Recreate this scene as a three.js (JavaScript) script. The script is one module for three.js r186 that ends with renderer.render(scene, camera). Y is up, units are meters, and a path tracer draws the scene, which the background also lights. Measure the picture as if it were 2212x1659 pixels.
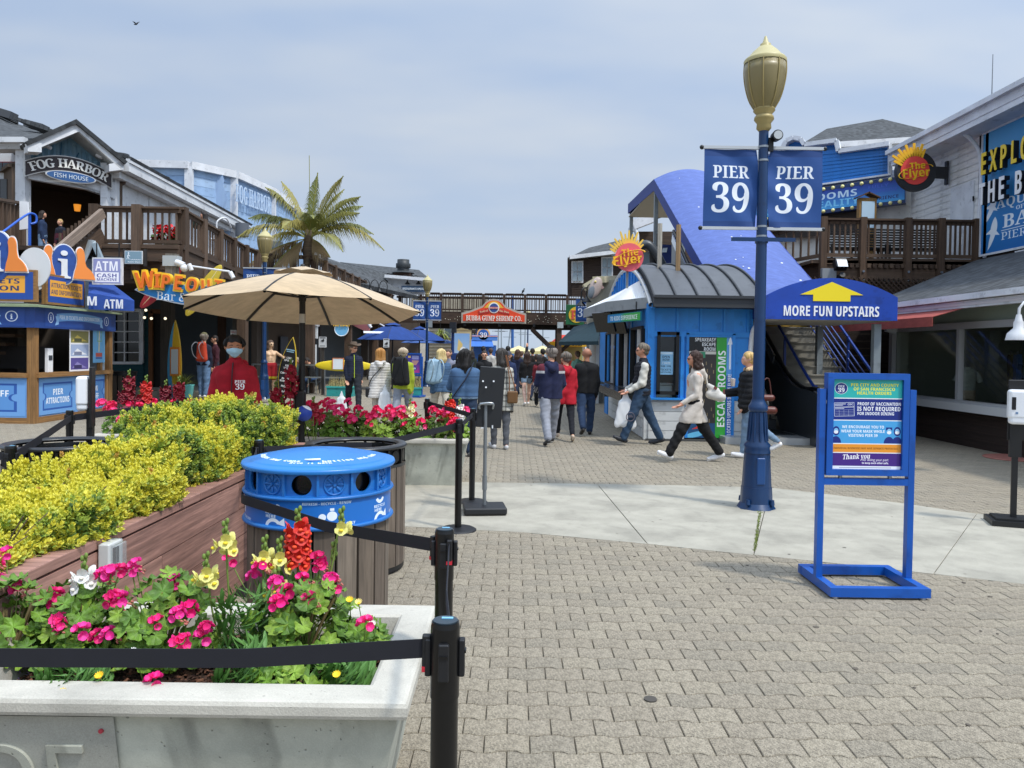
import*as THREE from 'three';
import{mergeGeometries,mergeVertices}from 'three/addons/utils/BufferGeometryUtils.js';
import{RoundedBoxGeometry}from 'three/addons/geometries/RoundedBoxGeometry.js';
import{TextGeometry}from 'three/addons/geometries/TextGeometry.js';
import{FontLoader}from 'three/addons/loaders/FontLoader.js';

// ---------- camera, sky, sun, exposure ----------
const scene=new THREE.Scene();
const renderer=new THREE.WebGLRenderer({antialias:true});
renderer.setSize(1024,768);
renderer.toneMapping=THREE.LinearToneMapping;
renderer.toneMappingExposure=1.45;
renderer.shadowMap.enabled=true;
const FZ=1661;
const camera=new THREE.PerspectiveCamera(2*Math.atan(829.5/FZ)*180/Math.PI,1024/768,0.1,1500);
camera.position.set(0,1.6,0);
camera.rotation.set(-1.2*Math.PI/180,0,0.8*Math.PI/180,'YXZ');
const SHIFT=36.7;
camera.setViewOffset(1024,768,0,SHIFT*1024/2212,1024,768);
camera.updateMatrixWorld(true);
scene.add(camera);

const V=(x,y,z)=>new THREE.Vector3(x,y,z);
const SUN=V(0.42,0.86,0.32).normalize();
function mul32(a){return()=>{a|=0;a=a+0x6D2B79F5|0;let t=Math.imul(a ^ a>>>15,1|a);t=t+Math.imul(t ^ t>>>7,61|t)^ t;return((t ^ t>>>14)>>>0)/4294967296;};}
const hash=(x,y,s)=>{let h=Math.imul(x,374761393)+Math.imul(y,668265263)+Math.imul(s,2147483647 ^ 0x5bd1e995);h=Math.imul(h ^ h>>>13,1274126177);return((h ^ h>>>16)>>>0)/4294967296;};
const mod=(a,n)=>((a%n)+n)%n,mix=(a,b,t)=>a+(b-a)*t,clamp=(x,a=0,b=1)=>Math.min(b,Math.max(a,x)),sst=(a,b,x)=>{const t=clamp((x-a)/(b-a));return t*t*(3-2*t);};
function vn(x,y,px,py,s){const i=Math.floor(x),j=Math.floor(y),f=x-i,g=y-j,u=f*f*(3-2*f),w=g*g*(3-2*g);const h=(a,b)=>hash(mod(a,px),mod(b,py),s);return mix(mix(h(i,j),h(i+1,j),u),mix(h(i,j+1),h(i+1,j+1),u),w);}
function fbm(x,y,px,py,s,o=4){let a=0,k=0.5,t=0;for(let i=0;i<o;i++){a+=k*vn(x,y,px,py,s+i);t+=k;k*=0.55;x*=2;y*=2;px*=2;py*=2;}return a/t;}
{
const W=1024,H=512,d=new Float32Array(W*H*4);
for(let j=0;j<H;j++)for(let i=0;i<W;i++){
const el=((j+0.5)/H-0.5)*Math.PI,ce=Math.cos(el);
const az=((i+0.5)/W-0.5)*2*Math.PI;
const D=V(Math.cos(az)*ce,Math.sin(el),Math.sin(az)*ce);
const y=Math.max(D.y,0.02);
const px=D.x/(y+0.16),pz=D.z/(y+0.16);
const n1=fbm(px*1.3+pz*0.35+40,pz*3.6+40,512,512,3,5),n2=fbm(px*0.6+9,pz*0.9+20,512,512,11,4);
let c=clamp((n1-0.42)*2.2+(n2-0.5)*1.6+0.35);
const hz=sst(0.0,0.34,D.y);
const blue=[mix(0.53,0.425,hz),mix(0.635,0.54,hz),mix(0.775,0.735,hz)],wht=[0.60,0.665,0.755];
const ang=D.angleTo(SUN)*57.3,glow=(1+2.4*Math.exp(-ang/34))*(1+0.7*sst(0.38,0.95,D.y));
for(let k=0;k<3;k++){let s=mix(blue[k],wht[k],c*0.8)*glow;if(D.y<0)s=mix(s,[0.3,0.32,0.33][k],sst(0,-0.08,D.y));d[(j*W+i)*4+k]=s*0.62;}
d[(j*W+i)*4+3]=1;
}
const t=new THREE.DataTexture(d,W,H,THREE.RGBAFormat,THREE.FloatType);
t.mapping=THREE.EquirectangularReflectionMapping;t.magFilter=t.minFilter=THREE.LinearFilter;t.needsUpdate=true;
scene.background=t;scene.environment=t;
}
const sun=new THREE.DirectionalLight(new THREE.Color(1,0.95,0.87),2.0);
sun.position.copy(SUN).multiplyScalar(80).add(V(0,0,-15));sun.target.position.set(0,0,-15);
sun.castShadow=true;sun.shadow.radius=9;sun.shadow.mapSize.set(4096,4096);
Object.assign(sun.shadow.camera,{left:-40,right:40,top:40,bottom:-40,near:1,far:200});
scene.add(sun,sun.target);

// ---------- projection helpers: a direction of view + a real distance = a point of the place ----------
const RC=new THREE.Matrix3().setFromMatrix4(camera.matrixWorld);
const ray=(u,v)=>V((u-1106)/FZ,-(v-829.5+SHIFT)/FZ,-1).applyMatrix3(RC);
const P=(u,v,d)=>{const r=ray(u,v);return r.multiplyScalar(d/-r.z).add(camera.position);};
const G=(u,v,y=0)=>{const r=ray(u,v);return r.multiplyScalar((y-1.6)/r.y).add(camera.position);};
const PD=(u,d,y=0)=>{let v=758,p;for(let i=0;i<4;i++){p=P(u,v,d);v+=(p.y-y)*FZ/d;}p.y=y;return p;};
const PX=(u,v,x)=>{const r=ray(u,v);return r.multiplyScalar(x/r.x).add(camera.position);};

// ---------- scene helpers ----------
const names={};
const numbered=n=>{const k=names[n]=(names[n]??-1)+1;return k?n+'_'+String(k).padStart(3,'0'):n;};
const finish=o=>{o.castShadow=o.receiveShadow=true;return o;};
function tag(o,label,category,group,kind){if(label)o.userData.label=label;if(category)o.userData.category=category;if(group)o.userData.group=group;if(kind)o.userData.kind=kind;return o;}
function thing(name,label,category,pos=V(0,0,0),turn=0,group){const o=new THREE.Group();o.name=numbered(name);o.position.copy(pos);o.rotation.y=turn;scene.add(o);return tag(o,label,category,group);}
function boxUV(g){
if(g.userData.k)return g;
if(!g.attributes.normal)g.computeVertexNormals();
const p=g.attributes.position,n=g.attributes.normal,uv=new Float32Array(p.count*2);
for(let i=0;i<p.count;i++){const ax=Math.abs(n.getX(i)),ay=Math.abs(n.getY(i)),az=Math.abs(n.getZ(i));const x=p.getX(i),y=p.getY(i),z=p.getZ(i);const[a,b]=ay>=ax&&ay>=az?[x,z]:ax>=az?[z,y]:[x,y];uv[2*i]=a;uv[2*i+1]=b;}
g.setAttribute('uv',new THREE.BufferAttribute(uv,2));return g;
}
function merged(gs){
gs=(Array.isArray(gs)?gs.flat(9):[gs]).filter(Boolean).map(boxUV);if(gs.length===1)return gs[0];
const cols=gs.some(g=>g.attributes.color);
gs=gs.map(g=>{if(g.index){const k=g.userData.k;g=g.toNonIndexed();g.userData.k=k;}for(const a of Object.keys(g.attributes))if(!['position','normal','uv',cols?'color':'uv'].includes(a))g.deleteAttribute(a);return g;});
return mergeGeometries(gs,false);
}
function obj(name,gs,m,parent=scene,label){const o=finish(new THREE.Mesh(merged(gs),m));o.name=parent===scene?numbered(name):name;parent.add(o);if(label)o.userData.label=label;return o;}
function struct(name,gs,m,label){const o=obj(name,gs,m);o.userData.kind='structure';if(label)o.userData.label=label;return o;}
function inst(name,g,m,mats,parent=scene,colors,label){boxUV(g);const o=finish(new THREE.InstancedMesh(g,m,mats.length));mats.forEach((t,i)=>{o.setMatrixAt(i,t);if(colors)o.setColorAt(i,colors[i]);});o.name=parent===scene?numbered(name):name;o.userData.kind='stuff';if(label)o.userData.label=label;parent.add(o);return o;}
const keep=g=>{g.userData.k=1;return g;};
const mv=(g,x=0,y=0,z=0,ry=0,rx=0,rz=0)=>{if(rz)g.rotateZ(rz);if(rx)g.rotateX(rx);if(ry)g.rotateY(ry);return g.translate(x,y,z);};
function bx(w,h,d,x=0,y=0,z=0,ry=0,rx=0,rz=0){
const g=new THREE.BoxGeometry(w,h,d),p=g.attributes.position,n=g.attributes.normal,uv=g.attributes.uv,o=(w*7.3+h*3.1+d*5.7+x*1.7+z*2.3)%3;
for(let i=0;i<p.count;i++){const q=[p.getX(i),p.getY(i),p.getZ(i)],e=[w,h,d],a=Math.abs(n.getX(i))>.5?[1,2]:Math.abs(n.getY(i))>.5?[0,2]:[0,1];if(e[a[0]]<e[a[1]])a.reverse();uv.setXY(i,q[a[0]]+o,q[a[1]]+o);}
return keep(mv(g,x,y,z,ry,rx,rz));
}
function beam(p,q,w,h){
const L=p.distanceTo(q),g=bx(w,h,L),z=q.clone().sub(p).normalize(),up=Math.abs(z.y)>.999?V(0,0,1):V(0,1,0),x=up.cross(z).normalize(),y=z.clone().cross(x);
g.applyMatrix4(new THREE.Matrix4().makeBasis(x,y,z).setPosition(p.clone().add(q).multiplyScalar(.5)));return g;
}
const cyl=(rt,rb,h,x=0,y=0,z=0,s=16,open=false)=>new THREE.CylinderGeometry(rt,rb,h,s,1,open).translate(x,y,z);
const ball=(r,x,y,z,s=12)=>new THREE.SphereGeometry(r,s,Math.max(6,s>>1)).translate(x,y,z);
const tube=(pts,r,s=8,n,closed=false)=>new THREE.TubeGeometry(new THREE.CatmullRomCurve3(pts,closed),n||pts.length*4,r,s,closed);
const lathe=(pts,s=24)=>new THREE.LatheGeometry(pts.map(([r,y])=>new THREE.Vector2(r,y)),s);
const shp=pts=>new THREE.Shape(pts.map(([x,y])=>new THREE.Vector2(x,y)));
const ext=(s,d,bev=0)=>new THREE.ExtrudeGeometry(s instanceof THREE.Shape?s:shp(s),{depth:d,bevelEnabled:bev>0,bevelThickness:bev,bevelSize:bev,bevelSegments:2,curveSegments:20});
const pl=(w,h,x=0,y=0,z=0,ry=0,rx=0)=>keep(mv(new THREE.PlaneGeometry(w,h),x,y,z,ry,rx));
const rbx=(w,h,d,r,x=0,y=0,z=0,ry=0)=>mv(new RoundedBoxGeometry(w,h,d,2,r),x,y,z,ry);
function quad(a,b,c,d){
const g=new THREE.BufferGeometry(),u=a.distanceTo(b),w=a.distanceTo(d);
g.setAttribute('position',new THREE.Float32BufferAttribute([a,b,c,a,c,d].flatMap(p=>[p.x,p.y,p.z]),3));
g.setAttribute('uv',new THREE.Float32BufferAttribute([0,0,u,0,u,w,0,0,u,w,0,w],2));g.computeVertexNormals();return keep(g);
}
function slab(pts,th){
const n=V(0,0,0),a=pts[0];for(let i=1;i<pts.length-1;i++)n.add(pts[i].clone().sub(a).cross(pts[i+1].clone().sub(a)));n.normalize();
const b=pts.map(p=>p.clone().addScaledVector(n,-th)),tri=[],N=pts.length;
for(let i=1;i<N-1;i++)tri.push(a,pts[i],pts[i+1],b[0],b[i+1],b[i]);
for(let i=0;i<N;i++){const j=(i+1)%N;tri.push(pts[i],b[i],b[j],pts[i],b[j],pts[j]);}
const g=new THREE.BufferGeometry();g.setAttribute('position',new THREE.Float32BufferAttribute(tri.flatMap(p=>[p.x,p.y,p.z]),3));g.computeVertexNormals();
const X=pts[1].clone().sub(a).normalize(),Y=n.clone().cross(X),uv=[];for(const p of tri){const q=p.clone().sub(a);uv.push(q.dot(X),q.dot(Y));}
g.setAttribute('uv',new THREE.Float32BufferAttribute(uv,2));return keep(g);
}
const lerp=(a,b,t)=>a.clone().lerp(b,t);
const font={};for(const k of['sans_bold','sans_regular','serif_bold','serif_regular'])font[k]=await new FontLoader().loadAsync('fonts/droid/droid_'+k+'.typeface.json');
function text3(s,f,size,depth){const g=new TextGeometry(s,{font:font[f],size,depth,curveSegments:4,bevelEnabled:false});g.computeBoundingBox();const b=g.boundingBox;return g.translate(-(b.min.x+b.max.x)/2,-(b.min.y+b.max.y)/2,0);}

// ---------- textures and materials ----------
function tex(w,h,fn,rep=1,rep2=rep,srgb=true){
const d=new Uint8Array(w*h*4);for(let j=0;j<h;j++)for(let i=0;i<w;i++){const c=fn(i/w,j/h,i,j),o=(j*w+i)*4;for(let k=0;k<3;k++)d[o+k]=255*clamp(c.length?c[k]:c);d[o+3]=255;}
const t=new THREE.DataTexture(d,w,h);t.wrapS=t.wrapT=THREE.RepeatWrapping;t.magFilter=THREE.LinearFilter;t.minFilter=THREE.LinearMipmapLinearFilter;t.generateMipmaps=true;if(srgb)t.colorSpace=THREE.SRGBColorSpace;t.repeat.set(rep,rep2);t.needsUpdate=true;return t;
}
const T={};
T.concrete=tex(512,512,(x,y,i,j)=>{let s=0.8+0.16*fbm(x*7,y*7,7,7,21,5)-0.06*sst(.55,.75,fbm(x*4,y*4,4,4,31,5))+0.09*(hash(i,j,4)-.5);if(fbm(x*110,y*110,110,110,41,2)>.9)s-=.16;return[s,s*.995,s*.975];},0.8);
T.stain=tex(512,512,(x,y,i,j)=>{const r=fbm(x*9,y*1.2+fbm(x*8,y*6,8,6,7,3)*.4,9,9,51,4),b=fbm(x*6,y*6,6,6,61,5);let s=.66+.3*b-.17*sst(.52,.72,r)*sst(.3,.55,b)+.05*(hash(i,j,8)-.5);if(fbm(x*90,y*90,90,90,71,2)>.87)s-=.22;return[s,s,s*.97];},0.9);
T.wood=tex(512,256,(x,y,i,j)=>{const k=fbm(x*3,y*40,3,40,81,4),q=fbm(x*4,y*7,4,7,91,4),g=fbm(x*24,y*120,24,120,95,2);const s=.52+.34*k+.22*q+.16*(g-.5);return[s,s*.985,s*.96];},0.5,1.6);
T.paint=tex(256,256,(x,y,i,j)=>{const s=.86+.16*fbm(x*6,y*6,6,6,101,5)-.1*sst(.62,.8,fbm(x*14,y*14,14,14,111,4))-(fbm(x*40,y*40,40,40,117,2)>.88?.12:0);return s;},0.5);
T.grit=tex(512,512,(x,y,i,j)=>{const a=fbm(x*90,y*90,90,90,121,2),b=fbm(x*8,y*8,8,8,131,4),c=hash(i>>1,j>>1,9),e=hash(i>>2,(j+3)>>1,19);let s=.6+.34*a+.14*b;if(c>.92)s+=.16;if(c<.08)s-=.22;if(e>.95)s+=.18;if(e<.05)s-=.2;return[s,s*.985,s*.955];},1.6);
T.gritH=tex(256,256,(x,y,i,j)=>.5+.5*(fbm(x*60,y*60,60,60,141,2)-.5)+.3*(hash(i,j,10)-.5),3,3,false);
T.shingle=tex(512,512,(x,y,i,j)=>{const r=Math.floor(y*16),k=Math.floor(x*20+(r%2)*.5+hash(r,3,3)*.3),f=y*16-r;const s=.62+.3*hash(mod(k,20),r,12)+.16*(hash(i,j,13)-.5)-(f<.12?.28:0);return s;},.42);
T.fabric=tex(128,128,(x,y,i,j)=>.88+.06*(((i>>1)+(j>>1))%2)+.1*(fbm(x*4,y*4,4,4,151,3)-.5),4);
T.cloth=tex(256,256,(x,y,i,j)=>{const s=.86+.16*(fbm(x*5,y*9,5,9,161,4)-.5)+.05*(hash(i,j,6)-.5);return s;},2.5);
T.leaf=tex(128,128,(x,y)=>{const s=.72+.4*fbm(x*5,y*5,5,5,171,4);return[s*1.02,s,s*.9];},12);
const mats={};
function M(c,rough=.7,o={}){const key=JSON.stringify([c,rough,{...o,map:o.map?.uuid,bumpMap:o.bumpMap?.uuid}]);if(mats[key])return mats[key];const phys=['transmission','clearcoat','sheen'].some(k=>k in o);return mats[key]=new(phys?THREE.MeshPhysicalMaterial:THREE.MeshStandardMaterial)({color:c,roughness:rough,side:THREE.DoubleSide,...o});}
function canvas(w,h,draw){const c=document.createElement('canvas');c.width=w;c.height=h;const x=c.getContext('2d');x.textAlign='center';x.textBaseline='middle';draw(x,w,h);const t=new THREE.CanvasTexture(c);t.colorSpace=THREE.SRGBColorSpace;return t;}
const print=(w,h,draw,rough=.5)=>new THREE.MeshStandardMaterial({map:canvas(w,h,draw),roughness:rough,side:THREE.DoubleSide});
function fitText(x,s,cx,cy,w,h,f='bold',fam='sans-serif'){
x.save();x.font=f+' 100px '+fam;const m=x.measureText(s).width;x.translate(cx,cy);x.scale(w/m,h/73);x.fillText(s,0,3);x.restore();
}
const fill=(x,c,w,h)=>{x.fillStyle=c;x.fillRect(0,0,w,h);};
const woodM=(c,r=.85)=>M(c,r,{map:T.wood,bumpMap:T.wood,bumpScale:.002});
const paintM=(c,r=.5)=>M(c,r,{map:T.paint});
const clothM=(c,r=.92)=>M(c,r,{map:T.cloth});
// ---------- ground, pavers, concrete path ----------
struct('ground',[quad(V(-140,-.014,30),V(140,-.014,30),V(140,-.014,-120),V(-140,-.014,-120))],M(0x8f8676,.95,{map:T.grit}),'flat ground of the pier below the paving');
struct('sea',[quad(V(-1200,-4,-120),V(1200,-4,-120),V(1200,-4,-1400),V(-1200,-4,-1400))],M(0x35556a,.15));
const bandFar=[[640,1037],[865,1040],[1290,1046],[1521,1050],[1664,1054],[1794,1069],[1967,1090],[2060,1104],[2212,1127],[2500,1180]].map(([u,v])=>G(u,v,0));
const bandNear=[[640,1130],[865,1137],[1130,1150],[1400,1175],[1521,1188],[1632,1199],[1767,1213],[2017,1240],[2212,1262],[2500,1310]].map(([u,v])=>G(u,v,0));
const pathAt=(line,x)=>{for(let i=1;i<line.length;i++)if(x<=line[i].x||i===line.length-1){const a=line[i-1],b=line[i];return mix(a.z,b.z,(x-a.x)/(b.x-a.x));}};
{
const L=.186,Wd=.136,a=.0075,gap=.0026;
const prof=t=>{t=mod(t,1);const s=.07;return a*(t<.25-s?1:t<.25+s?1-(t-.25+s)/s:t<.75-s?-1:t<.75+s?-1+(t-.75+s)/s:1);};
const outline=ph=>{const t=[0,.18,.32,.5,.68,.82,1],top=[],bot=[];for(const q of t){const x=(q-.5)*L+(q===0?.0015:q===1?-.0015:0),o=prof(q*1+ph);top.push([x,-Wd/2+gap+o]);bot.push([x,Wd/2-gap+o]);}return top.concat(bot.reverse());};
const paver=ph=>{const o=outline(ph),c=[0,0],n=o.length,pos=[],R=(p,y,k=1)=>pos.push(p[0]*k,y,p[1]*k);const k=.965;
for(let i=0;i<n;i++){const p=o[i],q=o[(i+1)%n];R(c,0);R(q,0,k);R(p,0,k);R(p,0,k);R(q,0,k);R(q,-.005);R(p,0,k);R(q,-.005);R(p,-.005);R(p,-.005);R(q,-.005);R(q,-.02);R(p,-.005);R(q,-.02);R(p,-.02);}
const g=new THREE.BufferGeometry();g.setAttribute('position',new THREE.Float32BufferAttribute(pos,3));g.computeVertexNormals();return boxUV(g);};
const shapes=[paver(0),paver(.5)],R=mul32(7),list=[];
for(let r=0;r<188;r++){const z=-1.2-r*Wd;for(let c=-185;c<130;c++){const x=(c+(r%2)*.5)*L;if(x>14||x<-22)continue;
const d=-z;if(Math.abs(x)>d*.69+.5)continue;const zn=pathAt(bandNear,x),zf=pathAt(bandFar,x);if(z<zn-.07&&z>zf+.07&&x>-4)continue;
const lx=x+1.0,seen=d>2.6&&!(x<-.5&&d<7.5);list.push({x,z,s:r%2,d:seen?d-.0:d+30});}}
list.sort((p,q)=>p.d-q.d);
const tones=[0xa79f90,0xa49c8d,0xaba393,0xa29a8b,0xa8a090,0x9f988a].map(c=>{const m=M(c,.93,{map:T.grit,bumpMap:T.gritH,bumpScale:.003});return m;});
const field=new THREE.Group();field.name='paving';tag(field,'tan interlocking concrete pavers covering the walkway',null,null,'structure');scene.add(field);
const mats2=[],cols=[],e=new THREE.Euler(),Q=new THREE.Quaternion();
list.forEach((p,i)=>{
const y=(R()-.5)*.003,t=Math.floor(R()*6),rx=(R()-.5)*.012,rz=(R()-.5)*.012;
if(i<300){const o=obj('paver',shapes[p.s],tones[t],field);o.position.set(p.x,y,p.z);o.rotation.set(rx,0,rz);}
else mats2.push([p.s,new THREE.Matrix4().compose(V(p.x,y,p.z),Q.setFromEuler(e.set(rx,0,rz)),V(1,1,1)),tones[t].color]);
});
{const g2=[];for(let i=0;i<70;i++){const d=2.9+R()*9,x=(R()-.32)*d*1.0,r=.006+R()*.012;g2.push(mv(cyl(r,r*1.1,.003,0,0,0,8).scale(1,1,.8+R()*.5),x,.0025,-d));}tag(obj('gum_spots',g2,M(0x5d564c,.9),field),null,null,null,'stuff');}
const all=M(0xffffff,.93,{map:T.grit,bumpMap:T.gritH,bumpScale:.003});
for(const s of[0,1]){const q=mats2.filter(m=>m[0]===s);inst('paver_rows',shapes[s],all,q.map(m=>m[1]),field,q.map(m=>m[2]));}

const cg=M(0xb9b5a9,.9,{map:T.concrete,bumpMap:T.concrete,bumpScale:.002}),path=new THREE.Group();path.name='concrete_path';tag(path,'pale curved band of cast concrete across the paving',null,null,'structure');scene.add(path);
const joints=[[G(700,1037),G(600,1130)],[G(1290,1046),G(1398,1175)],[G(1664,1054),G(1628,1199)],[G(2110,1110),G(2017,1240)],[G(2500,1180),G(2500,1310)]];
for(let i=0;i<4;i++){
const[f0,n0]=joints[i],[f1,n1]=joints[i+1],pick=(line,x0,x1)=>line.filter(p=>p.x>x0+.05&&p.x<x1-.05),j=.007;
const near=[n0.clone().add(V(j,0,0)),...pick(bandNear,n0.x,n1.x),n1.clone().add(V(-j,0,0))],far=[f0.clone().add(V(j,0,0)),...pick(bandFar,f0.x,f1.x),f1.clone().add(V(-j,0,0))];
const g=ext([...near.map(p=>[p.x,-p.z]),...far.reverse().map(p=>[p.x,-p.z])],.02,.003);g.rotateX(-Math.PI/2).translate(0,-.019,0);
obj('slab',g,cg,path);
}

const R2=mul32(5),blades=[];for(let i=0;i<900;i++){const t=Math.pow(R2(),.9),p=lerp(G(1643,1098),G(1630,1192),t),w=t<.15?.07:.022;blades.push(new THREE.Matrix4().compose(p.add(V((R2()-.5)*w,0.002,(R2()-.5)*w)),Q.setFromEuler(e.set((R2()-.5)*1.6,R2()*6,(R2()-.5)*1.6)),V(1,.3+R2()*.7,1)));}
const bl=new THREE.BufferGeometry();bl.setAttribute('position',new THREE.Float32BufferAttribute([-.003,0,0,.003,0,0,0,.022,.004],3));bl.computeVertexNormals();
tag(inst('grass',bl,M(0x6b7a2c,.9),blades),'green weeds sprouting in the concrete joint by the blue lamp post');
{const c=G(1405,1511);tag(obj('drain_cap',[cyl(.03,.03,.01,c.x,.0,c.z,16)],M(0x4a4640,.8)),'small dark round cap set in the pavers at bottom centre','cap');}

const c=G(2190,990);tag(obj('utility_cover',[cyl(.42,.42,.012,c.x,.004,c.z,28),new THREE.TorusGeometry(.42,.012,6,28).rotateX(Math.PI/2).translate(c.x,.008,c.z)],M(0xa46a5e,.8)),'round dull red cover in the paving beside the hand sanitizer stand','cover');
}
// ---------- right side: aquarium hall, facade, deck, shop, canopy, stairs, ticket kiosk ----------
const PL=(u,v,p,n)=>{const r=ray(u,v),c=camera.position;return r.multiplyScalar(p.clone().sub(c).dot(n)/r.dot(n)).add(c);};
const DK=3.95;
const whiteM=paintM(0xdfe2e6,.55),trimM=paintM(0xe9ebee,.5),grayM=paintM(0x8e9398,.45),sidingM=M(0xeeefec,.6,{map:T.paint}),shingM=M(0x5d6164,.95,{map:T.shingle}),darkM=M(0x0b0b0d,.7),blackM=M(0x111214,.45),glassM=M(0xffffff,.04,{transmission:1,thickness:0,ior:1.5});
const deckM=woodM(0x6a5340),deckM2=woodM(0x7a6350),deckM3=woodM(0x594536),bluePaint=paintM(0x0f62b8,.35),navyM=paintM(0x16376f,.38),steelM=M(0x9ea3a6,.35,{metalness:.8});
function lap(parent,a,b,y0,y1,h,m,out,name='board'){
const n=Math.round((y1-y0)/h),g0=beam(a.clone().setY(0),b.clone().setY(0),.022,h*1.06);
const t=out.clone().cross(V(0,1,0)).normalize();
for(let i=0;i<n;i++){const o=obj(name,g0,m,parent);o.position.set(0,y0+(i+.5)*(y1-y0)/n,0).addScaledVector(out,.012);const mid=lerp(a,b,.5);mid.y=0;const g=g0;o.position.add(V(0,0,0));o.rotateOnAxis(t,0);}
}
function railing(parent,a,b,n,h=1.07,opt={}){
const top=y=>p=>p.clone().setY(p.y+y),bal=[],rails=[],ms=opt.m||[deckM,deckM2,deckM3];
obj('top_rail',[beam(top(h)(a),top(h)(b),.15,.045),beam(top(h-.07)(a),top(h-.07)(b),.04,.09)],ms[0],parent);obj('bottom_rail',beam(top(.12)(a),top(.12)(b),.045,.09),ms[1],parent);
const g=bx(.04,h-.13,.04);
for(let i=0;i<n;i++){const p=lerp(a,b,(i+.5)/n);if(opt.small)bal.push(bx(.04,h-.13,.04,p.x,p.y+h/2+.02,p.z));else{const o=obj('baluster',g,ms[i%3],parent);o.position.set(p.x,p.y+h/2+.02,p.z);o.rotation.y=Math.atan2(-(b.z-a.z),b.x-a.x);}}
if(bal.length)tag(obj('baluster',bal,ms[2],parent),null,null,null,'stuff');
}
{
const b=thing('aquarium_building','tall hall at far right with pale grey lap siding and white sloping eaves','building'),X=11.5,zc=-22.4,z0=-9,out=V(-1,0,0);
obj('wall',[bx(.3,7.4,-z0-zc+2*z0,X+.16,3.7,(z0+zc)/2)],sidingM,b);
for(let i=0;i<19;i++){const y=DK+.1+i*.175;const o=obj('board',mv(beam(V(X,0,-18.75),V(X,0,zc+.05),.02,.185),0,0,0),sidingM,b);o.position.set(-.016,y,0);o.position.y=y;}

const e0=PX(1922,340,10.9),ey=7.35;
obj('eave',[bx(.7,.16,13.6,11.15,ey-.22,-15.4),bx(.1,.22,13.8,10.83,ey-.05,-15.4),bx(.16,.12,13.8,10.75,ey+.1,-15.4)],trimM,b);
obj('roof',slab([V(10.7,ey+.17,-8.4),V(10.7,ey+.17,-22.4),V(14,ey+1.3,-22.4),V(14,ey+1.3,-8.4)].reverse(),.1),shingM,b);
obj('corner_board',[bx(.1,3.3,.12,X-.04,DK+1.72,-18.7)],trimM,b);
obj('downspout',tube([V(X-.6,ey-.2,-18.95),V(X-.3,ey-.45,-18.95),V(X-.12,ey-.75,-18.95),V(X-.1,DK+.1,-18.95)],.05,8,24),trimM,b);
const door=obj('door',bx(.05,2.05,1.0,X-.04,DK+1.04,-19.75),paintM(0xe4e8ec),b);obj('hinge',bx(.03,.12,.03,X-.075,DK+1.6,-19.23),darkM,door);obj('notice',bx(.006,.2,.16,X-.07,DK+.62,-19.75),M(0xf4f4f4,.6),door);
obj('skylight',[bx(.8,.35,1.0,11.6,ey+.75,-15.6,0,0,.3),bx(.1,.3,.1,11.5,ey+.5,-15.6)],M(0xd8dde2,.2),b);
obj('antenna',cyl(.008,.012,1.0,11.0,ey+.75,-17.9,6),grayM,b);
const s=thing('billboard','large blue billboard with yellow and white raised letters and white sharks','sign');
const zA=PX(2130,400,X).z,zB=-9.5,yB=4.1,yT=7.02,L=zB-zA;
obj('backing',[bx(.1,yT-yB+.6,L+.4,X-.02,(yB+yT)/2,(zA+zB)/2)],woodM(0x3a2a22),s);
const pr=obj('panel',pl(L,yT-yB,X-.09,(yB+yT)/2,(zA+zB)/2,-Math.PI/2),print(1024,512,(x,w,h)=>{
const g=x.createLinearGradient(0,0,w*.3,h);g.addColorStop(0,'#58a8d6');g.addColorStop(.5,'#2f86c4');g.addColorStop(1,'#1d5fa8');fill(x,g,w,h);
x.fillStyle='#eef4f8';x.textAlign='left';x.font='bold 50px serif';
x.save();x.scale(1.0,1);x.fillText('AQUARIUM',62,318);x.font='bold 22px serif';x.fillText('OF THE',140,352);x.font='bold 74px serif';x.fillText('BAY',88,394);x.font='44px serif';x.fillText('PIER 39',84,452);x.restore();x.fillRect(84,428,210,3);
const shark=(cx,cy,s,r)=>{x.save();x.translate(cx,cy);x.rotate(r);x.scale(s,s);x.beginPath();x.moveTo(0,-60);x.bezierCurveTo(16,-40,15,-10,8,12);x.bezierCurveTo(2,36,-4,50,-14,66);x.bezierCurveTo(-12,46,-14,30,-10,10);x.bezierCurveTo(-14,-20,-10,-44,0,-60);x.fill();x.beginPath();x.moveTo(-10,-16);x.lineTo(-30,4);x.lineTo(-8,4);x.fill();x.beginPath();x.moveTo(10,-8);x.lineTo(26,10);x.lineTo(6,8);x.fill();x.restore();};
shark(44,325,1.05,.25);shark(52,430,1.1,.1);
x.fillStyle='rgba(255,255,255,.25)';for(let i=0;i<5;i++){x.beginPath();x.ellipse(300+i*160,60+(i%2)*40,90,10,-.15,0,7);x.fill();}
}),s);
obj('frame',[bx(.03,.05,L+.06,X-.1,yB-.02,(zA+zB)/2),bx(.03,.05,L+.06,X-.1,yT+.02,(zA+zB)/2),bx(.03,yT-yB,.05,X-.1,(yB+yT)/2,zA-.02)],trimM,s);
const row=(str,y,col,dz)=>{let z=zA+dz;for(const ch of str){if(ch===' '){z+=.22;continue;}const side=obj('letter',mv(text3(ch,'sans_bold',.52,.12).scale(.62,1,1),X-.3+.1,y,z,-Math.PI/2),M(0x10141a,.6),s);obj('letter_face',mv(text3(ch,'sans_bold',.52,.012).scale(.62,1,1),X-.323,y,z,-Math.PI/2),M(col,.45),side);z+=.37;}};
row('EXPLORE',6.22,0xf2cf2c,.42);row('THE BAY',5.5,0xf3f3f0,.38);
}
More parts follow.
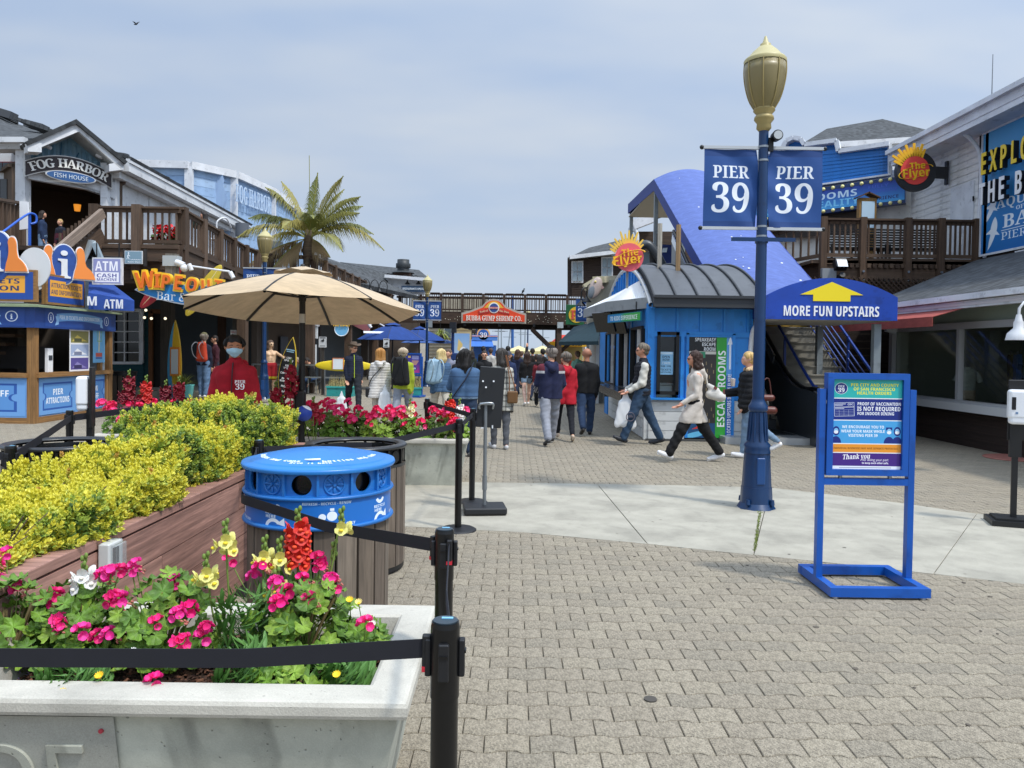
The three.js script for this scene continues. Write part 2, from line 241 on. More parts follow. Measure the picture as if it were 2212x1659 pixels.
{
const f=thing('ride_theater_building','bright blue stepped parapet building above the bulb-edged marquee','building');
const p0=V(11.5,0,-22.4),p1=V(6.6,0,-25.4),dir=p1.clone().sub(p0).normalize(),n=V(-dir.z,0,dir.x).normalize();if(n.z<0)n.negate();
const at=(u,v,o=0)=>PL(u,v,p0.clone().addScaledVector(n,o),n);
const pg=(pts,o,th)=>slab(pts.map(([u,v])=>at(u,v,o)),th);
obj('wall',[beam(p0.clone().setY(3.6).addScaledVector(n,-.35),p1.clone().setY(3.6).addScaledVector(n,-.35),.3,7)],sidingM,f);
for(let i=0;i<9;i++)obj('board',beam(p0.clone().setY(DK+.1+i*.175).addScaledVector(n,-.02),lerp(p0,p1,.42).setY(DK+.1+i*.175).addScaledVector(n,-.02),.02,.185),sidingM,f);
const bl=paintM(0x1c7fd6,.4);
const top=[[1640,335],[1689,326],[1700,306],[1715,299],[1731,302],[1739,314],[1739,318],[1808,306],[1812,329],[1921,313],[1922,378],[1640,420]].reverse();
const core=ext(shp(top.map(([u,v])=>{const q=at(u,v,.12);return[q.clone().sub(p0).dot(dir),q.y];})),.12);
core.applyMatrix4(new THREE.Matrix4().makeBasis(dir,V(0,1,0),dir.clone().cross(V(0,1,0))).setPosition(p0.clone().addScaledVector(n,.0)));
obj('parapet',core,bl,f);
for(let i=0;i<9;i++){const a=at(1642,414-i*9,.14),b=at(1920,372-i*6.6,.14);obj('plank',beam(a,b,.02,.135),bl,f);}
const tr=[[1640,335],[1689,326],[1700,306],[1715,299],[1731,302],[1739,314],[1808,305],[1812,328],[1921,312]],tg=[];for(let i=1;i<tr.length;i++)tg.push(beam(at(...tr[i-1],.16),at(...tr[i],.16),.3,.13));tg.push(beam(at(1922,312,.14),at(1922,378,.14),.1,.1),beam(at(1640,418,.2),at(1925,377,.2),.12,.05));obj('cornice',tg,trimM,f);
obj('painted_recess',pg([[1640,462],[1640,520],[1884,500],[1884,452]],.02,.02),M(0x4c4642,.9),f);  // flat slab below the marquee, the shade of a recess put into its colour
const m=thing('marquee_sign','blue marquee sign reading escape rooms and virtual reality with round bulbs along its edges','sign');
const c=[[1624,428],[1956,379],[1956,438],[1624,481]].map(([u,v])=>at(u,v,.4));
obj('box',slab([c[3],c[2],c[1],c[0]],.3),navyM,m);
const q=quad(...[[1624,473],[1954,431],[1954,386],[1624,436]].map(([u,v])=>at(u,v,.404)));const uv=q.attributes.uv;[[0,0],[1,0],[1,1],[0,0],[1,1],[0,1]].forEach(([a,b],i)=>uv.setXY(i,a,b));
obj('face',q,print(1024,160,(x,w,h)=>{const g=x.createLinearGradient(0,0,0,h);g.addColorStop(0,'#1b3fa0');g.addColorStop(1,'#4aa8ea');fill(x,g,w,h);x.fillStyle='#cfe9fb';fitText(x,'ESCAPE ROOMS',380,50,700,56);x.fillStyle='#7fd0fb';fitText(x,'VIRTUAL REALITY',390,116,700,52);x.fillStyle='#3f62c8';fitText(x,'FULLY',860,28,130,26);fitText(x,'IMMERSIVE',885,66,190,26);x.fillStyle='#1c3378';fitText(x,'EXPERIENCE',885,124,210,26);}),m);
const bulb=M(0xf4eca0,.3,{emissive:0x000000});
for(let i=0;i<16;i++)for(const k of[0,1]){const t=(i+.5)/16,p=at(mix(1624,1954,t),k?mix(476,434.5,t):mix(432,382.5,t),.41);const o=obj('bulb',new THREE.SphereGeometry(.055,10,8),bulb,m);o.position.copy(p);}

const h=thing('hip_roof_house','house behind the blue parapet with a grey shingle hip roof and white eaves','house');
const D=31,rp=(u,v,d=D)=>P(u,v,d);
obj('roof',[slab([rp(1720,318),rp(2060,296),rp(1906,257,35),rp(1786,278,35)],.2),slab([rp(2060,296),rp(2150,316,40),rp(1906,257,35)],.2)],shingM,h);
obj('eave',[beam(rp(1720,319),rp(2060,297),.2,.22)],trimM,h);
obj('wall',[slab([rp(1725,480),rp(2055,480),rp(2055,299),rp(1725,321)],.3)],whiteM,h);
obj('vent',beam(rp(2020,284,30.5),rp(2020,296,30.5),.08,.08),trimM,h);

const r=thing('round_hanging_sign','round hanging sign with a red disc on black and yellow flames at its top','sign'),cc=P(1977,371,20.3),rr=.52;
const disc=cyl(rr,rr,.16,0,0,0,36).rotateX(Math.PI/2);obj('case',mv(disc,cc.x,cc.y,cc.z),M(0x26282b,.5),r);
obj('disc',mv(cyl(rr*.72,rr*.72,.02,0,0,0,36).rotateX(Math.PI/2),cc.x-.05,cc.y+.02,cc.z+.085),M(0xe2473f,.5),r);
const fl=[];for(let i=0;i<11;i++){const a=2.75-i*.16,l=.24+(i%2)*.1;fl.push(mv(ext([[-.045,0],[.045,0],[.03,l],[-.03,l]],.03),cc.x-.05+Math.cos(a)*rr*.7,cc.y+.02+Math.sin(a)*rr*.7,cc.z+.07,0,0,a-Math.PI/2));}obj('flames',fl,M(0xf5b81e,.5),r);
const yl=M(0xf3c021,.45);obj('lettering',[mv(text3('The','sans_bold',.17,.02),cc.x+.0,cc.y+.14,cc.z+.095,0,0,.1),mv(text3('Flyer','sans_bold',.22,.02),cc.x-.02,cc.y-.08,cc.z+.095,0,0,.1),mv(new THREE.TorusGeometry(.46,.014,6,40,5.2).scale(1,.32,1),cc.x-.04,cc.y-.02,cc.z+.11,0,0,.3)],yl,r);
obj('bracket',[beam(cc.clone().add(V(.5,0,-.05)),cc.clone().add(V(.9,0,-.1)),.08,.3),bx(.06,.62,.1,cc.x+.88,cc.y,cc.z-.1)],M(0x26282b,.5),r);
}
{
const d=thing('timber_deck','raised timber deck with railing in front of the grey lap-sided hall','deck'),zF=-19.1,xL=PD(1776,19.1,4).x,xR=11.4;
obj('floor',bx(xR-xL+.6,.08,6,(xL+xR)/2,DK-.04,zF-2.9),deckM2,d);
obj('fascia',[bx(xR-xL,.34,.1,(xL+xR)/2,DK-.28,zF+.02),bx(xR-xL,.16,.14,(xL+xR)/2,DK-.02,zF+.03)],deckM2,d);
for(let i=0;i<30;i++)obj('joist_end',bx(.09,.1,.1,xL+.4+i*.14,DK-.13,zF+.1),i%2?deckM2:deckM3,d);
const ux=[1776,1861,1958,2029,2106].map(u=>PD(u,19,4).x);
for(const x of ux){const p=obj('post',bx(.15,1.62,.15,x,DK+.24,zF+.14),deckM,d);for(const y of[-.28,-.48])obj('bolt',cyl(.03,.03,.03,0,0,0,10).rotateX(Math.PI/2).translate(x,DK+y,zF+.225),steelM,p);}
for(let i=0;i+1<ux.length;i++)railing(d,V(ux[i]+.08,DK,zF+.1),V(ux[i+1]-.08,DK,zF+.1),6,1.0);
const bk=V(6.55,DK,-23.2);railing(d,V(xL-.04,DK,zF),bk,13,1.0);obj('post',bx(.15,1.9,.15,bk.x,DK+.1,bk.z),deckM,d);
obj('skirt',[beam(V(xL-.05,DK-.25,zF),bk.clone().setY(DK-.25),.06,.5)],deckM3,d);
obj('lattice',[...Array(26)].flatMap((_,i)=>[beam(V(7.2+i*.12,3.0,zF+.35),V(7.7+i*.12,3.5,zF+.35),.02,.03),beam(V(7.7+i*.12,3.0,zF+.37),V(7.2+i*.12,3.5,zF+.37),.02,.03)]),deckM3,d);
obj('backing',[bx(4.6,3.4,.1,9.3,1.75,zF-.25)],woodM(0x6a5848),d);

const bench=thing('park_bench','black slatted metal bench behind the deck railing, nearer the post with the map box','bench',V(0,0,0),0,'benches on the upper deck');
for(let i=0;i<8;i++)obj('slat',bx(1.5,.04,.03,0,.46+i*.065,.03+i*.012),blackM,bench);for(let i=0;i<4;i++)obj('seat_slat',bx(1.5,.03,.07,0,.44,-.06-i*.09),blackM,bench);for(const s of[-.7,0,.7])obj('leg',[bx(.05,.5,.04,s,.3,.1),bx(.05,.04,.5,s,.42,-.12),bx(.05,.42,.04,s,.21,-.32)],blackM,bench);
bench.position.set(8.95,DK,-20.1);const b2=bench.clone();b2.name=numbered('park_bench');b2.userData.label='black slatted metal bench behind the deck railing, nearer the white door';b2.position.set(10.45,DK,-20.1);scene.add(b2);
const mb=thing('map_box','small wooden map box with a gabled roof standing on the deck under the marquee','map box',PD(1869,20.6,DK));obj('cabinet',[bx(.46,1.0,.16,0,1.35,0),bx(.1,.9,.1,-.15,.45,0),bx(.1,.9,.1,.15,.45,0)],woodM(0xb08a52),mb);obj('roof',[bx(.34,.03,.3,-.14,1.92,0,0,0,.42),bx(.34,.03,.3,.14,1.92,0,0,0,-.42)],woodM(0x7a5a38),mb);obj('map',bx(.34,.7,.01,0,1.4,.09),M(0xbcd6e6,.5),mb);
const fl=thing('flood_light','black floodlight with grey junction box on the deck beam','floodlight',P(2085,664,18.8).setY(0)),fy=3.85;const q=P(2085*0+1786+25,592,18.75);fl.position.set(q.x,0,q.z);obj('box',bx(.34,.3,.12,-.25,q.y-.02,.02),M(0x8a8f92,.5),fl);obj('head',[mv(rbx(.3,.26,.2,.03),0,q.y+.22,.1,0,-.5),mv(cyl(.07,.09,.16,0,0,0,12).rotateX(1.2),.02,q.y-.06,.12)],blackM,fl);obj('lens',mv(bx(.24,.2,.01),0,q.y+.24,.215,0,-.5),M(0xbfc8d0,.1),fl);
}
{
const s=thing('souvenir_shop','low dark-sided shop with a long display window and shingled lean-to roof','shop'),X=8.2,zN=-8,zE=-16.6,brown=woodM(0x3a2c26,.8);
obj('wall',[bx(.24,.72,zN-zE,X+.12,.36,(zN+zE)/2),bx(.24,.5,zN-zE,X+.12,2.45,(zN+zE)/2),bx(.24,2.7,1.2,X+.12,1.35,-17.0),bx(4,2.9,.2,X+2,1.45,-17.5),bx(4,2.9,.2,X+2,1.45,-8),bx(.2,2.9,9.6,X+3.4,1.45,-12.7),bx(3.4,.1,9.6,X+1.8,2.72,-12.7)],M(0x8a978a,.8),s);
for(let i=0;i<5;i++)obj('board',bx(.025,.135,zN-zE,X-.008,.07+i*.137,(zN+zE)/2),brown,s);
for(let i=0;i<15;i++)obj('board',bx(.025,.15,1.1,X-.008,.9+i*.12,-17.05),brown,s);
for(let i=0;i<15;i++)obj('board',bx(1.5,.15,.03,X-.7,.2+i*.165,-17.62),brown,s);
obj('floor',bx(3.2,.05,8.6,X+1.8,.6,-12.4),M(0x5a4a3a,.6),s);
const wf=obj('window',[bx(.14,.1,8.6,X-.02,.77,-12.3),bx(.12,.12,8.6,X-.02,2.17,-12.3),bx(.14,1.4,.14,X-.02,1.47,-16.5),bx(.1,1.4,.08,X-.02,1.47,-14.05),bx(.1,1.4,.08,X-.02,1.47,-11.3)],M(0xb6b9bb,.4,{metalness:.2}),s);
for(const[a,b]of[[-16.42,-14.1],[-14.0,-11.35],[-11.25,-8.1]])obj('pane',quad(V(X,.83,b),V(X,.83,a),V(X,2.1,a),V(X,2.1,b)),glassM,wf);
obj('sill',bx(.2,.14,8.7,X-.06,.7,-12.3),M(0xc9cccd,.5),s);
obj('gutter',[bx(.12,.1,9.2,7.66,2.62,-12.2),bx(.05,.12,9.2,7.72,2.5,-12.2)],trimM,s);
obj('soffit',bx(.6,.04,9.2,7.98,2.5,-12.2),M(0xd7d3d6,.6),s);
obj('roof',slab([V(7.66,2.68,-7.6),V(7.66,2.68,-16.8),V(11.4,4.0,-19.0),V(11.4,4.0,-7.6)].reverse(),.08),shingM,s);
obj('white_band',bx(.06,.14,9,X+3.2,3.95,-13),trimM,s);

const aw=thing('rust_red_awning','rust red canvas awning under the white gutter of the low shop','awning');obj('canvas',[slab([V(7.95,2.5,-13.2),V(7.95,2.5,-17.4),V(7.2,2.28,-17.4),V(7.2,2.28,-13.2)].reverse(),.01),bx(.01,.16,4.2,7.2,2.2,-15.3)],clothM(0xb2564c),aw);

const gl=thing('gooseneck_lamp','white gooseneck barn lamp beside the shop window at the right edge','lamp'),q=P(2200,712,10.2);obj('shade',lathe([[.03,.2],[.045,.12],[.06,.1],[.06,.02],[.13,-.05],[.15,-.14],[.14,-.14]],20).translate(q.x,q.y,q.z),trimM,gl);obj('arm',tube([V(q.x,q.y+.18,q.z),V(q.x+.02,q.y+.33,q.z),V(q.x+.16,q.y+.38,q.z),V(q.x+.3,q.y+.3,q.z),V(q.x+1.9,q.y+.2,q.z-.2)],.018),trimM,gl);
const sp=thing('spot_light','small white spotlight on a bent arm beside the grey canopy column','spotlight'),w=P(1932,822*.0+704,0.1),k=PX(1931,832*0+705,8.1);const kk=P(1925,829*0+706,15.9);obj('head',mv(cyl(.09,.07,.2,0,0,0,14).rotateZ(1.2),kk.x,kk.y-.05,kk.z),M(0xc4c8ca,.4),sp);obj('arm',tube([V(kk.x,kk.y,kk.z),V(kk.x-.2,kk.y+.12,kk.z-.2),V(kk.x-.3,kk.y+.35,kk.z-.5)],.02),M(0xb0b4b6,.4),sp);

const R=mul32(31);const tees=[[1700+405,800],[2062,792],[2174,800]];
const man=thing('mannequin','headless mannequin in a pale tee and beige trousers behind the shop glass','mannequin',V(8.9,.4,-15));man.scale.setScalar(.82);obj('torso',[mv(lathe([[.06,.62],[.12,.58],[.2,.5],[.19,.3],[.17,.05],[.18,0]],16).scale(1,1,.6),0,.62,0),mv(cyl(.06,.07,.26,0,0,0,10),-.24,1.0,0,0,0,-.5),mv(cyl(.06,.07,.26,0,0,0,10),.24,1.0,0,0,0,.5)],clothM(0xaebfb4),man);obj('trousers',[cyl(.17,.16,.2,0,.58,0,14),cyl(.09,.07,.62,-.09,.3,0,12),cyl(.09,.07,.62,.09,.3,0,12)],clothM(0xb9b196),man);obj('stand',cyl(.2,.2,.02,0,.01,0,20),steelM,man);
const rk=[0x2f5a52,0x274a5c,0x394c3c,0x5a6a5c,0x24466a,0x6a6a40];for(let i=0;i<6;i++){const t=thing('hanging_shirt',['dark green shirt hung nearest the mannequin behind the shop glass','dark blue shirt hung on the rack behind the shop glass','olive shirt hung on the rack behind the shop glass','grey green shirt hung on the rack behind the shop glass','navy shirt hung on the rack behind the shop glass','khaki shirt hung on the rack behind the shop glass'][i%6],'shirt',V(9.2+(i%2)*.6,1.05,-9.6-i*1.1),1.1,'shirts hung behind the shop glass');obj('body',[bx(.42,.6,.08,0,.3,0),bx(.16,.22,.07,-.27,.48,0,0,0,-.6),bx(.16,.22,.07,.27,.48,0,0,0,.6)],clothM(rk[i%6]),t);obj('hanger',tube([V(-.2,.6,0),V(0,.68,0),V(.2,.6,0)],.008),steelM,t);}
}
{
const c=thing('escalator_canopy','long bright blue vaulted canopy climbing over the escalator and stairs','canopy'),xL=4.36,xR=6.6,dF=13.3,dB=15.8,dK=24.2,dT=29.6,yF=2.6,yK=7.04;
const path=[[-dF,yF],[-dB,yF],...[...Array(9)].map((_,i)=>{const t=(i+1)/10;return[mix(-dB,-dK,t),mix(yF,yK,t)];}),[-dK,yK],[-dT,yK+.25]];
const rise=.32,N=20,pos=[],idx=[];const rows=[];for(let i=0;i+1<path.length;i++)for(let k=0;k<4;k++)rows.push([mix(path[i][0],path[i+1][0],k/4),mix(path[i][1],path[i+1][1],k/4)]);rows.push(path.at(-1));
rows.forEach(([z,y],j)=>{for(let i=0;i<=N;i++){const t=i/N*2-1;pos.push(mix(xL,xR,i/N),y+rise*(1-t*t)+.008*Math.sin(j*1.9+t*3),z);}});
for(let j=0;j+1<rows.length;j++)for(let i=0;i<N;i++){const a=j*(N+1)+i;idx.push(a,a+1,a+N+1,a+1,a+N+2,a+N+1);}
const g=new THREE.BufferGeometry();g.setAttribute('position',new THREE.Float32BufferAttribute(pos,3));g.setIndex(idx);g.computeVertexNormals();
obj('vault',g,M(0x667cc2,.85,{map:T.cloth}),c);
const val=[];for(const x of[xL,xR])for(let i=0;i+1<path.length;i++){const[z0,y0]=path[i],[z1,y1]=path[i+1];const h=.36,s=V(x,y0,z0),e=V(x,y1,z1);val.push(slab([s,e,e.clone().setY(y1-h),s.clone().setY(y0-h)],.02));}val.push(bx(xR-xL,.36,.02,(xL+xR)/2,yK+.07,-dT));
obj('valance',val,M(0x1f3f9c,.6,{map:T.cloth}),c);
const arch=new THREE.Shape();arch.moveTo(xL-.02,2.21);arch.lineTo(xR+.02,2.21);arch.lineTo(xR+.02,yF);for(let i=0;i<=20;i++){const t=1-i/10;arch.lineTo(mix(xL-.02,xR+.02,1-i/20),yF+.01+rise*(1-t*t));}
obj('front_panel',ext(arch,.05).translate(0,0,-dF),M(0x1747b0,.45,{map:T.paint}),c);
const cx=(xL+xR)/2+.0;obj('arrow',ext([[cx-.54,2.64],[cx,2.86],[cx+.54,2.64],[cx+.32,2.64],[cx+.32,2.53],[cx-.32,2.53],[cx-.32,2.64]],.012).translate(0,0,-dF+.05),M(0xf6dd1e,.5),c);
const tx=mv(text3('MORE FUN UPSTAIRS','sans_bold',.175,.012),cx,2.36,-dF+.05);tx.computeBoundingBox();{const b=tx.boundingBox,s=1.64/(b.max.x-b.min.x);tx.translate(-cx,0,0).scale(s,1,1).translate(cx,0,0);}obj('lettering',tx,M(0xf4f5f6,.5),c);
obj('ceiling',[bx(xR-xL-.06,.03,dB-dF,(xL+xR)/2,2.22,-(dF+dB)/2),beam(V(cx,yF-.34,-dB),V(cx,yK-.34,-dK),xR-xL-.06,.03),bx(xR-xL-.06,.03,dT-dK,cx,yK-.24,-(dK+dT)/2)],M(0xbdb8ab,.8),c);
for(const[x,z,y1,y0]of[[xR-.22,-dF-.2,2.16,0],[xL+.25,-dB-.1,2.2,0],[xR-.22,-dB-.2,2.2,0],[xL+.12,-dK-.2,yK-.3,DK],[xR-.12,-dK-.2,yK-.3,DK],[xL+.12,-dT+.1,yK-.1,DK],[xR-.12,-dT+.1,yK-.1,DK]])obj('column',bx(.12,y1-y0,.12,x,(y0+y1)/2,z),paintM(0x8d979d,.4),c);
const R=mul32(77),wh=[];for(let i=0;i<22;i++){const t=R(),d=mix(16.5,23.6,t),k=.25+R()*.6,x=mix(xL,xR,k),tt=k*2-1,y=mix(yF,yK,(d-dB)/(dK-dB))+rise*(1-tt*tt)+.012;wh.push(mv(cyl(.01+R()*.022,.01+R()*.02,.003,0,0,0,7),x,y,-d,0,.5));}obj('droppings',wh,M(0xe8ebee,.9),c);

const st=thing('stairs','grey concrete steps with a yellow top landing rising beside the escalator','stairs'),sx0=5.5,sx1=6.85,n=23,run=.286,rs=DK/n,z0=-14.0,cm=M(0xa3a19a,.85,{map:T.concrete});
for(let i=0;i<n;i++)obj('step',[bx(sx1-sx0,rs,run+.02,(sx0+sx1)/2,rs*(i+.5),z0-run*(i+.5)),bx(sx1-sx0,.025,.035,(sx0+sx1)/2,rs*(i+1)-.0135,z0-run*i+.014)],i>12?M(0xc9a53a,.7,{map:T.concrete}):cm,st);
obj('landing',bx(2.4,.12,4,5.6,DK-.06,z0-run*n-2),cm,st);
const hr=(x,name,label,lower)=>{const t=thing('stair_rail',label,'handrail',V(0,0,0),0,'blue handrails of the stairs');const a=V(x,.92,z0+.25),b=V(x,DK+.92,z0-run*n);obj('handrail',[tube([V(x,.55,z0+.1),V(x,.6,z0+.38),V(x,.9,z0+.36),V(x,1.0,z0+.02),lerp(a,b,.5).add(V(0,.05,0)),b],.028,8,60)],paintM(0x1b3f94,.3),t);for(let i=0;i<lower;i++)obj('rail_bar',beam(a.clone().add(V(0,-.18-i*.16,-.2)),b.clone().add(V(0,-.18-i*.16,0)),.022,.022),paintM(0x1b3f94,.3),t);for(let i=0;i<5;i++){const p=lerp(a,b,i/4.2+.03);obj('post',bx(.045,.95,.045,p.x,p.y-.46,p.z),paintM(0x1b3f94,.3),t);}};
hr(5.52,0,'blue tube handrail between the escalator and the grey steps',0);hr(6.8,0,'blue barred handrail on the right side of the grey steps',5);
obj('side_wall',slab([V(6.95,0,z0+.2),V(6.95,0,-20.8),V(6.95,DK,-20.8),V(6.95,.1,z0+.2)],.06),woodM(0x4a3c32),st);

const es=thing('escalator','black escalator with curved sides rising beside the blue ticket kiosk','escalator'),prof=o=>{const s=new THREE.Shape(),zz=z=>-z;s.moveTo(13.15,.28);s.bezierCurveTo(12.95,.9,13.5,.98,14.0,.98);s.bezierCurveTo(14.9,1.0,15.2,1.35,15.8,1.75);s.lineTo(21,4.9);s.lineTo(21,3.7);s.lineTo(15.5,.55);s.lineTo(15,.0);s.lineTo(13.4,0);s.closePath();return s;};
for(const x of[4.3,5.3]){const g2=ext(prof(),.09);g2.rotateY(Math.PI/2).translate(x,0,0);obj('skirt',g2,M(0x33373b,.28),es);const rl=[V(x+.045,.3,-13.12),V(x+.045,.72,-13.02),V(x+.045,.98,-13.3),V(x+.045,1.0,-14.05),V(x+.045,1.22,-14.85),V(x+.045,1.78,-15.8),V(x+.045,4.93,-21)];obj('handrail',tube(rl,.04,8,60),M(0x0c0d0e,.35),es);obj('trim',[beam(V(x-.025,1.5,-15.5),V(x-.025,4.7,-20.8),.03,.2)],M(0xd6d9dc,.25,{metalness:.9}),es);}
obj('tread',[...Array(22)].map((_,i)=>bx(.86,.2,.3,4.85,.02+Math.max(0,i-3)*.185,-14.3-i*.29)),M(0x3a3d40,.5),es);obj('landing_plate',bx(1.7,.12,1.3,4.65,.06,-14.25),M(0xb8bbbc,.4,{metalness:.6}),es);
obj('portal',[bx(.1,1.2,.1,4.3,DK+.6,-23)],blackM,es);
}
{
const k=thing('ticket_kiosk','bright blue ticket kiosk with a grey barrel roof and white lower siding','kiosk'),d0=14,x0=PD(1396,d0).x,x1=PD(1622,d0).x,d1=20.4,yE=2.5,W=x1-x0;
const F=(u,v)=>{const p=P(u,v,d0);return[p.x,p.y];},blu=paintM(0x2a90e6,.45),low=paintM(0xd6d8d6,.6);
const rect=(u0,v0,u1,v1)=>{const[a,b]=F(u0,v1),[c,d]=F(u1,v0);return[(a+c)/2,(b+d)/2,c-a,d-b];};
const[wx,wy,ww,wh]=rect(1417,717,1467,852),[dx,dy,dw,dh]=rect(1481,721,1585,945);

const fb=(xa,xb,ya,yb)=>bx(xb-xa,yb-ya,.12,(xa+xb)/2,(ya+yb)/2,-d0-.06);
const yW0=wy-wh/2,yW1=wy+wh/2,xa=wx-ww/2,xb=wx+ww/2,xc=dx-dw/2,xd=dx+dw/2;
obj('wall',[fb(x0,xa,.75,yE),fb(xa,xb,yW1,yE),fb(xb,xc,.75,yE),fb(xc,xd,dy+dh/2,yE),fb(xd,x1,.75,yE),bx(.12,yE,.6,x0+.06,yE/2,-d1+.3),bx(.12,.45,d1-d0,x0+.06,yE-.22,-(d0+d1)/2),bx(.12,yE,d1-d0,x1-.06,yE/2,-(d0+d1)/2-.07),bx(W,yE,.12,(x0+x1)/2,yE/2,-d1),bx(.14,yE-.8,.25,x0+.06,.8+(yE-.8)/2,-d0-.13)],blu,k);
obj('lower_wall',[bx(xb-x0+.1,.72,.1,(x0+xb)/2,.38,-d0-.05),bx(x1-xd,.72,.1,(x1+xd)/2,.38,-d0-.05),bx(.1,.78,d1-d0-1.1,x0+.05,.39,-(d0+d1)/2+.3)],low,k);
for(let i=0;i<4;i++){obj('board',bx(xc-x0-.06,.165,.02,(x0+xc)/2,.1+i*.175,-d0+.012),low,k);obj('board',bx(x1-xd-.02,.165,.02,(x1+xd)/2,.1+i*.175,-d0+.012),low,k);obj('board',bx(.02,.165,d1-d0-1.3,x0-.012,.1+i*.185,-(d0+d1)/2+.35),low,k);}
for(let i=0;i<5;i++)obj('batten',bx(.045,.45,.03,x0+.1+(W-.2)*i/4,2.22,-d0+.016),blu,k);
obj('trim',[bx(W,.1,.03,x0+W/2,1.95,-d0+.016),bx(.12,yE-.76,.035,x0+.05,.76+(yE-.76)/2,-d0+.018),bx(xc-x0,.035,.16,(x0+xc)/2,.77,-d0+.02),bx(.06,1.2,.04,xb+.06,1.35,-d0+.02)],blu,k);
obj('plinth',bx(W+.02,.04,.14,x0+W/2,.02,-d0-.02),M(0x4a4a48,.8),k);

obj('interior',[bx(W-.3,.04,d1-d0-.3,x0+W/2,.05,-(d0+d1)/2),bx(W-.3,.03,d1-d0-.3,x0+W/2,yE-.05,-(d0+d1)/2),bx(W-.3,yE-.1,.05,x0+W/2,yE/2,-d0-1.6)],M(0x6a6c6c,.9),k);
const wf=obj('window',[bx(.06,wh,.1,xa+.03,wy,-d0),bx(.06,wh,.1,xb-.03,wy,-d0),bx(ww,.06,.1,wx,yW1-.03,-d0),bx(ww,.06,.1,wx,yW0+.03,-d0)],blackM,k);obj('pane',pl(ww-.12,wh-.12,wx,wy,-d0-.03),glassM,wf);
const[px,py,pw,ph]=rect(1423,760,1455,809);obj('poster',pl(pw,ph,px,py,-d0-.02),print(200,320,(x,w,h)=>{fill(x,'#8fc3e4',w,h);x.fillStyle='#cfe6f4';x.fillRect(6,6,w-12,30);x.fillStyle='#16324c';fitText(x,'OPEN',100,70,110,34);fitText(x,'NOW',100,110,100,34);x.fillStyle='#e8f2f8';fitText(x,'7 DAYS',100,158,120,28,'bold italic');x.fillStyle='#16324c';fitText(x,'9 AM - 9 PM',100,202,140,26);fitText(x,'TICKETS',100,250,150,28);fitText(x,'UPSTAIRS',100,288,150,24);}),wf);
const bucket=thing('storage_tub','pale grey plastic tub behind the kiosk front window','tub',V(wx,.74,-d0-.4));obj('tub',rbx(.3,.24,.3,.03,0,.14,0),M(0xa9bcb8,.4),bucket);obj('lid',rbx(.33,.04,.33,.015,0,.28,0),M(0x93a6a4,.4),bucket);

const po=obj('poster_door',[bx(dw+.06,.05,.06,dx,dy+dh/2,-d0+.01),bx(.05,dh,.06,xc,dy,-d0+.01),bx(.05,dh,.06,xd,dy,-d0+.01)],blu,k);
obj('print',pl(dw,dh,dx,dy,-d0+.015),print(512,1024,(x,w,h)=>{
fill(x,'#20242a',w,h);fill(x,'#d9d4c6',w*.62,h*.2);x.fillStyle='#15181c';x.fillRect(0,0,w*.63,h*.172);x.fillStyle='#f0f0ee';x.textAlign='right';x.font='bold 48px sans-serif';x.save();x.scale(.92,1);x.fillText('SPEAKEASY',342,62);x.fillText('ESCAPE',342,108);x.fillText('ROOM',342,154);x.restore();x.textAlign='center';
x.fillStyle='#3a3634';x.fillRect(0,h*.2,w*.63,h*.8);x.fillStyle='#8d7a5a';for(let i=0;i<40;i++)x.fillRect((i*53)%310,h*(.24+((i*37)%60)/100),10,34);x.fillStyle='#7a4fb0';x.fillRect(60,180,60,60);x.fillStyle='#3f8f6a';x.fillRect(140,180,60,60);x.fillStyle='#1f4f7c';x.fillRect(0,h*.86,w*.63,h*.14);x.fillStyle='#d63a2e';x.beginPath();x.moveTo(60,h*.92);x.lineTo(230,h*.84);x.lineTo(230,h*.9);x.fill();x.fillStyle='#69bfe6';x.beginPath();x.ellipse(100,h*.97,120,26,-.2,0,7);x.fill();
x.fillStyle='#33a83c';x.fillRect(w*.63,0,w*.22,h);x.fillStyle='#2d5fb4';x.fillRect(w*.85,0,w*.15,h);x.fillStyle='#62a5e8';x.fillRect(w*.85,0,w*.15,h*.4);
x.save();x.translate(w*.745,h*.55);x.rotate(-Math.PI/2);x.fillStyle='#fff';fitText(x,'ESCAPE ROOMS',20,0,760,84);x.restore();
x.save();x.translate(w*.925,h*.68);x.rotate(-Math.PI/2);x.fillStyle='#fff';fitText(x,'LOCATED UPSTAIRS IN THE FLYER!',0,0,600,42);x.restore();
x.fillStyle='#f4f8fb';x.beginPath();x.moveTo(w*.925,24);x.lineTo(w*.985,110);x.lineTo(w*.945,104);x.lineTo(w*.945,350);x.lineTo(w*.905,350);x.lineTo(w*.905,104);x.lineTo(w*.865,110);x.fill();
},.25),po);

for(const[ua,ub]of[[1311,1332],[1341,1360],[1366,1390]]){const za=PX(ua,780,x0).z,zb=Math.min(PX(ub,780,x0).z,-14.35),L=zb-za,zc=(za+zb)/2;const w=obj('window',[bx(.1,1.28,.05,x0,1.45,za),bx(.1,1.28,.05,x0,1.45,zb),bx(.1,.05,L,x0,2.08,zc),bx(.1,.05,L,x0,.83,zc)],blackM,k);obj('pane',pl(L-.05,1.2,x0+.02,1.45,zc,-Math.PI/2),M(0x8fa4b0,.05,{transmission:1,thickness:0}),w);obj('mullion',bx(.06,1.22,.03,x0-.02,1.45,mix(za,zb,.65)),trimM,w);}
const zs=[1297,1311,1332,1341,1360,1366].map(u=>PX(u,780,x0).z);obj('side_post',[[0,1],[2,3],[4,5]].map(([a,b])=>bx(.12,1.8,zs[b]-zs[a],x0+.04,1.7,(zs[a]+zs[b])/2)),blu,k);
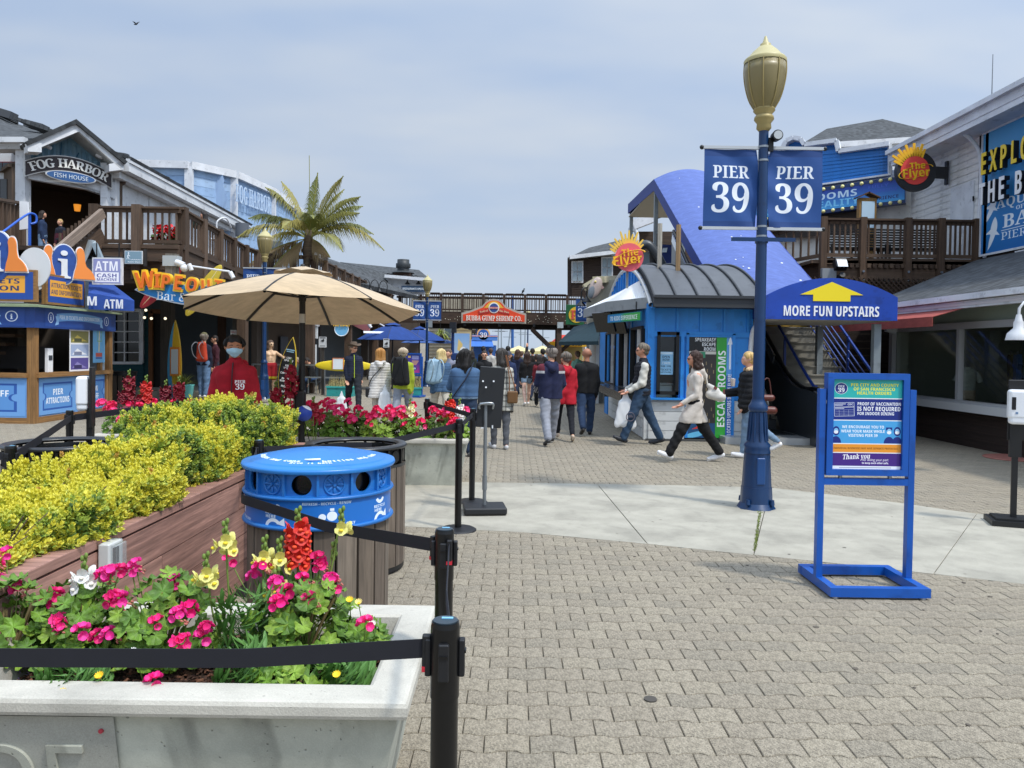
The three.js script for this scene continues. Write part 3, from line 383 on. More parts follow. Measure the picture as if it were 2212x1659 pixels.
obj('interior_wall',bx(.03,1.7,5,x0+.9,1.5,-17),M(0x77797a,.8),k);
obj('counter',[bx(.42,.05,3.9,x0-.16,.8,-16.7),bx(.05,.14,3.9,x0-.34,.72,-16.7)],M(0x3a3c3c,.25,{metalness:.6}),k);for(const z of[-15.2,-18])obj('counter_bracket',bx(.3,.2,.05,x0-.16,.66,z),M(0x6a6c6c,.5),k);

const arcp=(t,o=0)=>{const a=mix(-1,1,t),z=-(d0+d1)/2-a*((d1-d0)/2+.32+o),y=yE+.06+.95*(1-Math.pow(Math.abs(a),2.2))+o;return[z,y];};
const rg=(xa,xb,o)=>{const pos=[],idx=[];for(let i=0;i<=32;i++){const[z,y]=arcp(i/32,o);pos.push(xa,y,z,xb,y,z);}for(let i=0;i<32;i++){const a=i*2;idx.push(a,a+1,a+2,a+1,a+3,a+2);}const g=new THREE.BufferGeometry();g.setAttribute('position',new THREE.Float32BufferAttribute(pos,3));g.setIndex(idx);g.computeVertexNormals();return g;};
const rm=M(0x63666a,.5,{metalness:.35,map:T.paint});obj('roof',[rg(x0+.02,x1+.15,0),rg(x0+.02,x1+.15,-.06)],rm,k);
for(let i=0;i<=5;i++)obj('roof_seam',tube([...Array(13)].map((_,j)=>{const[z,y]=arcp(j/12,.02);return V(x0+.05+(W+.07)*i/5,y,z);}),.022,6,36),M(0x3f4245,.55,{metalness:.3}),k);
obj('gutter',[bx(W+.14,.17,.12,x0+W/2+.09,yE+.0,-d0+.36),bx(W+.14,.05,.16,x0+W/2+.09,yE+.1,-d0+.38),bx(W+.12,.03,.4,x0+W/2+.09,yE-.07,-d0+.15)],M(0x3b3d40,.5,{metalness:.3}),k);
const gab=new THREE.Shape();const gp=[...Array(25)].map((_,i)=>arcp(i/24,-.08));gab.moveTo(gp[0][0],yE-.1);gp.forEach(([z,y])=>gab.lineTo(z,y));gab.lineTo(gp[24][0],yE-.1);obj('gable',ext(gab,.06).rotateY(-Math.PI/2).translate(x0+.08,0,0),blu,k);
for(let i=0;i<15;i++){const t=.1+i*.8/14,[z,y]=arcp(t,-.1);obj('gable_batten',bx(.03,y-yE+.1,.04,x0-.0,(y+yE)/2,z),blu,k);}
obj('gable_trim',tube(gp.map(([z,y])=>V(x0-.0,y-.02,z)),.045,6,48),paintM(0xc9cccd),k);
obj('downspout',tube([V(x1+.02,yE-.05,-d0+.32),V(x1+.02,yE-.3,-d0+.3),V(x1-.03,yE-.5,-d0+.07),V(x1-.03,.1,-d0+.07)],.045,8,24),trimM,k);

const cp=thing('corrugated_canopy','small white corrugated metal canopy over the kiosk ticket windows','canopy'),A1=V(x0,2.98,-15.1),A2=V(x0,2.98,-18.6),N0=V(x0+.02,2.6,-14.15),C1=V(1.9,2.6,-15.6),C2=V(1.72,2.6,-18.5),F0=V(x0,2.6,-20);
const corr=(a,b,top0,top1,n)=>{const gs=[];for(let i=0;i<n;i++){const p=lerp(a,b,(i+.5)/n),q=lerp(top0,top1,(i+.5)/n);gs.push(tube([p,q],.028,6,1));}return gs;};
const wm=M(0xf0f2f2,.5);obj('roof_sheet',[slab([N0,A1,C1],.02),slab([C1,A1,A2,C2],.02),slab([C2,A2,F0],.02),...corr(N0,C1,A1,A1,20),...corr(C1,C2,A1,A2,34)],wm,cp);
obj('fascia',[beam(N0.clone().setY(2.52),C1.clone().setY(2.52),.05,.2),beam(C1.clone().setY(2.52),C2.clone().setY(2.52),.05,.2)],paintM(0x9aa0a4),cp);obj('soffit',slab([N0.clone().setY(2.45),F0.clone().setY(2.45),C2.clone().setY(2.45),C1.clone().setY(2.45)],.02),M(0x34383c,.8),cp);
const sg=thing('ride_experience_sign','thin hanging sign fading from blue to green under the corrugated canopy','sign'),s0=V(1.95,2.28,-15.7),s1=V(2.38,2.28,-14.25),mid=lerp(s0,s1,.5),ang=Math.atan2(-(s1.z-s0.z),s1.x-s0.x);sg.position.copy(mid);sg.rotation.y=ang;const sl=s0.distanceTo(s1);obj('board',bx(sl,.17,.03),paintM(0x2a8a9a),sg);obj('face',pl(sl-.02,.15,0,0,.018),print(512,64,(x,w,h)=>{const g=x.createLinearGradient(0,0,w,0);g.addColorStop(0,'#2f8ad6');g.addColorStop(.4,'#2f94c8');g.addColorStop(.55,'#3aa65a');g.addColorStop(1,'#45b04a');fill(x,g,w,h);x.fillStyle='#eef6f4';fitText(x,'7D RIDE EXPERIENCE',256,33,430,36);}),sg);obj('hanger',[cyl(.01,.01,.2,-sl*.35,.18,0,6),cyl(.01,.01,.2,sl*.35,.18,0,6)],blackM,sg);
for(const[u,v,d,l]of[[1305,696,15.9,'black wall monitor under the canopy, nearer the walkway'],[1330,700,16.3,'black wall monitor under the canopy, nearer the kiosk window']]){const p=P(u,v,d),t=thing('monitor',l,'monitor',p,-1.0);obj('screen',mv(bx(.6,.42,.05),0,0,0,0,.35),M(0x15171a,.2),t);obj('arm',bx(.05,.35,.05,0,.25,-.1),blackM,t);}

const fs=thing('flyer_roof_sign','pink disc sign with yellow sun rays and yellow script on the kiosk roof','sign',P(1357,556,14.5)),yl=M(0xf1b51c,.45),rays=[];obj('disc',mv(cyl(.3,.3,.1,0,0,0,36).rotateX(Math.PI/2),.02,0,0),M(0xe2606a,.55),fs);
for(let i=0;i<13;i++){const a=2.7-i*.165,l=.14+(i%2)*.07+(i>4&&i<10?.08:0);rays.push(mv(ext([[-.035,0],[.035,0],[.014,l],[-.014,l]],.03),Math.cos(a)*.29,Math.sin(a)*.29,-.04,0,0,a-Math.PI/2));}obj('rays',rays,M(0xe8c04a,.5),fs);
obj('lettering',[mv(text3('The','sans_bold',.15,.03),.02,.1,.07,0,0,.12),mv(text3('Flyer','sans_bold',.19,.03),-.02,-.08,.07,0,0,.12),mv(new THREE.TorusGeometry(.36,.02,6,40,5.4).scale(1,.35,1),0,-.02,.09,0,0,.35)],yl,fs);obj('support',bx(.05,.4,.05,0,-.45,-.1),grayM,fs);fs.scale.setScalar(.88);
const pA=P(1424,586,15.4),pB=P(1464,590,15.2);for(const[p,v,l,c]of[[pA,489,'weathered white pole on the kiosk roof beside the pink disc sign',0xd2cfc4],[pB,484,'rust-stained pole on the kiosk roof, farther from the pink disc sign',0xb99a72]]){const t=thing('roof_pole',l,'pole',p);obj('pole',bx(.08,1.0,.08,0,.45,0),woodM(c),t);obj('base_plate',bx(.2,.03,.2,0,-.02,0),M(0xb5b5b0,.6),t);}

const g=thing('green_awning_shop','small shop with a dark teal awning behind the blue kiosk','shop'),a0=P(1292,738,22),a1=P(1207,739,24.5);obj('awning',[slab([P(1207,738,24.5),P(1292,737,22),P(1300,690,24),P(1240,706,26)],.02),slab([P(1207,746,24.5),P(1292,745,22),P(1292,737,22),P(1207,738,24.5)],.02)],clothM(0x24424c),g);obj('wall',bx(2.4,3.1,4,3.9,1.55,-26),woodM(0x8a8d88),g);obj('door_frame',bx(.1,2.1,2.2,2.66,1.05,-25),M(0xc8cac8,.6),g);
const q=quad(P(1209,737,24.4),P(1240,737,23.5),P(1250,722,24.05),P(1222,724,25));[[0,0],[1,0],[1,1],[0,0],[1,1],[0,1]].forEach(([a,b],i)=>q.attributes.uv.setXY(i,a,b));

const fh=thing('fish_sign','grey and pink fish-shaped sign hung under a cream eave beside the kiosk','sign',P(1286,622,24),0);fh.scale.setScalar(.62);obj('body',mv(new THREE.SphereGeometry(.5,20,14).scale(.62,1.15,.3),0,0,0,0,0,-.35),M(0xb9a8a0,.5),fh);obj('belly',mv(new THREE.SphereGeometry(.42,18,12).scale(.5,1.05,.32),-.12,-.12,.02,0,0,-.35),M(0x7d858c,.5),fh);obj('eye',ball(.06,-.02,.3,.13),M(0xe6d27a,.4),fh);obj('fin',mv(ext([[0,0],[.25,.1],[.1,.3]],.04),.2,-.1,0),M(0xa88a84,.6),fh);
const ev=thing('cream_gable_shop','shop with a cream gabled eave and black barn lamps left of the kiosk','shop');obj('eave',[beam(P(1262,622,24.5),P(1293,604,24.5),.4,.22),beam(P(1293,604,24.5),P(1330,602,26),.4,.2)],paintM(0xd8cfae),ev);obj('wall',[slab([P(1268,740,24.8),P(1330,740,24.8),P(1330,604,24.8),P(1293,606,24.8),P(1268,624,24.8)],.2)],paintM(0xb9b4a2),ev);for(let i=0;i<2;i++){const p=P(1255+i*12,655-i*8,24.2);obj('barn_lamp',[lathe([[.03,.1],[.05,.05],[.17,-.08]],14).translate(p.x,p.y,p.z),tube([V(p.x,p.y+.1,p.z),V(p.x+.05,p.y+.45,p.z),V(p.x+.4,p.y+.5,p.z-.3)],.02)],blackM,ev);}
}
// ---------- footbridge over the walkway and what stands beyond it ----------
{
const b=thing('footbridge','dark timber footbridge with railing spanning the walkway behind the crowd','bridge'),zB=-47,a=P(820,692,47),c=P(1262,692,47),x0=-7.6,x1=5.2,m=[woodM(0x59463a),woodM(0x4b3a30),woodM(0x655142)];
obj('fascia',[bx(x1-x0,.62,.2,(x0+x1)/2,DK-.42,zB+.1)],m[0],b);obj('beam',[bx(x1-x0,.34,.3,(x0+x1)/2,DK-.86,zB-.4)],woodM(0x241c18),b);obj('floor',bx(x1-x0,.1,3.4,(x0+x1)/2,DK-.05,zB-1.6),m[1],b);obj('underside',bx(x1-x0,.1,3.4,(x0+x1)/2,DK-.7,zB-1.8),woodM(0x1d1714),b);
obj('far_fascia',bx(x1-x0,.6,.2,(x0+x1)/2,DK-.42,zB-3.4),m[1],b);
const us=[865,909,953,999,1044,1089,1134,1179,1225,1262].map(u=>PD(u,47,4).x);
for(const x of us)obj('post',bx(.17,1.36,.17,x,DK+.42,zB+.12),m[0],b);
for(let i=0;i+1<us.length;i++){railing(b,V(us[i]+.08,DK,zB+.08),V(us[i+1]-.08,DK,zB+.08),8,1.12,{m});}
railing(b,V(x0,DK,zB-3.3),V(x1,DK,zB-3.3),50,1.12,{m,small:1});
const pr=PD(1206,47).x,plx=PD(832,47).x;for(const[x,z]of[[pr,zB+.2],[plx,zB],[pr+.1,zB-3.2],[plx,zB-3.2]])obj('pier_post',bx(.3,DK-.7,.3,x,(DK-.7)/2,z),m[0],b);
for(const[x,s,z]of[[pr,-1,zB+.15],[pr+.1,-1,zB-3],[plx,1,zB],[pr,1,zB-1.5]])obj('brace',beam(V(x,1.4,z),V(x+s*1.7,DK-.95,z),.22,.22),m[1],b);
obj('junction_box',bx(.36,.36,.1,pr+.05,DK-.75,zB+.42),M(0xaab4b8,.5),b);obj('junction_box',bx(.4,.4,.1,PD(927,47).x,DK-.8,zB+.42),M(0x8f989c,.5),b);
for(let i=0;i<5;i++)obj('lamp',[bx(.14,.2,.14,x0+2.6+i*2.1,DK-.78,zB+.3)],blackM,b);
const bulbs=[];const R=mul32(3);for(let i=0;i<110;i++)bulbs.push(mv(new THREE.SphereGeometry(.022,5,4),x0+.3+R()*(x1-x0-.6),DK-.2-R()*.45,zB+.22));tag(obj('string_lights',bulbs,M(0xf2ead0,.4),b),null,null,null,'stuff');

const s=thing('restaurant_sign','orange arched restaurant sign with raised white letters on the footbridge','sign',P(1067,676,46.6)),W=3.92,H=1.42;
const o=k=>{const sh=new THREE.Shape(),w=W/2-k;sh.moveTo(-w,-.62+k);sh.lineTo(w,-.62+k);sh.lineTo(w,-.02-k);sh.bezierCurveTo(w*.75,.08-k,w*.52,.3-k,w*.4,.38-k);sh.bezierCurveTo(w*.3,.42-k,w*.3,.82-k,0,.84-k);sh.bezierCurveTo(-w*.3,.82-k,-w*.3,.42-k,-w*.4,.38-k);sh.bezierCurveTo(-w*.52,.3-k,-w*.75,.08-k,-w,-.02-k);return sh;};
obj('frame',ext(o(0),.1),M(0xb0aa9c,.6),s);obj('panel',ext(o(.1),.03).translate(0,0,.1),M(0xe2491f,.5),s);
const yc=new THREE.Shape();yc.moveTo(-.62,.3);yc.bezierCurveTo(-.4,.4,-.4,.68,0,.7);yc.bezierCurveTo(.4,.68,.4,.4,.62,.3);obj('arch_field',ext(yc,.01).translate(0,0,.13),M(0xe8b33a,.5),s);
const w1=mv(text3('BUBBA GUMP SHRIMP CO.','serif_bold',.3,.05),0,-.33,.13);w1.computeBoundingBox();w1.scale(3.35/(w1.boundingBox.max.x-w1.boundingBox.min.x),1,1);obj('lettering',w1,M(0xf6efe2,.5),s);
obj('badge',[mv(cyl(.32,.32,.05,0,0,0,28).rotateX(Math.PI/2),0,.3,.15)],M(0xf1ece4,.5),s);obj('badge_disc',mv(cyl(.26,.26,.05,0,0,0,28).rotateX(Math.PI/2),0,.3,.165),M(0x33508f,.5),s);obj('badge_band',bx(.5,.13,.03,0,.29,.2),M(0xc03a3a,.5),s);obj('badge_lettering',mv(text3('SEAFOOD','serif_bold',.07,.01),0,.29,.215),M(0xf6efe2,.5),s);
const rb=k=>mv(ext([[0,-.09],[.66,-.2],[.6,-.08],[.66,.02],[0,.1]],.03),k*.28,.1,.14,0,0,0).scale(k,1,1);const rib=obj('ribbon',[ext([[.28,.02],[.95,-.1],[.9,.0],[.95,.12],[.28,.26]],.03).translate(0,0,.14),ext([[-.28,.02],[-.95,-.1],[-.9,.0],[-.95,.12],[-.28,.26]].reverse(),.03).translate(0,0,.14)],M(0xc42a2a,.5),s);
obj('ribbon_lettering',[mv(text3('End of','serif_bold',.11,.01),-.6,.09,.172,0,0,.18),mv(text3('the Pier','serif_bold',.11,.01),.62,.09,.172,0,0,-.18)],M(0xf1d9b0,.5),s);
const g=thing('green_square_sign','green square sign with a yellow disc and red letter at the bridge right end','sign',P(1242,680,44));obj('board',rbx(1.05,1.15,.08,.03),paintM(0x1f6a40),g);obj('disc',mv(cyl(.46,.46,.03,0,0,0,30).rotateX(Math.PI/2),.1,0,.05),M(0xe6c13a,.5),g);obj('letter',mv(text3('P','serif_bold',.5,.03),-.05,0,.07),M(0xd5564a,.5),g);

const bird=(l,p,open)=>{const t=thing('bird',l,'bird',p),wing=s=>ext([[0,0],[.05,.12],[.26,.2],[.12,.02],[.1,-.05]].map(([x,y])=>[x*s,y]).slice()[s<0?'reverse':'slice'](),.015);obj('body',[mv(new THREE.SphereGeometry(.1,12,9).scale(1,.7,.65),0,0,0,0,0,open?.2:1.0),ball(.045,open?.1:.06,open?.05:.13,0,10),mv(new THREE.ConeGeometry(.05,.16,8).scale(1,1,.4),open?-.14:-.07,open?-.03:-.13,0,0,0,open?1.4:2.6),mv(new THREE.ConeGeometry(.014,.04,6),open?.15:.11,open?.06:.13,0,0,0,-1.5)],M(0x2c3036,.8),t);if(open){obj('wing',mv(wing(1),0,.03,.02,0,-.5),M(0x343840,.8),t);obj('wing',mv(wing(-1),0,.03,-.03,0,.5),M(0x343840,.8),t);}};
bird('dark pigeon perched on the footbridge top rail',V(P(1130,634,46.9).x,DK+1.2+.1,-46.9),0);bird('dark gull gliding in the sky just above the footbridge',P(1245,722*.0+626,40),1);bird('tiny dark bird high in the sky at the upper left',P(294,52,60),1);
}
{
const f=thing('waterfront_building','beige sided building with dark timber balconies seen under the footbridge','building'),d=62,q=(u,v,dd=d)=>P(u,v,dd),be=paintM(0xa9a08c);
obj('wall',slab([q(890,775),q(1054,775),q(1054,640),q(890,640)],1),be,f);for(let i=0;i<14;i++)obj('board',beam(q(892,770-i*7,d-.05),q(1053,770-i*7,d-.05),.06,.05),be,f);
for(const[u0,u1,v0,v1]of[[959,976,700,730],[1041,1051,710,728],[1000,1012,712,730]]){const w=obj('window',slab([q(u0,v1,d-.1),q(u1,v1,d-.1),q(u1,v0,d-.1),q(u0,v0,d-.1)],.05),trimM,f);obj('pane',slab([q(u0+1.5,v1-1.5,d-.14),q(u1-1.5,v1-1.5,d-.14),q(u1-1.5,v0+1.5,d-.14),q(u0+1.5,v0+1.5,d-.14)],.02),M(0x59656c,.1),w);}
obj('cornice',[beam(q(978,717,60),q(1044,716,60),.5,.25),beam(q(978,740,60),q(1040,739,60),.5,.2)],woodM(0x4c4036),f);for(let i=0;i<12;i++)obj('baluster',beam(q(980+i*5.6,718,60),q(980+i*5.6,738,60),.1,.1),woodM(0x4c4036),f);
for(const u of[1000,1016,1036])obj('post',beam(q(u,785,60),q(u,700,60),.3,.3),woodM(0x40362e),f);obj('stair_beam',beam(q(980,720,58),q(998,740,58),.6,.4),woodM(0x50443a),f);

const m=thing('cookie_shop','white gabled shop with a red square sign seen left of the bridge lamp','shop'),mq=(u,v)=>P(u,v,56);obj('wall',slab([mq(866,790),mq(925,790),mq(925,705),mq(905,690),mq(866,700)],.5),paintM(0xd8d2c4),m);obj('trim',beam(mq(866,712),mq(925,712),.2,.3),trimM,m);
const ms=thing('red_shop_sign','red square sign with white script seen between the blue umbrellas and the bridge','sign',P(881,717,55));obj('board',bx(.98,.78,.06),M(0xf0ece6,.6),ms);obj('face',pl(.9,.7,0,0,.035),print(200,156,(x,w,h)=>{fill(x,'#c9262f',w,h);x.fillStyle='#f6efe9';x.save();x.translate(100,84);x.rotate(-.22);fitText(x,'Mrs. Fields',0,0,178,52,'italic bold','serif');x.fillRect(-80,34,160,5);x.restore();}),ms);

const ml=['leftmost slim boat mast of the cluster beyond the crowd','second slim boat mast of the cluster beyond the crowd','third slim boat mast, leaning, beyond the crowd','tall blue mast beyond the crowd','slim mast between the blue mast and the far lamp','slim mast just left of the far lamp post','slim mast right of the far lamp post by the dark brace'];
[[1077,690,1076],[1083,690,1083],[1103,708,1095],[1107,640,1107,1],[1125,695,1125],[1135,700,1133],[1173,710,1172]].forEach(([u,v,u2,bl],i)=>{const t=thing('boat_mast',ml[i],'mast',V(0,0,0),0,bl?undefined:'boat masts beyond the crowd'),p=P(u2,775,95),q=P(u,v,95);obj('pole',tube([p,q],bl?.2:.085,6,1),bl?paintM(0x2d62a8):M(0x8d979e,.5),t);obj('spreader',beam(lerp(p,q,.7).add(V(-.8,0,0)),lerp(p,q,.7).add(V(.8,0,0)),.08,.08),M(0x8d979e,.5),t);});

for(const[u0,u1,d,l]of[[1092,1150,70,'cream market tent canopy beyond the crowd, left of the far lamp'],[1142,1205,66,'cream market tent canopy beyond the crowd by the dark bridge post']]){const t=thing('market_tent',l,'tent'),y=1.6,A=PD(u0,d,y),B=PD(u1,d,y),w=B.x-A.x,C=V((A.x+B.x)/2,y+.5,-d-1.5);const c4=[A,B,V(B.x,y,-d-3),V(A.x,y,-d-3)];obj('roof',c4.map((p,i)=>slab([p,c4[(i+1)%4],C],.02)),clothM(0xeee0a8),t);obj('valance',[bx(w,.25,.03,C.x,y-.12,-d)],clothM(0xeadf9f),t);for(const p of c4)obj('pole',cyl(.03,.03,y,p.x,y/2,p.z,8),steelM,t);}
const st=thing('food_stand','food stand with a red roof and yellow band beyond the crowd','stand'),sp=P(1226,745,52);obj('roof',[mv(new THREE.CylinderGeometry(.7,1.5,.55,4,1).rotateY(Math.PI/4).scale(1.1,1,.8),sp.x,2.45,sp.z)],M(0xd8402a,.6),st);obj('sign_band',bx(2.5,.32,1.7,sp.x,2.1,sp.z),M(0xe9b322,.5),st);obj('counter',bx(2.3,1.0,1.5,sp.x,.5,sp.z),M(0xc7452c,.6),st);for(const s of[-1,1])obj('post',bx(.1,1.1,.1,sp.x+s*1.05,1.5,sp.z+.7),M(0xd9b05a,.6),st);obj('back_panel',bx(2.2,1.0,.06,sp.x,1.5,sp.z-.7),M(0x9aa86a,.6),st);
obj('lettering',mv(text3('HOT DOGS','sans_bold',.18,.02),sp.x+.3,2.1,sp.z+.855),M(0x2a2118,.6),st);
const ik=thing('far_ticket_booth','small blue ticket booth with a curved orange-edged crest far down the walkway','booth'),ip=PD(1038,58);obj('awning',slab([V(ip.x-1.4,1.9,-56.6),V(ip.x+1.0,1.9,-56.6),V(ip.x+.8,2.5,-58),V(ip.x-.6,2.5,-58)],.04),clothM(0x4c82d8),ik);obj('band',bx(1.9,.42,.2,ip.x+.3,2.55,-57.6),paintM(0x5b8fd6),ik);obj('stripe',bx(1.95,.07,.22,ip.x+.3,2.68,-57.58),M(0xe0a8a0,.6),ik);obj('crest',[mv(cyl(.5,.5,.16,0,0,0,24).rotateX(Math.PI/2),ip.x+.2,2.8,-57.6)],M(0xe6b276,.6),ik);obj('crest_disc',mv(cyl(.4,.4,.2,0,0,0,24).rotateX(Math.PI/2),ip.x+.2,2.78,-57.6),paintM(0x3567b4),ik);obj('number',mv(text3('39','serif_bold',.36,.02),ip.x+.2,2.76,-57.48),M(0xf2f2f2,.6),ik);obj('wall',bx(1.7,2,1.4,ip.x+.3,1,-58.4),paintM(0x3f6fb8),ik);

const pc=thing('poster_case','cream poster case with a faded picture standing beside a dark timber post','poster case',PD(996,40));obj('frame',[bx(1.0,1.75,.2,0,1.75,0),bx(.8,.9,.16,0,.45,0)],paintM(0xcdb98c),pc);obj('gable',mv(ext([[-.55,0],[.55,0],[0,.14]],.24),0,2.62,-.12),paintM(0xb59f72),pc);obj('poster',pl(.84,1.5,0,1.72,.105),print(96,160,(x,w,h)=>{const g=x.createLinearGradient(0,0,0,h);g.addColorStop(0,'#7fa8d8');g.addColorStop(1,'#c2d0dc');fill(x,g,w,h);x.fillStyle='#dfc27a';x.beginPath();x.moveTo(30,30);x.lineTo(56,60);x.lineTo(48,110);x.lineTo(24,90);x.fill();x.fillStyle='#eef2f4';x.beginPath();x.arc(58,92,18,0,7);x.fill();}),pc);
const pp=thing('telescope_viewer','dark blue coin viewer pole standing left of the poster case','viewer',PD(977,36));obj('pole',cyl(.07,.08,2.8,0,1.4,0,12),navyM,pp);obj('head',[bx(.3,.3,.3,0,2.75,0),bx(.22,.18,.5,.05,2.5,0)],M(0x12171f,.5),pp);obj('base_box',rbx(.5,.34,.4,.04,0,1.3,0),navyM,pp);

for(const[u,v,d,l,r]of[[951,722,40,'yellow green fern in a hanging basket right of the bridge lamp post',.78],[903,724,46,'dull green fern in a hanging basket left of the bridge lamp post',.5]]){const t=thing('hanging_fern',l,'hanging plant',P(u,v,d)),R=mul32(u),gs=[];obj('basket',new THREE.SphereGeometry(r*.5,16,8,0,6.3,Math.PI/2,Math.PI/2).translate(0,-.05,0),woodM(0x3a3026),t);for(let i=0;i<150;i++){const a=R()*6.28,el=.2+R()*1.2,L=r*(.6+R()*.6),w=.05,ca=Math.cos(a),sa=Math.sin(a);const g=new THREE.PlaneGeometry(w,L,1,4),p=g.attributes.position;for(let k=0;k<p.count;k++){const tt=p.getY(k)/L+.5,s=p.getX(k)*(1-tt*.9),rr=L*tt*Math.cos(el),y=L*(tt*Math.sin(el)-tt*tt*.75);p.setXYZ(k,ca*rr-sa*s,y,sa*rr+ca*s);}g.computeVertexNormals();gs.push(g);}obj('foliage',gs,M(r>.6?0x8f9a2a:0x74803a,.8,{transmission:.3,thickness:0}),t);obj('hanger',tube([V(0,.1,0),V(0,1.6,0)],.015,5),blackM,t);}
}
{
const h=thing('brown_house','dark brown clapboard house with a grey hip roof behind the pink roof sign','house'),d=38,q=(u,v,dd=d)=>P(u,v,dd),br=woodM(0x4a3c34);
obj('wall',[slab([q(1235,640),q(1400,640),q(1400,548),q(1235,556)],.3),slab([q(1235,640,38),q(1235,556,38),q(1233,560,46),q(1233,640,46)].reverse(),.2)],br,h);for(let i=0;i<16;i++)obj('board',beam(q(1235,638-i*5,d-.05),q(1398,638-i*5.4,d-.05),.05,.1),br,h);
obj('eave',[beam(q(1230,557,d-.3),q(1342,544,d-.3),.5,.18)],trimM,h);obj('roof',[slab([q(1229,556,d-.5),q(1420,530,d-.5),q(1400,504,d+4),q(1272,535,d+4)],.15)],shingM,h);
for(const[u0,u1,v0,v1]of[[1234.5,1260,564,611],[1299,1324,555,602]]){const w=obj('window',slab([q(u0,v1,d-.12),q(u1,v1,d-.12),q(u1,v0-1,d-.12),q(u0,v0,d-.12)],.06),trimM,h),c=(u0+u1)/2;for(const[a,b]of[[u0+2.5,c-1.2],[c+1.2,u1-2.5]])for(const[e,f]of[[v0+3,(v0+v1)/2-1],[(v0+v1)/2+1,v1-4]])obj('pane',slab([q(a,f,d-.2),q(b,f,d-.2),q(b,e,d-.2),q(a,e,d-.2)],.02),M(0x8b9aa2,.08),w);}
const g=thing('white_gable_house','white trimmed building with a shaded porch painted flat beside the canopy upper end','house'),e=33;obj('wall',slab([q(1376,600,e),q(1500,600,e),q(1500,500,e),q(1376,500,e)],.3),woodM(0x5a4a3e),g);obj('eave',[beam(q(1366,487,e-.5),q(1416,468,e-.5),.4,.4),beam(q(1366,492,e-.5),q(1366,500,e-.5),.3,.3)],trimM,g);obj('roof',slab([q(1364,485,e-.6),q(1416,466,e-.6),q(1440,462,e+3),q(1400,470,e+3)],.1),shingM,g);obj('downspout',tube([q(1371,492,e-.6),q(1376,508,e-.6),q(1374,545,e-.6)],.09),trimM,g);  // no porch depth: the wall is one slab, its brown stands for shade
const u=thing('escalator_housing','dark grey rounded escalator housing with glass rising behind the roof poles','housing');const r2=[[1362,590],[1366,558],[1384,532],[1398,528],[1412,540],[1440,590]];obj('shell',tube(r2.map(([a,b])=>q(a,b,21)),.12,8,40),M(0x3b4044,.4),u);obj('glass',slab([q(1366,588,21.1),q(1402,588,21.1),q(1402,545,21.1),q(1390,545,21.1),q(1370,566,21.1)],.03),M(0x7f949c,.08,{transmission:.6,thickness:0}),u);obj('side',slab([q(1404,590,21.2),q(1440,590,21.2),q(1414,545,21.2),q(1402,534,21.2)],.1),M(0x22262a,.4),u);obj('mural',slab([q(1430,590,25),q(1502,590,25),q(1470,530,25),q(1430,528,25)],.05),M(0x1f3674,.6),u);
const bp=[[1430,572,12],[1446,560,8]];obj('mural_shape',[slab([q(1444,588,24.9),q(1470,588,24.9),q(1462,562,24.9)],.02),slab([q(1430,545,24.9),q(1440,545,24.9),q(1442,535,24.9),q(1432,536,24.9)],.02)],M(0xd6e4ee,.6),u);
}
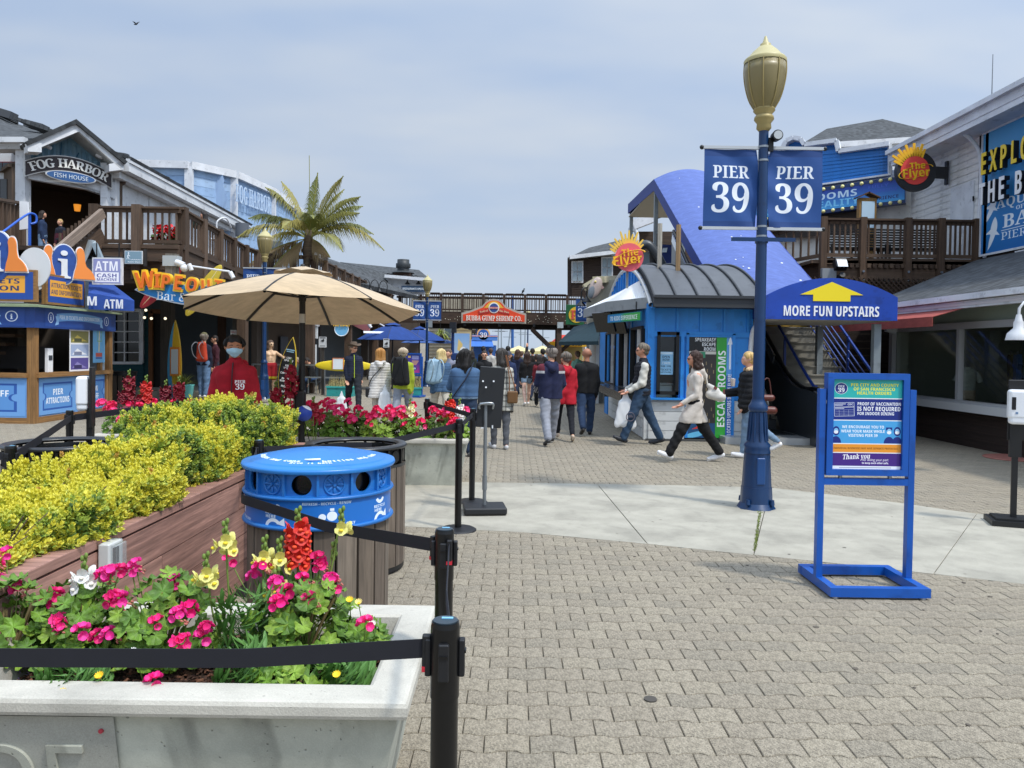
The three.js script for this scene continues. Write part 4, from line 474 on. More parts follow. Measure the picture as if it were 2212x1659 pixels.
// ---------- left side: fish restaurant, decks, bar front, ticket booth ----------
{
const f=thing('fish_restaurant','white fish restaurant with a gabled entrance and long sloping eave at upper left','restaurant');
const gL=P(50,400,24),gR=P(244,400,25.8),dir=V(gR.x-gL.x,0,gR.z-gL.z).normalize(),n=V(-dir.z,0,dir.x);const A=gL.clone().setY(0),at=(u,v,o=0)=>PL(u,v,A.clone().addScaledVector(n,o),n),W=V(gR.x-gL.x,0,gR.z-gL.z).length();
const L=(p)=>p.clone().sub(A).dot(dir),fl=3.95,wh=paintM(0xdcdfe2);
const pt=(s,y,o=0)=>A.clone().addScaledVector(dir,s).addScaledVector(n,o).setY(y);
const yh=at(140,395).y,colw=.32;
obj('column',beam(pt(-.0,fl),pt(0,at(48,325).y),.3,.3),wh,f);obj('column',beam(pt(W,fl),pt(W,at(235,357).y),.3,.3),wh,f);
obj('header',[slab([[58,388],[222,418],[244,432],[244,396],[160,372],[58,366]].map(([u,v])=>at(u,v,.03)).reverse(),.2)],wh,f);
const gab=[[52,376],[236,405],[240,370],[152,294],[60,330]];obj('gable_wall',slab(gab.map(([u,v])=>at(u,v,-.15)),.1),paintM(0x8fb8d0,.6),f);
const bp=[];for(let i=0;i<15;i++){const t=(i+.5)/15,u=mix(60,236,t),top=t<.5?mix(330,296,t*2):mix(296,368,t*2-1);obj('gable_board',beam(at(u,mix(378,404,t),-.12),at(u,top+4,-.12),.1,.03),paintM([0x97c0d6,0x8ab5ce,0xa2c8dc][i%3],.65),f);}

const ink=M(0x3d7190,.7);obj('boat_emblem',[tube([at(124,346,-.06),at(140,356,-.06),at(178,362,-.06),at(206,366,-.06)],.05,6),tube([at(124,346,-.06),at(128,350,-.06),at(205,368,-.06)],.03,6),beam(at(130,346,-.06),at(133,308,-.06),.03,.03),beam(at(158,356,-.06),at(170,330,-.06),.03,.03),beam(at(142,350,-.06),at(142,338,-.06),.12,.03)],ink,f);

const ap=[165,260],el=[55,306],er=[274,350],apI=[170,284],elI=[60,330],erI=[262,366];
const o=.95;obj('rake',[slab([at(...el,o),at(...elI,o),at(...apI,o),at(...ap,o)],.12),slab([at(...ap,o),at(...apI,o),at(...erI,o),at(...er,o)],.12)],paintM(0xeceef0,.5),f);
obj('soffit',[slab([at(...elI,o),at(60,336,-.2),at(152,298,-.2),at(...apI,o)],.03),slab([at(...apI,o),at(152,298,-.2),at(240,372,-.2),at(...erI,o)],.03)],paintM(0xc6c9c8,.6),f);
obj('eave_return',[slab([at(60,306,o+.05),at(60,327,o+.05),at(90,329,o+.05),at(90,309,o+.05)],.5),slab([at(236,354,o),at(236,370,o),at(268,366,o),at(268,349,o)],.5)],paintM(0xe6e8ea,.5),f);
const bk=p=>{const q=p.clone();q.addScaledVector(n,-9);return q;};
obj('roof',[slab([at(...el,o+.1),at(ap[0],ap[1]-3,o+.1),bk(at(ap[0],ap[1]-3,0)),bk(at(...el,0))],.12),slab([at(ap[0],ap[1]-3,o+.1),at(er[0]+2,er[1]-1,o+.1),bk(at(er[0],er[1],0)),bk(at(ap[0],ap[1]-3,0))],.12),slab([P(-30,300,25),P(60,303,25),P(118,292,30),P(40,268,33),P(-30,235,33)],.15),slab([P(40,270,33),P(-30,238,33),P(-30,232,32.5),P(40,262,32.5)],.1)],shingM,f);
obj('ridge_vent',[beam(P(60,268,30),P(98,278,30),.5,.25),beam(P(-10,240,32),P(30,252,32),.5,.3)],M(0x4b4e52,.8),f);

obj('wing',[slab([P(-60,430,24.6),P(38,430,24.6),P(38,325,24.6),P(-60,325,24.6)],.2),beam(P(-60,316,24),P(54,314,24),.5,.34),beam(P(-60,303,23.6),P(56,303,23.6),.2,.16)],wh,f);{const w=obj('window',slab([P(-20,371,24.5),P(37,371,24.5),P(37,349,24.5),P(-20,349,24.5)],.06),paintM(0x7c2f3a),f);for(const[a,b]of[[-18,4],[6,35]])obj('pane',slab([P(a,369,24.42),P(b,369,24.42),P(b,351,24.42),P(a,351,24.42)],.03),M(0x4f5b62,.08),w);obj('painted_recess',slab([P(-60,432,24.5),P(36,432,24.5),P(36,387,24.5),P(-60,387,24.5)],.05),M(0x16181a,.8),f);obj('porch_column',beam(P(12,432,24.3),P(12,388,24.3),.2,.2),M(0x55585a,.7),f);}  // solid slab behind the porch column, near-black colour paints a shaded recess

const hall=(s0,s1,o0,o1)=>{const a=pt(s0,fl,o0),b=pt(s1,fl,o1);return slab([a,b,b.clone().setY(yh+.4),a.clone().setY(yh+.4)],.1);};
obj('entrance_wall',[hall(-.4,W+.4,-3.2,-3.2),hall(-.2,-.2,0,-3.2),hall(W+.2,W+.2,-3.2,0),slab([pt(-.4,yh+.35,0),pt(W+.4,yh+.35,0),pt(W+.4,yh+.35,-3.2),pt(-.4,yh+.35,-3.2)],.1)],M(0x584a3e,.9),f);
const lp=at(167,449,-1.4);obj('lantern',[cyl(.12,.09,.22,lp.x,lp.y,lp.z,8)],M(0xd89a4a,.5,{emissive:0xe08a2a,emissiveIntensity:.7}),f);

const e0=P(272,363,26),e1=P(540,505,40),X0=V(e0.x,0,e0.z),X1=V(e1.x,0,e1.z),sd=X1.clone().sub(X0).normalize(),sn=V(-sd.z,0,sd.x);if(sn.x<0)sn.negate();const ye=e0.y;
const S=(t,y,o=0)=>lerp(X0,X1,t).addScaledVector(sn,o).setY(y);
obj('side_wall',slab([S(-.05,fl,-.5),S(1,fl,-.5),S(1,ye,-.5),S(-.05,ye,-.5)].reverse(),.2),wh,f);obj('side_eave',[beam(S(-.04,ye-.08,.1),S(1,ye-.08,.1),.5,.3),beam(S(-.04,ye+.12,.32),S(1,ye+.12,.32),.14,.14),beam(S(-.04,ye-.35,-.2),S(1,ye-.35,-.2),.5,.2)],paintM(0xe4e7ea),f);obj('side_roof',slab([S(-.04,ye+.15,.4),S(1,ye+.15,.4),S(1,ye+1.4,-3.4),S(-.04,ye+1.4,-3.4)].reverse(),.1),shingM,f);
obj('sill_band',beam(S(-.02,ye-1.75,-.42),S(1,ye-1.75,-.42),.2,.25),wh,f);
[[.06,.16],[.21,.31],[.36,.46],[.51,.62]].forEach(([a,b])=>{const w=obj('window',[beam(S(a,ye-1.1,-.44),S(b,ye-1.1,-.44),.1,.85)],paintM(0x7a2836),f);for(let k=0;k<3;k++)obj('pane',beam(S(mix(a,b,(k+.06)/3),ye-1.1,-.38),S(mix(a,b,(k+.94)/3),ye-1.1,-.38),.05,.7),M(0x68757c,.06),w);obj('pilaster',beam(S(b+.025,fl,-.36),S(b+.025,ye-.2,-.36),.2,.2),wh,f);});
for(const t of[.16,.42])obj('roof_vent',cyl(.3,.3,.2,S(t,0,-1.2).x,ye+.9,S(t,0,-1.2).z,14),M(0x3b3f44,.6),f);

const s=thing('arched_name_sign','dark arched sign with raised white letters over the gabled restaurant entrance','sign'),sa=at(52,362,.35),sb=at(243,422,.35),ends=[[52,347,381],[100,348,381],[148,355,388],[196,372,401],[243,378+0,413]];

const w0=L(at(52,364,.4)),w1=L(at(243,364,.4)),ym=(sa.y+sb.y)/2;const top=s0=>{const t=(s0-w0)/(w1-w0)*2-1;return 7.22+.36*(1-t*t);};
const arch=(k,th)=>{const sh=new THREE.Shape(),N=24;for(let i=0;i<=N;i++){const x=mix(w0+k,w1-k,i/N);i?sh.lineTo(x,top(x)-k):sh.moveTo(x,top(x)-k);}for(let i=N;i>=0;i--){const x=mix(w0+k,w1-k,i/N);sh.lineTo(x,top(x)-.5+k);}return ext(sh,th);};
const basis=new THREE.Matrix4().makeBasis(dir,V(0,1,0),n),put=(g,o2)=>g.applyMatrix4(basis).translate(A.x+n.x*o2,0,A.z+n.z*o2);
obj('board_frame',put(arch(0,.1),.3),paintM(0xd8d8d4),s);obj('board',put(arch(.035,.02),.4),paintM(0x2f2224),s);
const str='FOG HARBOR',cw=[.19,.25,.25,.12,.27,.25,.25,.24,.25,.25],tot=cw.reduce((a,b)=>a+b);let cx=0;[...str].forEach((ch,i)=>{const x=mix(w0,w1,.055+.89*(cx+cw[i]/2)/tot);cx+=cw[i];if(ch===' ')return;const t=(x-w0)/(w1-w0)*2-1;obj('letter',put(mv(text3(ch,'serif_bold',.27,.04),x,top(x)-.25,0,0,0,-.36*2*t/((w1-w0)/2)*.9),.42),M(0xf0efe8,.5),s);});
const ell=(a,b)=>shp([...Array(36)].map((_,i)=>[a*Math.cos(i/18*Math.PI),b*Math.sin(i/18*Math.PI)])),ov=ell(.72,.17);const om=(w0+w1)/2+.02,s2=thing('oval_sign','blue oval sign under the arched dark sign of the restaurant','sign');obj('rim',put(ext(ov,.06).translate(om,top(om)-.66,0),.42),paintM(0xd8dadc),s2);const ov2=ell(.68,.145);obj('board',put(ext(ov2,.01).translate(om,top(om)-.66,0),.48),paintM(0x2f5f98),s2);obj('lettering',put(mv(text3('FISH HOUSE','sans_regular',.13,.015),om,top(om)-.66,0),.49),M(0xd9e4ec,.5),s2);

for(const[u,v,l]of[[104,317,'small white spotlight under the left slope of the entrance gable'],[215,338,'small white spotlight under the right slope of the entrance gable']]){const p=at(u,v,.4),t=thing('gable_spot',l,'spotlight',p);obj('head',mv(cyl(.07,.05,.2,0,0,0,12),0,0,0,0,0,1.1),trimM,t);obj('bracket',bx(.03,.15,.03,-.05,.1,-.1),trimM,t);}
}
{
const b=thing('blue_parapet_building','pale blue plank-sided building with white posts and a curved top behind the palm','building');
const pts=[[272,357,36],[411,361,36],[507,381,37.5],[590,418,41],[660,470,46]];
for(let i=0;i+1<pts.length;i++){const[u0,v0,d0]=pts[i],[u1,v1,d1]=pts[i+1],a=P(u0,v0,d0),c=P(u1,v1,d1),y0=5;const a0=a.clone().setY(y0),c0=c.clone().setY(y0);
obj('wall',slab([a0,c0,c,a],.2),paintM(0x86a9d2,.6),b);const nb=12;for(let k=0;k<nb;k++){const ya=mix(y0,a.y,(k+.5)/nb),yc=mix(y0,c.y,(k+.5)/nb);const o=V(.0,0,.06);obj('plank',beam(a.clone().setY(ya).add(o),c.clone().setY(yc).add(o),.05,(a.y-y0)/nb*.965),paintM([0xa2c0e2,0x9bbade,0xabc7e6][(k+i)%3],.6),b);}
obj('cornice',beam(a.clone().add(V(0,.05,.05)),c.clone().add(V(0,.05,.05)),.5,.34),trimM,b);obj('post',beam(c0.clone().add(V(0,0,.12)),c.clone().add(V(0,0,.12)),.36,.2),trimM,b);}
const a=P(512,405,37.2),c=P(586,445,40.6),g=text3('FOG HARBOR','serif_bold',.85,.03);g.computeBoundingBox();const w=g.boundingBox.max.x-g.boundingBox.min.x,len=V(c.x-a.x,0,c.z-a.z).length();g.scale(len/w,1,1).rotateY(Math.atan2(-(c.z-a.z),c.x-a.x));const m=lerp(a,c,.5);obj('faded_lettering',g.translate(m.x,m.y-.15,m.z+.18),M(0xb9cde4,.7),b);
const R=mul32(4),mu=[];for(let i=0;i<26;i++){const u=440+R()*30+(i<10?0:i*.5),v=392+i*4.4,p=P(u,v,37.0);mu.push(mv(new THREE.CircleGeometry(.35+R()*.35,9),p.x,p.y,p.z-0+.17,-.12));}obj('faded_mural',mu,M(0xa5bfdf,.7),b);
obj('roof_vent',[cyl(.35,.35,1.0,P(596,545,38).x,P(596,545,38).y,-38,14)],M(0x55606a,.6),b);{const p=P(598-73,520,36);obj('chimney',[cyl(.28,.28,.55,P(523,497,33).x,P(523,497,33).y,-33,14)],M(0x5a6068,.6),b);}
const gl=thing('barn_light','white gooseneck light on the pale blue wall above the timber railing','lamp',P(469,512,30));obj('shade',lathe([[.04,.2],[.08,.1],[.26,-.12]],16),trimM,gl);obj('arm',tube([V(0,.2,0),V(0,.6,0),V(.2,.8,-.3),V(.25,.5,-.8)],.03),trimM,gl);
}
{
const w=thing('timber_walkway','raised weathered timber walkway with railings running along the left side','walkway'),m=[woodM(0x6b5646),woodM(0x5b4839),woodM(0x776252)],E=[V(-9.93,DK,-18.3),V(-7.92,DK,-18.3),V(-8.75,DK,-25),V(-8.75,DK,-27.4),V(-7.15,DK,-27.4),V(-7.3,DK,-47)];
const nb=[12,24,8,8,60];for(let i=0;i+1<E.length;i++){
railing(w,E[i],E[i+1],nb[i],.92,i>3?{m,small:1}:{m});const a=E[i].clone().setY(DK-.3),b=E[i+1].clone().setY(DK-.3);obj('fascia',[beam(a,b,.12,.5),beam(a.clone().setY(DK-.0),b.clone().setY(DK-.0),.2,.1)],m[i%3],w);obj('lower_beam',beam(a.clone().setY(DK-.72),b.clone().setY(DK-.72),.2,.3),m[1],w);const np=[2,4,2,2,12][i];for(let k=0;k<np;k++){const p=lerp(E[i],E[i+1],(k+(i?.15:.0))/np);obj('post',bx(.2,1.75,.2,p.x+.02,DK+.1,p.z+.06),m[(k+1)%3],w);}}
obj('floor',[bx(8,.1,17,-13.9,DK-.06,-26.8),bx(4.5,.1,22,-9.6,DK-.06,-36),bx(2.2,.1,7,-9.9,DK-.06,-24)],m[1],w);
for(const[x,z]of[[-9.9,-18.2],[-8.7,-24.8],[-7.2,-27.4],[-7.25,-34],[-7.3,-41]])obj('pile',bx(.28,DK-.3,.28,x,(DK-.3)/2,z),m[0],w);
obj('brace',[beam(P(270,570,18.6),P(314,616,18.9),.16,.16)],m[2],w);
const st=thing('timber_stair','timber stair with pale worn handrail rising to the restaurant entrance','stairs');const s0=V(-11.9,1.35,-15.9),s1=V(-9.95,DK+.85,-18.35);obj('handrail',beam(P(115,552,16.6),P(222,460,18.2),.09,.22),woodM(0xa8978a),st);obj('stringer',beam(P(120,580,17),P(222,510,18.3),.1,.4),m[0],st);for(let i=0;i<11;i++){const t=i/11,p=lerp(P(130,560,17),P(218,500,18.3),t);obj('baluster',bx(.04,.75,.04,p.x,p.y+.2,p.z),m[i%3],st);}
for(let i=0;i<14;i++)obj('tread',bx(3.4,.07,.32,-12.6,1.4+i*.19,-16.4-i*.3),m[i%3],st);
const r2=thing('left_railing','dark timber railing with a white sign board beside the blue handrail at left','railing'),a=P(-40,570,18),b=P(48,575,20.4);obj('rail',[beam(P(-30,426,18),P(54,440,20.3),.16,.06)],m[2],r2);for(let i=0;i<9;i++)obj('baluster',beam(P(-22+i*8.4,540,18+i*.26),P(-22+i*8.4,432+i*1.6,18+i*.26),.07,.05),m[i%3],r2);obj('post',beam(P(46,560,20),P(46,440,20),.16,.16),m[0],r2);obj('notice',slab([P(42,496,19.4),P(62,494,19.4),P(60,436,19.4),P(42,434,19.4)],.04),M(0xe9eaec,.5),r2);
const bl=thing('blue_handrail','bright blue tube handrail at the top of the timber stair','handrail');obj('rail',[tube([P(5,502,17),P(58,464,18),P(66,461,18.1),P(77,465,18.2),P(78,480,18.2),P(66,484,18.1)],.026,8,40),beam(P(64,530,18.1),P(64,462,18.1),.045,.045)],M(0x2258b8,.35),bl);

const fb=thing('flower_box','red flowers in a box hung inside the left railing','flower box',P(360,530,19)),R=mul32(12),fl=[],lf=[];for(let i=0;i<170;i++){fl.push(mv(new THREE.CircleGeometry(.05,6),(R()-.5)*.62,(R())*.45+.05,(R()-.5)*.3,R()*6,R()*3));if(i<120)lf.push(mv(new THREE.CircleGeometry(.055,5),(R()-.5)*.66,R()*.36-.06,(R()-.5)*.34,R()*6,R()*3));}obj('flowers',fl,M(0xd5232e,.7),fb);obj('foliage',lf,M(0x3d5a22,.8),fb);obj('box',bx(.7,.18,.3,0,-.1,0),woodM(0x6b4630),fb);

const ps=thing('public_shore_sign','small grey blue sign with a white walking figure and wave line','sign',P(289,556,17.9));obj('board',bx(.41,.3,.03),paintM(0xe8ecee),ps);obj('face',pl(.385,.275,0,0,.018),print(256,190,(x,w,h)=>{fill(x,'#7c99a8',w,h);x.strokeStyle=x.fillStyle='#f2f5f6';x.lineWidth=9;x.beginPath();x.arc(52,28,12,0,7);x.fill();x.beginPath();x.moveTo(50,44);x.lineTo(44,86);x.lineTo(64,130);x.moveTo(44,86);x.lineTo(24,128);x.moveTo(50,52);x.lineTo(76,80);x.moveTo(50,52);x.lineTo(30,84);x.stroke();x.lineWidth=6;x.beginPath();x.moveTo(84,126);for(let i=0;i<5;i++)x.quadraticCurveTo(100+i*32,148,116+i*32,126);x.stroke();x.fillStyle='#e9eef0';fitText(x,'Public Shore',140,168,200,22);}),ps);obj('bracket',[bx(.06,.4,.06,-.24,0,-.06),bx(.06,.4,.06,.24,0,-.06),tube([V(-.2,0,-.08),V(-.7,.02,-.05),V(-1.05,.03,0)],.018,6),ball(.04,-1.05,.03,0)],M(0x2b2724,.7),ps);
const at=thing('cash_machine_sign','white framed sign with lilac panel advertising a cash machine','sign',P(233,586,17.2));obj('frame',bx(.66,.6,.08),paintM(0xe6e8ec),at);obj('face',pl(.6,.54,0,0,.043),print(256,230,(x,w,h)=>{fill(x,'#8f95c4',w,h);x.fillStyle='#f4f5fb';fitText(x,'ATM',128,64,224,92);x.fillRect(14,126,228,92);x.fillStyle='#5a60a4';fitText(x,'CASH',128,156,200,36);fitText(x,'MACHINE',128,194,196,26);}),at);obj('hanger',[bx(.02,.35,.02,-.25,.45,0),bx(.02,.35,.02,.25,.45,0)],blackM,at);

const ca=thing('camera_arm','white camera cluster and arm on a grey post above the surf bar sign','camera',P(372,600,17.9));obj('post',bx(.24,.9,.2,0,.1,0),woodM(0x8a8379),ca);obj('cap',bx(.34,.24,.26,0,.38,0),M(0xaab0b2,.5),ca);obj('camera',[mv(cyl(.07,.07,.2,0,0,0,12),.22,.32,.1,0,0,1.2),ball(.09,.32,.22,.1),mv(cyl(.05,.05,.16,0,0,0,10),.46,.24,.1,0,0,.4)],trimM,ca);obj('arm',[tube([V(.4,.28,.05),V(1.0,.2,.05),V(1.35,.16,.05)],.025,6),mv(cyl(.05,.05,.16,0,0,0,10),1.4,.08,.05,0,0,.5)],trimM,ca);
}
{
const b=thing('surf_bar','dark surf bar front with teal siding, timber door and white gridded window','bar'),z=-26,teal=woodM(0x1d5a66),R=mul32(9);
obj('wall',[bx(9,3.6,.2,-13.6,1.8,z-2.6),bx(6.5,3.6,.2,-11.9,1.8,-34),bx(.2,3.6,14,-9.2,1.8,-41)],M(0x4c545a,.9),b);obj('floor',bx(6,.2,6.5,-12.4,.1,z-1),M(0xb7b2a6,.9,{map:T.concrete}),b);obj('ceiling',bx(9,.08,16,-12.8,3.62,z),woodM(0x5e4c3e),b);
const q=(u,v)=>P(u,v,26.05);for(let i=0;i<13;i++)obj('board',beam(P(305,835-i*13,26.1),P(330,835-i*13,26.1),.04,.2),teal,b);for(let i=0;i<13;i++)obj('board',beam(P(560,835-i*13,30),P(590,835-i*13,30),.04,.22),teal,b);
obj('front_wall',[slab([q(236,838),q(310,838),q(310,786),q(236,786)],.1),slab([q(190,838),q(238,838),q(238,660),q(190,660)],.1)],teal,b);
const w=obj('window',[beam(q(242,784),q(308,784),.12,.09),beam(q(242,671),q(308,671),.12,.12),beam(q(306,784),q(306,671),.14,.1),beam(q(241,784),q(241,671),.14,.1)],trimM,b);obj('pane',slab([q(242,784),q(307,784),q(307,671),q(242,671)].map(p=>p.clone().add(V(0,0,-.1))),.03),M(0x10151a,.06),w);for(let i=1;i<5;i++)obj('muntin',beam(q(242,mix(671,784,i/5)),q(306,mix(671,784,i/5)),.04,.035),trimM,w);obj('muntin',beam(q(269,784),q(269,671),.04,.035),trimM,w);
const d=obj('door',[slab([q(328,838),q(357,836),q(357,676),q(328,672)],.06)],M(0x17120f,.8),b);obj('door_frame',[beam(q(327,838),q(327,671),.14,.14),beam(q(359,838),q(359,671),.14,.14),beam(q(327,672),q(360,674),.14,.14)],woodM(0x8a5a34),b);
obj('inner_door',[beam(P(475,835,29),P(475,690,29),.12,.2),beam(P(455,790,29),P(455,690,29),.1,.16)],trimM,b);obj('glazed_panel',slab([P(457,835,29.2),P(474,835,29.2),P(474,690,29.2),P(457,690,29.2)],.04),M(0x2c7d88,.2),b);
for(let i=0;i<6;i++)obj('muntin',beam(P(456,700+i*22,29),P(474,700+i*22,29),.03,.03),trimM,b);
obj('timber_post',[bx(.32,3.2,.32,P(362,800,24).x,1.6,-24)],woodM(0x5d5750),b);for(const u of[482,520])obj('timber_post',beam(P(u,840,28.6),P(u,680,28.6),.3,.3),woodM(0x5a4030),b);
for(const[u,v]of[[312,686],[327,688],[357,688],[315,670]])obj('spot_lamp',ball(.04,...P(u,v,22).toArray(),10),M(0xf8f0dc,.4,{emissive:0xfff0d0,emissiveIntensity:1}),b);
for(const[u,v,c,l,r,dd]of[[350,602,0xa8343c,'red striped surfboard standing behind the yellow raised letters',-.75,18.2],[440,614,0xc9b23a,'yellow surfboard tip sticking up behind the yellow raised letters',-.6,18.6]]){const t=thing('surfboard',l,'surfboard',P(u,v,dd));obj('board',mv(new THREE.SphereGeometry(1,20,14).scale(.17,.75,.03),0,-.15,0,0,0,r),M(c,.35),t);obj('stringer',mv(new THREE.SphereGeometry(1,12,10).scale(.018,.73,.036),0,-.15,0,0,0,r),M(0xe8d9a8,.4),t);}

const s=thing('surf_bar_sign','yellow and orange raised wavy letters on a blue surfboard sign above the bar','sign',P(393,620,17.6)),sb=new THREE.Shape();sb.moveTo(-1.06,.02);sb.bezierCurveTo(-.9,.16,-.6,.2,1.1,.1);sb.bezierCurveTo(1.4,.05,1.4,-.3,1.1,-.34);sb.bezierCurveTo(.3,-.42,-.7,-.2,-1.06,.02);obj('board_rim',ext(sb,.05).translate(0,-.1,0),M(0xe6eaee,.5),s);const sb2=ext(sb,.02).scale(.96,.9,1).translate(.01,-.1,.05);obj('board',sb2,M(0x1f7fc4,.35),s);
[['W',-.78,.1,.42,.12],['I',-.5,.08,.36,.0],['P',-.3,.06,.36,-.12],['E',-.02,.04,.36,-.1],['O',.28,-.0,.32,-.2],['U',.6,-.02,.3,.06],['T',.88,-.02,.3,-.1]].forEach(([c,x,y,h,r])=>{const k=h/.36;const side=obj('letter',mv(text3(c,'sans_bold',.36*k,.14).scale(.98,1.12,1),x,y+.04,.02,0,0,r),M(0xf1c22a,.45),s);const inn=text3(c,'sans_bold',.25*k,.02).scale(1.15,1.25,1);obj('letter_face',mv(inn,x+.01,y+.04,.16,0,0,r),M(0xe8701e,.45),side);});
obj('script',mv(text3('Bar & Grill','serif_regular',.19,.012),.12,-.24,.072,0,0,-.06),M(0xe4eef4,.5),s);

const sf=thing('entrance_surfboard','tall yellow and blue surfboard with an orange menu case by the bar door','surfboard',PD(379,22.6)),sh=new THREE.Shape();sh.moveTo(0,0);sh.bezierCurveTo(-.25,.3,-.27,1.5,0,2.35);sh.bezierCurveTo(.25,1.5,.22,.3,0,0);obj('board',ext(sh,.05,.01),M(0xe9bd2c,.35),sf);const sh2=new THREE.Shape();sh2.moveTo(-.02,.02);sh2.bezierCurveTo(-.26,.3,-.28,1.5,-.02,2.3);sh2.bezierCurveTo(-.12,1.5,-.1,.4,-.02,.02);obj('stripe',ext(sh2,.02).translate(0,0,.056),M(0x4fa3d0,.35),sf);const mc=obj('menu_case',bx(.27,.85,.08,.03,1.15,.1),M(0xe08a2a,.5),sf);obj('menu',bx(.2,.72,.01,.03,1.15,.145),M(0xcfd4d2,.4),mc);
const pot=thing('potted_palm','turquoise pot with a grassy palm beside the bar door','potted plant',PD(396,22.2));obj('pot',lathe([[.2,0],[.24,.1],[.29,.45],[.31,.5],[.27,.5],[.25,.42],[0,.42]],22),M(0x63b3ae,.3),pot);const fr=[];for(let i=0;i<130;i++){const a=R()*6.28,el=.5+R()*.9,Ln=.35+R()*.4,g=new THREE.PlaneGeometry(.022,Ln,1,4),p=g.attributes.position;for(let k=0;k<p.count;k++){const t=p.getY(k)/Ln+.5,rr=Ln*t*Math.cos(el),y=Ln*(t*Math.sin(el)-t*t*.4),s2=p.getX(k)*(1.1-t);p.setXYZ(k,Math.cos(a)*rr-Math.sin(a)*s2,y+.45,Math.sin(a)*rr+Math.cos(a)*s2);}g.computeVertexNormals();fr.push(g);}obj('foliage',fr,M(0x7c8434,.8),pot);
const bn=thing('timber_bin','round slatted timber waste bin with dark rim behind the ticket booth','bin',PD(262,22));for(let i=0;i<16;i++){const a=i/16*6.283;obj('slat',bx(.11,.7,.03,Math.sin(a)*.36,.4,Math.cos(a)*.36,a),woodM(0x6f6255),bn);}obj('rim',[cyl(.4,.4,.1,0,.8,0,28,true),cyl(.42,.42,.03,0,.85,0,28)],blackM,bn);obj('liner',cyl(.33,.33,.7,0,.4,0,20),darkM,bn);

const fa=thing('first_aid_post','grey timber post carrying a white sign with a red cross','signpost',PD(513,25));obj('post',bx(.26,3.0,.26,0,1.5,0),woodM(0x6b6862),fa);obj('board',bx(.32,.46,.03,-.02,1.92,.15),paintM(0xeceae6),fa);obj('cross',[bx(.15,.045,.012,-.02,1.92,.172),bx(.045,.15,.0122,-.02,1.92,.172)],M(0xc4202c,.6),fa);obj('caption',mv(text3('FIRST AID','sans_bold',.04,.005),-.02,2.08,.166),M(0xb0424a,.6),fa);

const room=thing('patio_restaurant','dark open-fronted patio restaurant under the timber walkway','restaurant');obj('wall',[bx(.2,3.2,20,-9.4,1.6,-38),bx(4,3.2,.2,-7.6,1.6,-46.4),bx(2.6,.3,18,-8.2,3.05,-38)],M(0x5c5148,.9),room);for(let i=0;i<3;i++)obj('post',bx(.06,2.8,.2,-7.5,1.4,-30-i*5),M(0x2b2623,.9),room);obj('picture',[bx(.04,.9,1.0,-9.2,1.6,-31)],M(0x3b4450,.5),room);for(let i=0;i<4;i++)obj('ceiling_lamp',bx(.3,.04,.3,-8.2,2.86,-30-i*4),M(0xfff2d8,.5,{emissive:0xffe6b8,emissiveIntensity:.8}),room);
const wn=thing('surf_school_sign','round blue and yellow hanging sign right of the tan umbrella','sign',P(738,709,25));obj('disc',mv(cyl(.22,.22,.05,0,0,0,28).rotateX(Math.PI/2).scale(1,.95,1),0,-.03,0),M(0x6fb4dc,.4),wn);obj('rim',new THREE.TorusGeometry(.22,.015,8,30).translate(0,-.03,.02),M(0xe8eef2,.5),wn);obj('lettering',mv(text3('WIPEOUT','sans_bold',.1,.03).scale(.9,1.6,1),0,.14,.04),M(0xf0bb26,.5),wn);
const pk=thing('pink_awning_sign','pink and white striped sign panel beside the bridge at left','sign',P(920*.0+917,690,33));const a1=[905,878].map(u=>u);pk.position.copy(P(921-35-18,686,34));pk.position.copy(P(913-5,800,1));{const p=P(480*.0+779,701,34);pk.position.copy(p);}obj('panel',[mv(bx(1.1,.36,.06),0,0,0,-.5,0,-.35)],M(0xdf8f92,.6),pk);obj('trim',[mv(bx(1.1,.05,.08),.06,.2,0,-.5,0,-.35),mv(bx(1.1,.04,.07),.1,.28,0,-.5,0,-.35)],trimM,pk);
const cr=thing('light_arm','white double floodlight arm reaching out beside the pink panel','lamp',P(815,702,32));obj('arm',[tube([V(-.9,.35,0),V(0,.1,.1),V(.55,-.2,.1)],.03,6),tube([V(-.9,.2,0),V(-.3,.0,.1)],.03,6)],trimM,cr);obj('head',[mv(cyl(.07,.07,.2,0,0,0,10),.55,-.24,.1,0,0,.6),mv(cyl(.07,.07,.2,0,0,0,10),-.3,-.04,.1,0,0,.6)],trimM,cr);
const rl=thing('patio_rail','grey steel patio railing with posts in front of seated diners','railing'),ra=PD(545,26.3),rb=PD(700,26.3),rc=PD(765,26.3);for(const y of[1.02,.6])obj('rail',beam(ra.clone().setY(y),rb.clone().setY(y),.05,.05),steelM,rl);obj('rail',beam(rb.clone().setY(.6),rc.clone().setY(.6),.05,.05),steelM,rl);for(const p of[ra,lerp(ra,rb,.5),rb,rc])obj('post',bx(.06,1.04,.06,p.x,.52,p.z),steelM,rl);obj('slats',[...Array(9)].map((_,i)=>bx(.02,.5,.02,mix(ra.x,rb.x,i/9),.3,ra.z)),steelM,rl);rl.children.at(-1).name='picket';rl.children.at(-1).userData.kind='stuff';
const ys=thing('yellow_surfboard_menu','yellow surfboard lying on the patio rail with a white menu board','surfboard',V((PD(700,26).x+PD(765,26).x)/2+.15,1.02,-26));obj('board',new THREE.SphereGeometry(1,24,12).scale(.98,.19,.05),M(0xe9cf2a,.4),ys);obj('menu',bx(.34,.36,.03,-.18,.06,.06),M(0xe8eef0,.5),ys);obj('menu_frame',[bx(.36,.02,.05,-.18,.25,.06),bx(.02,.38,.05,-.36,.06,.06),bx(.02,.38,.05,0,.06,.06)],M(0xd97a3a,.5),ys);
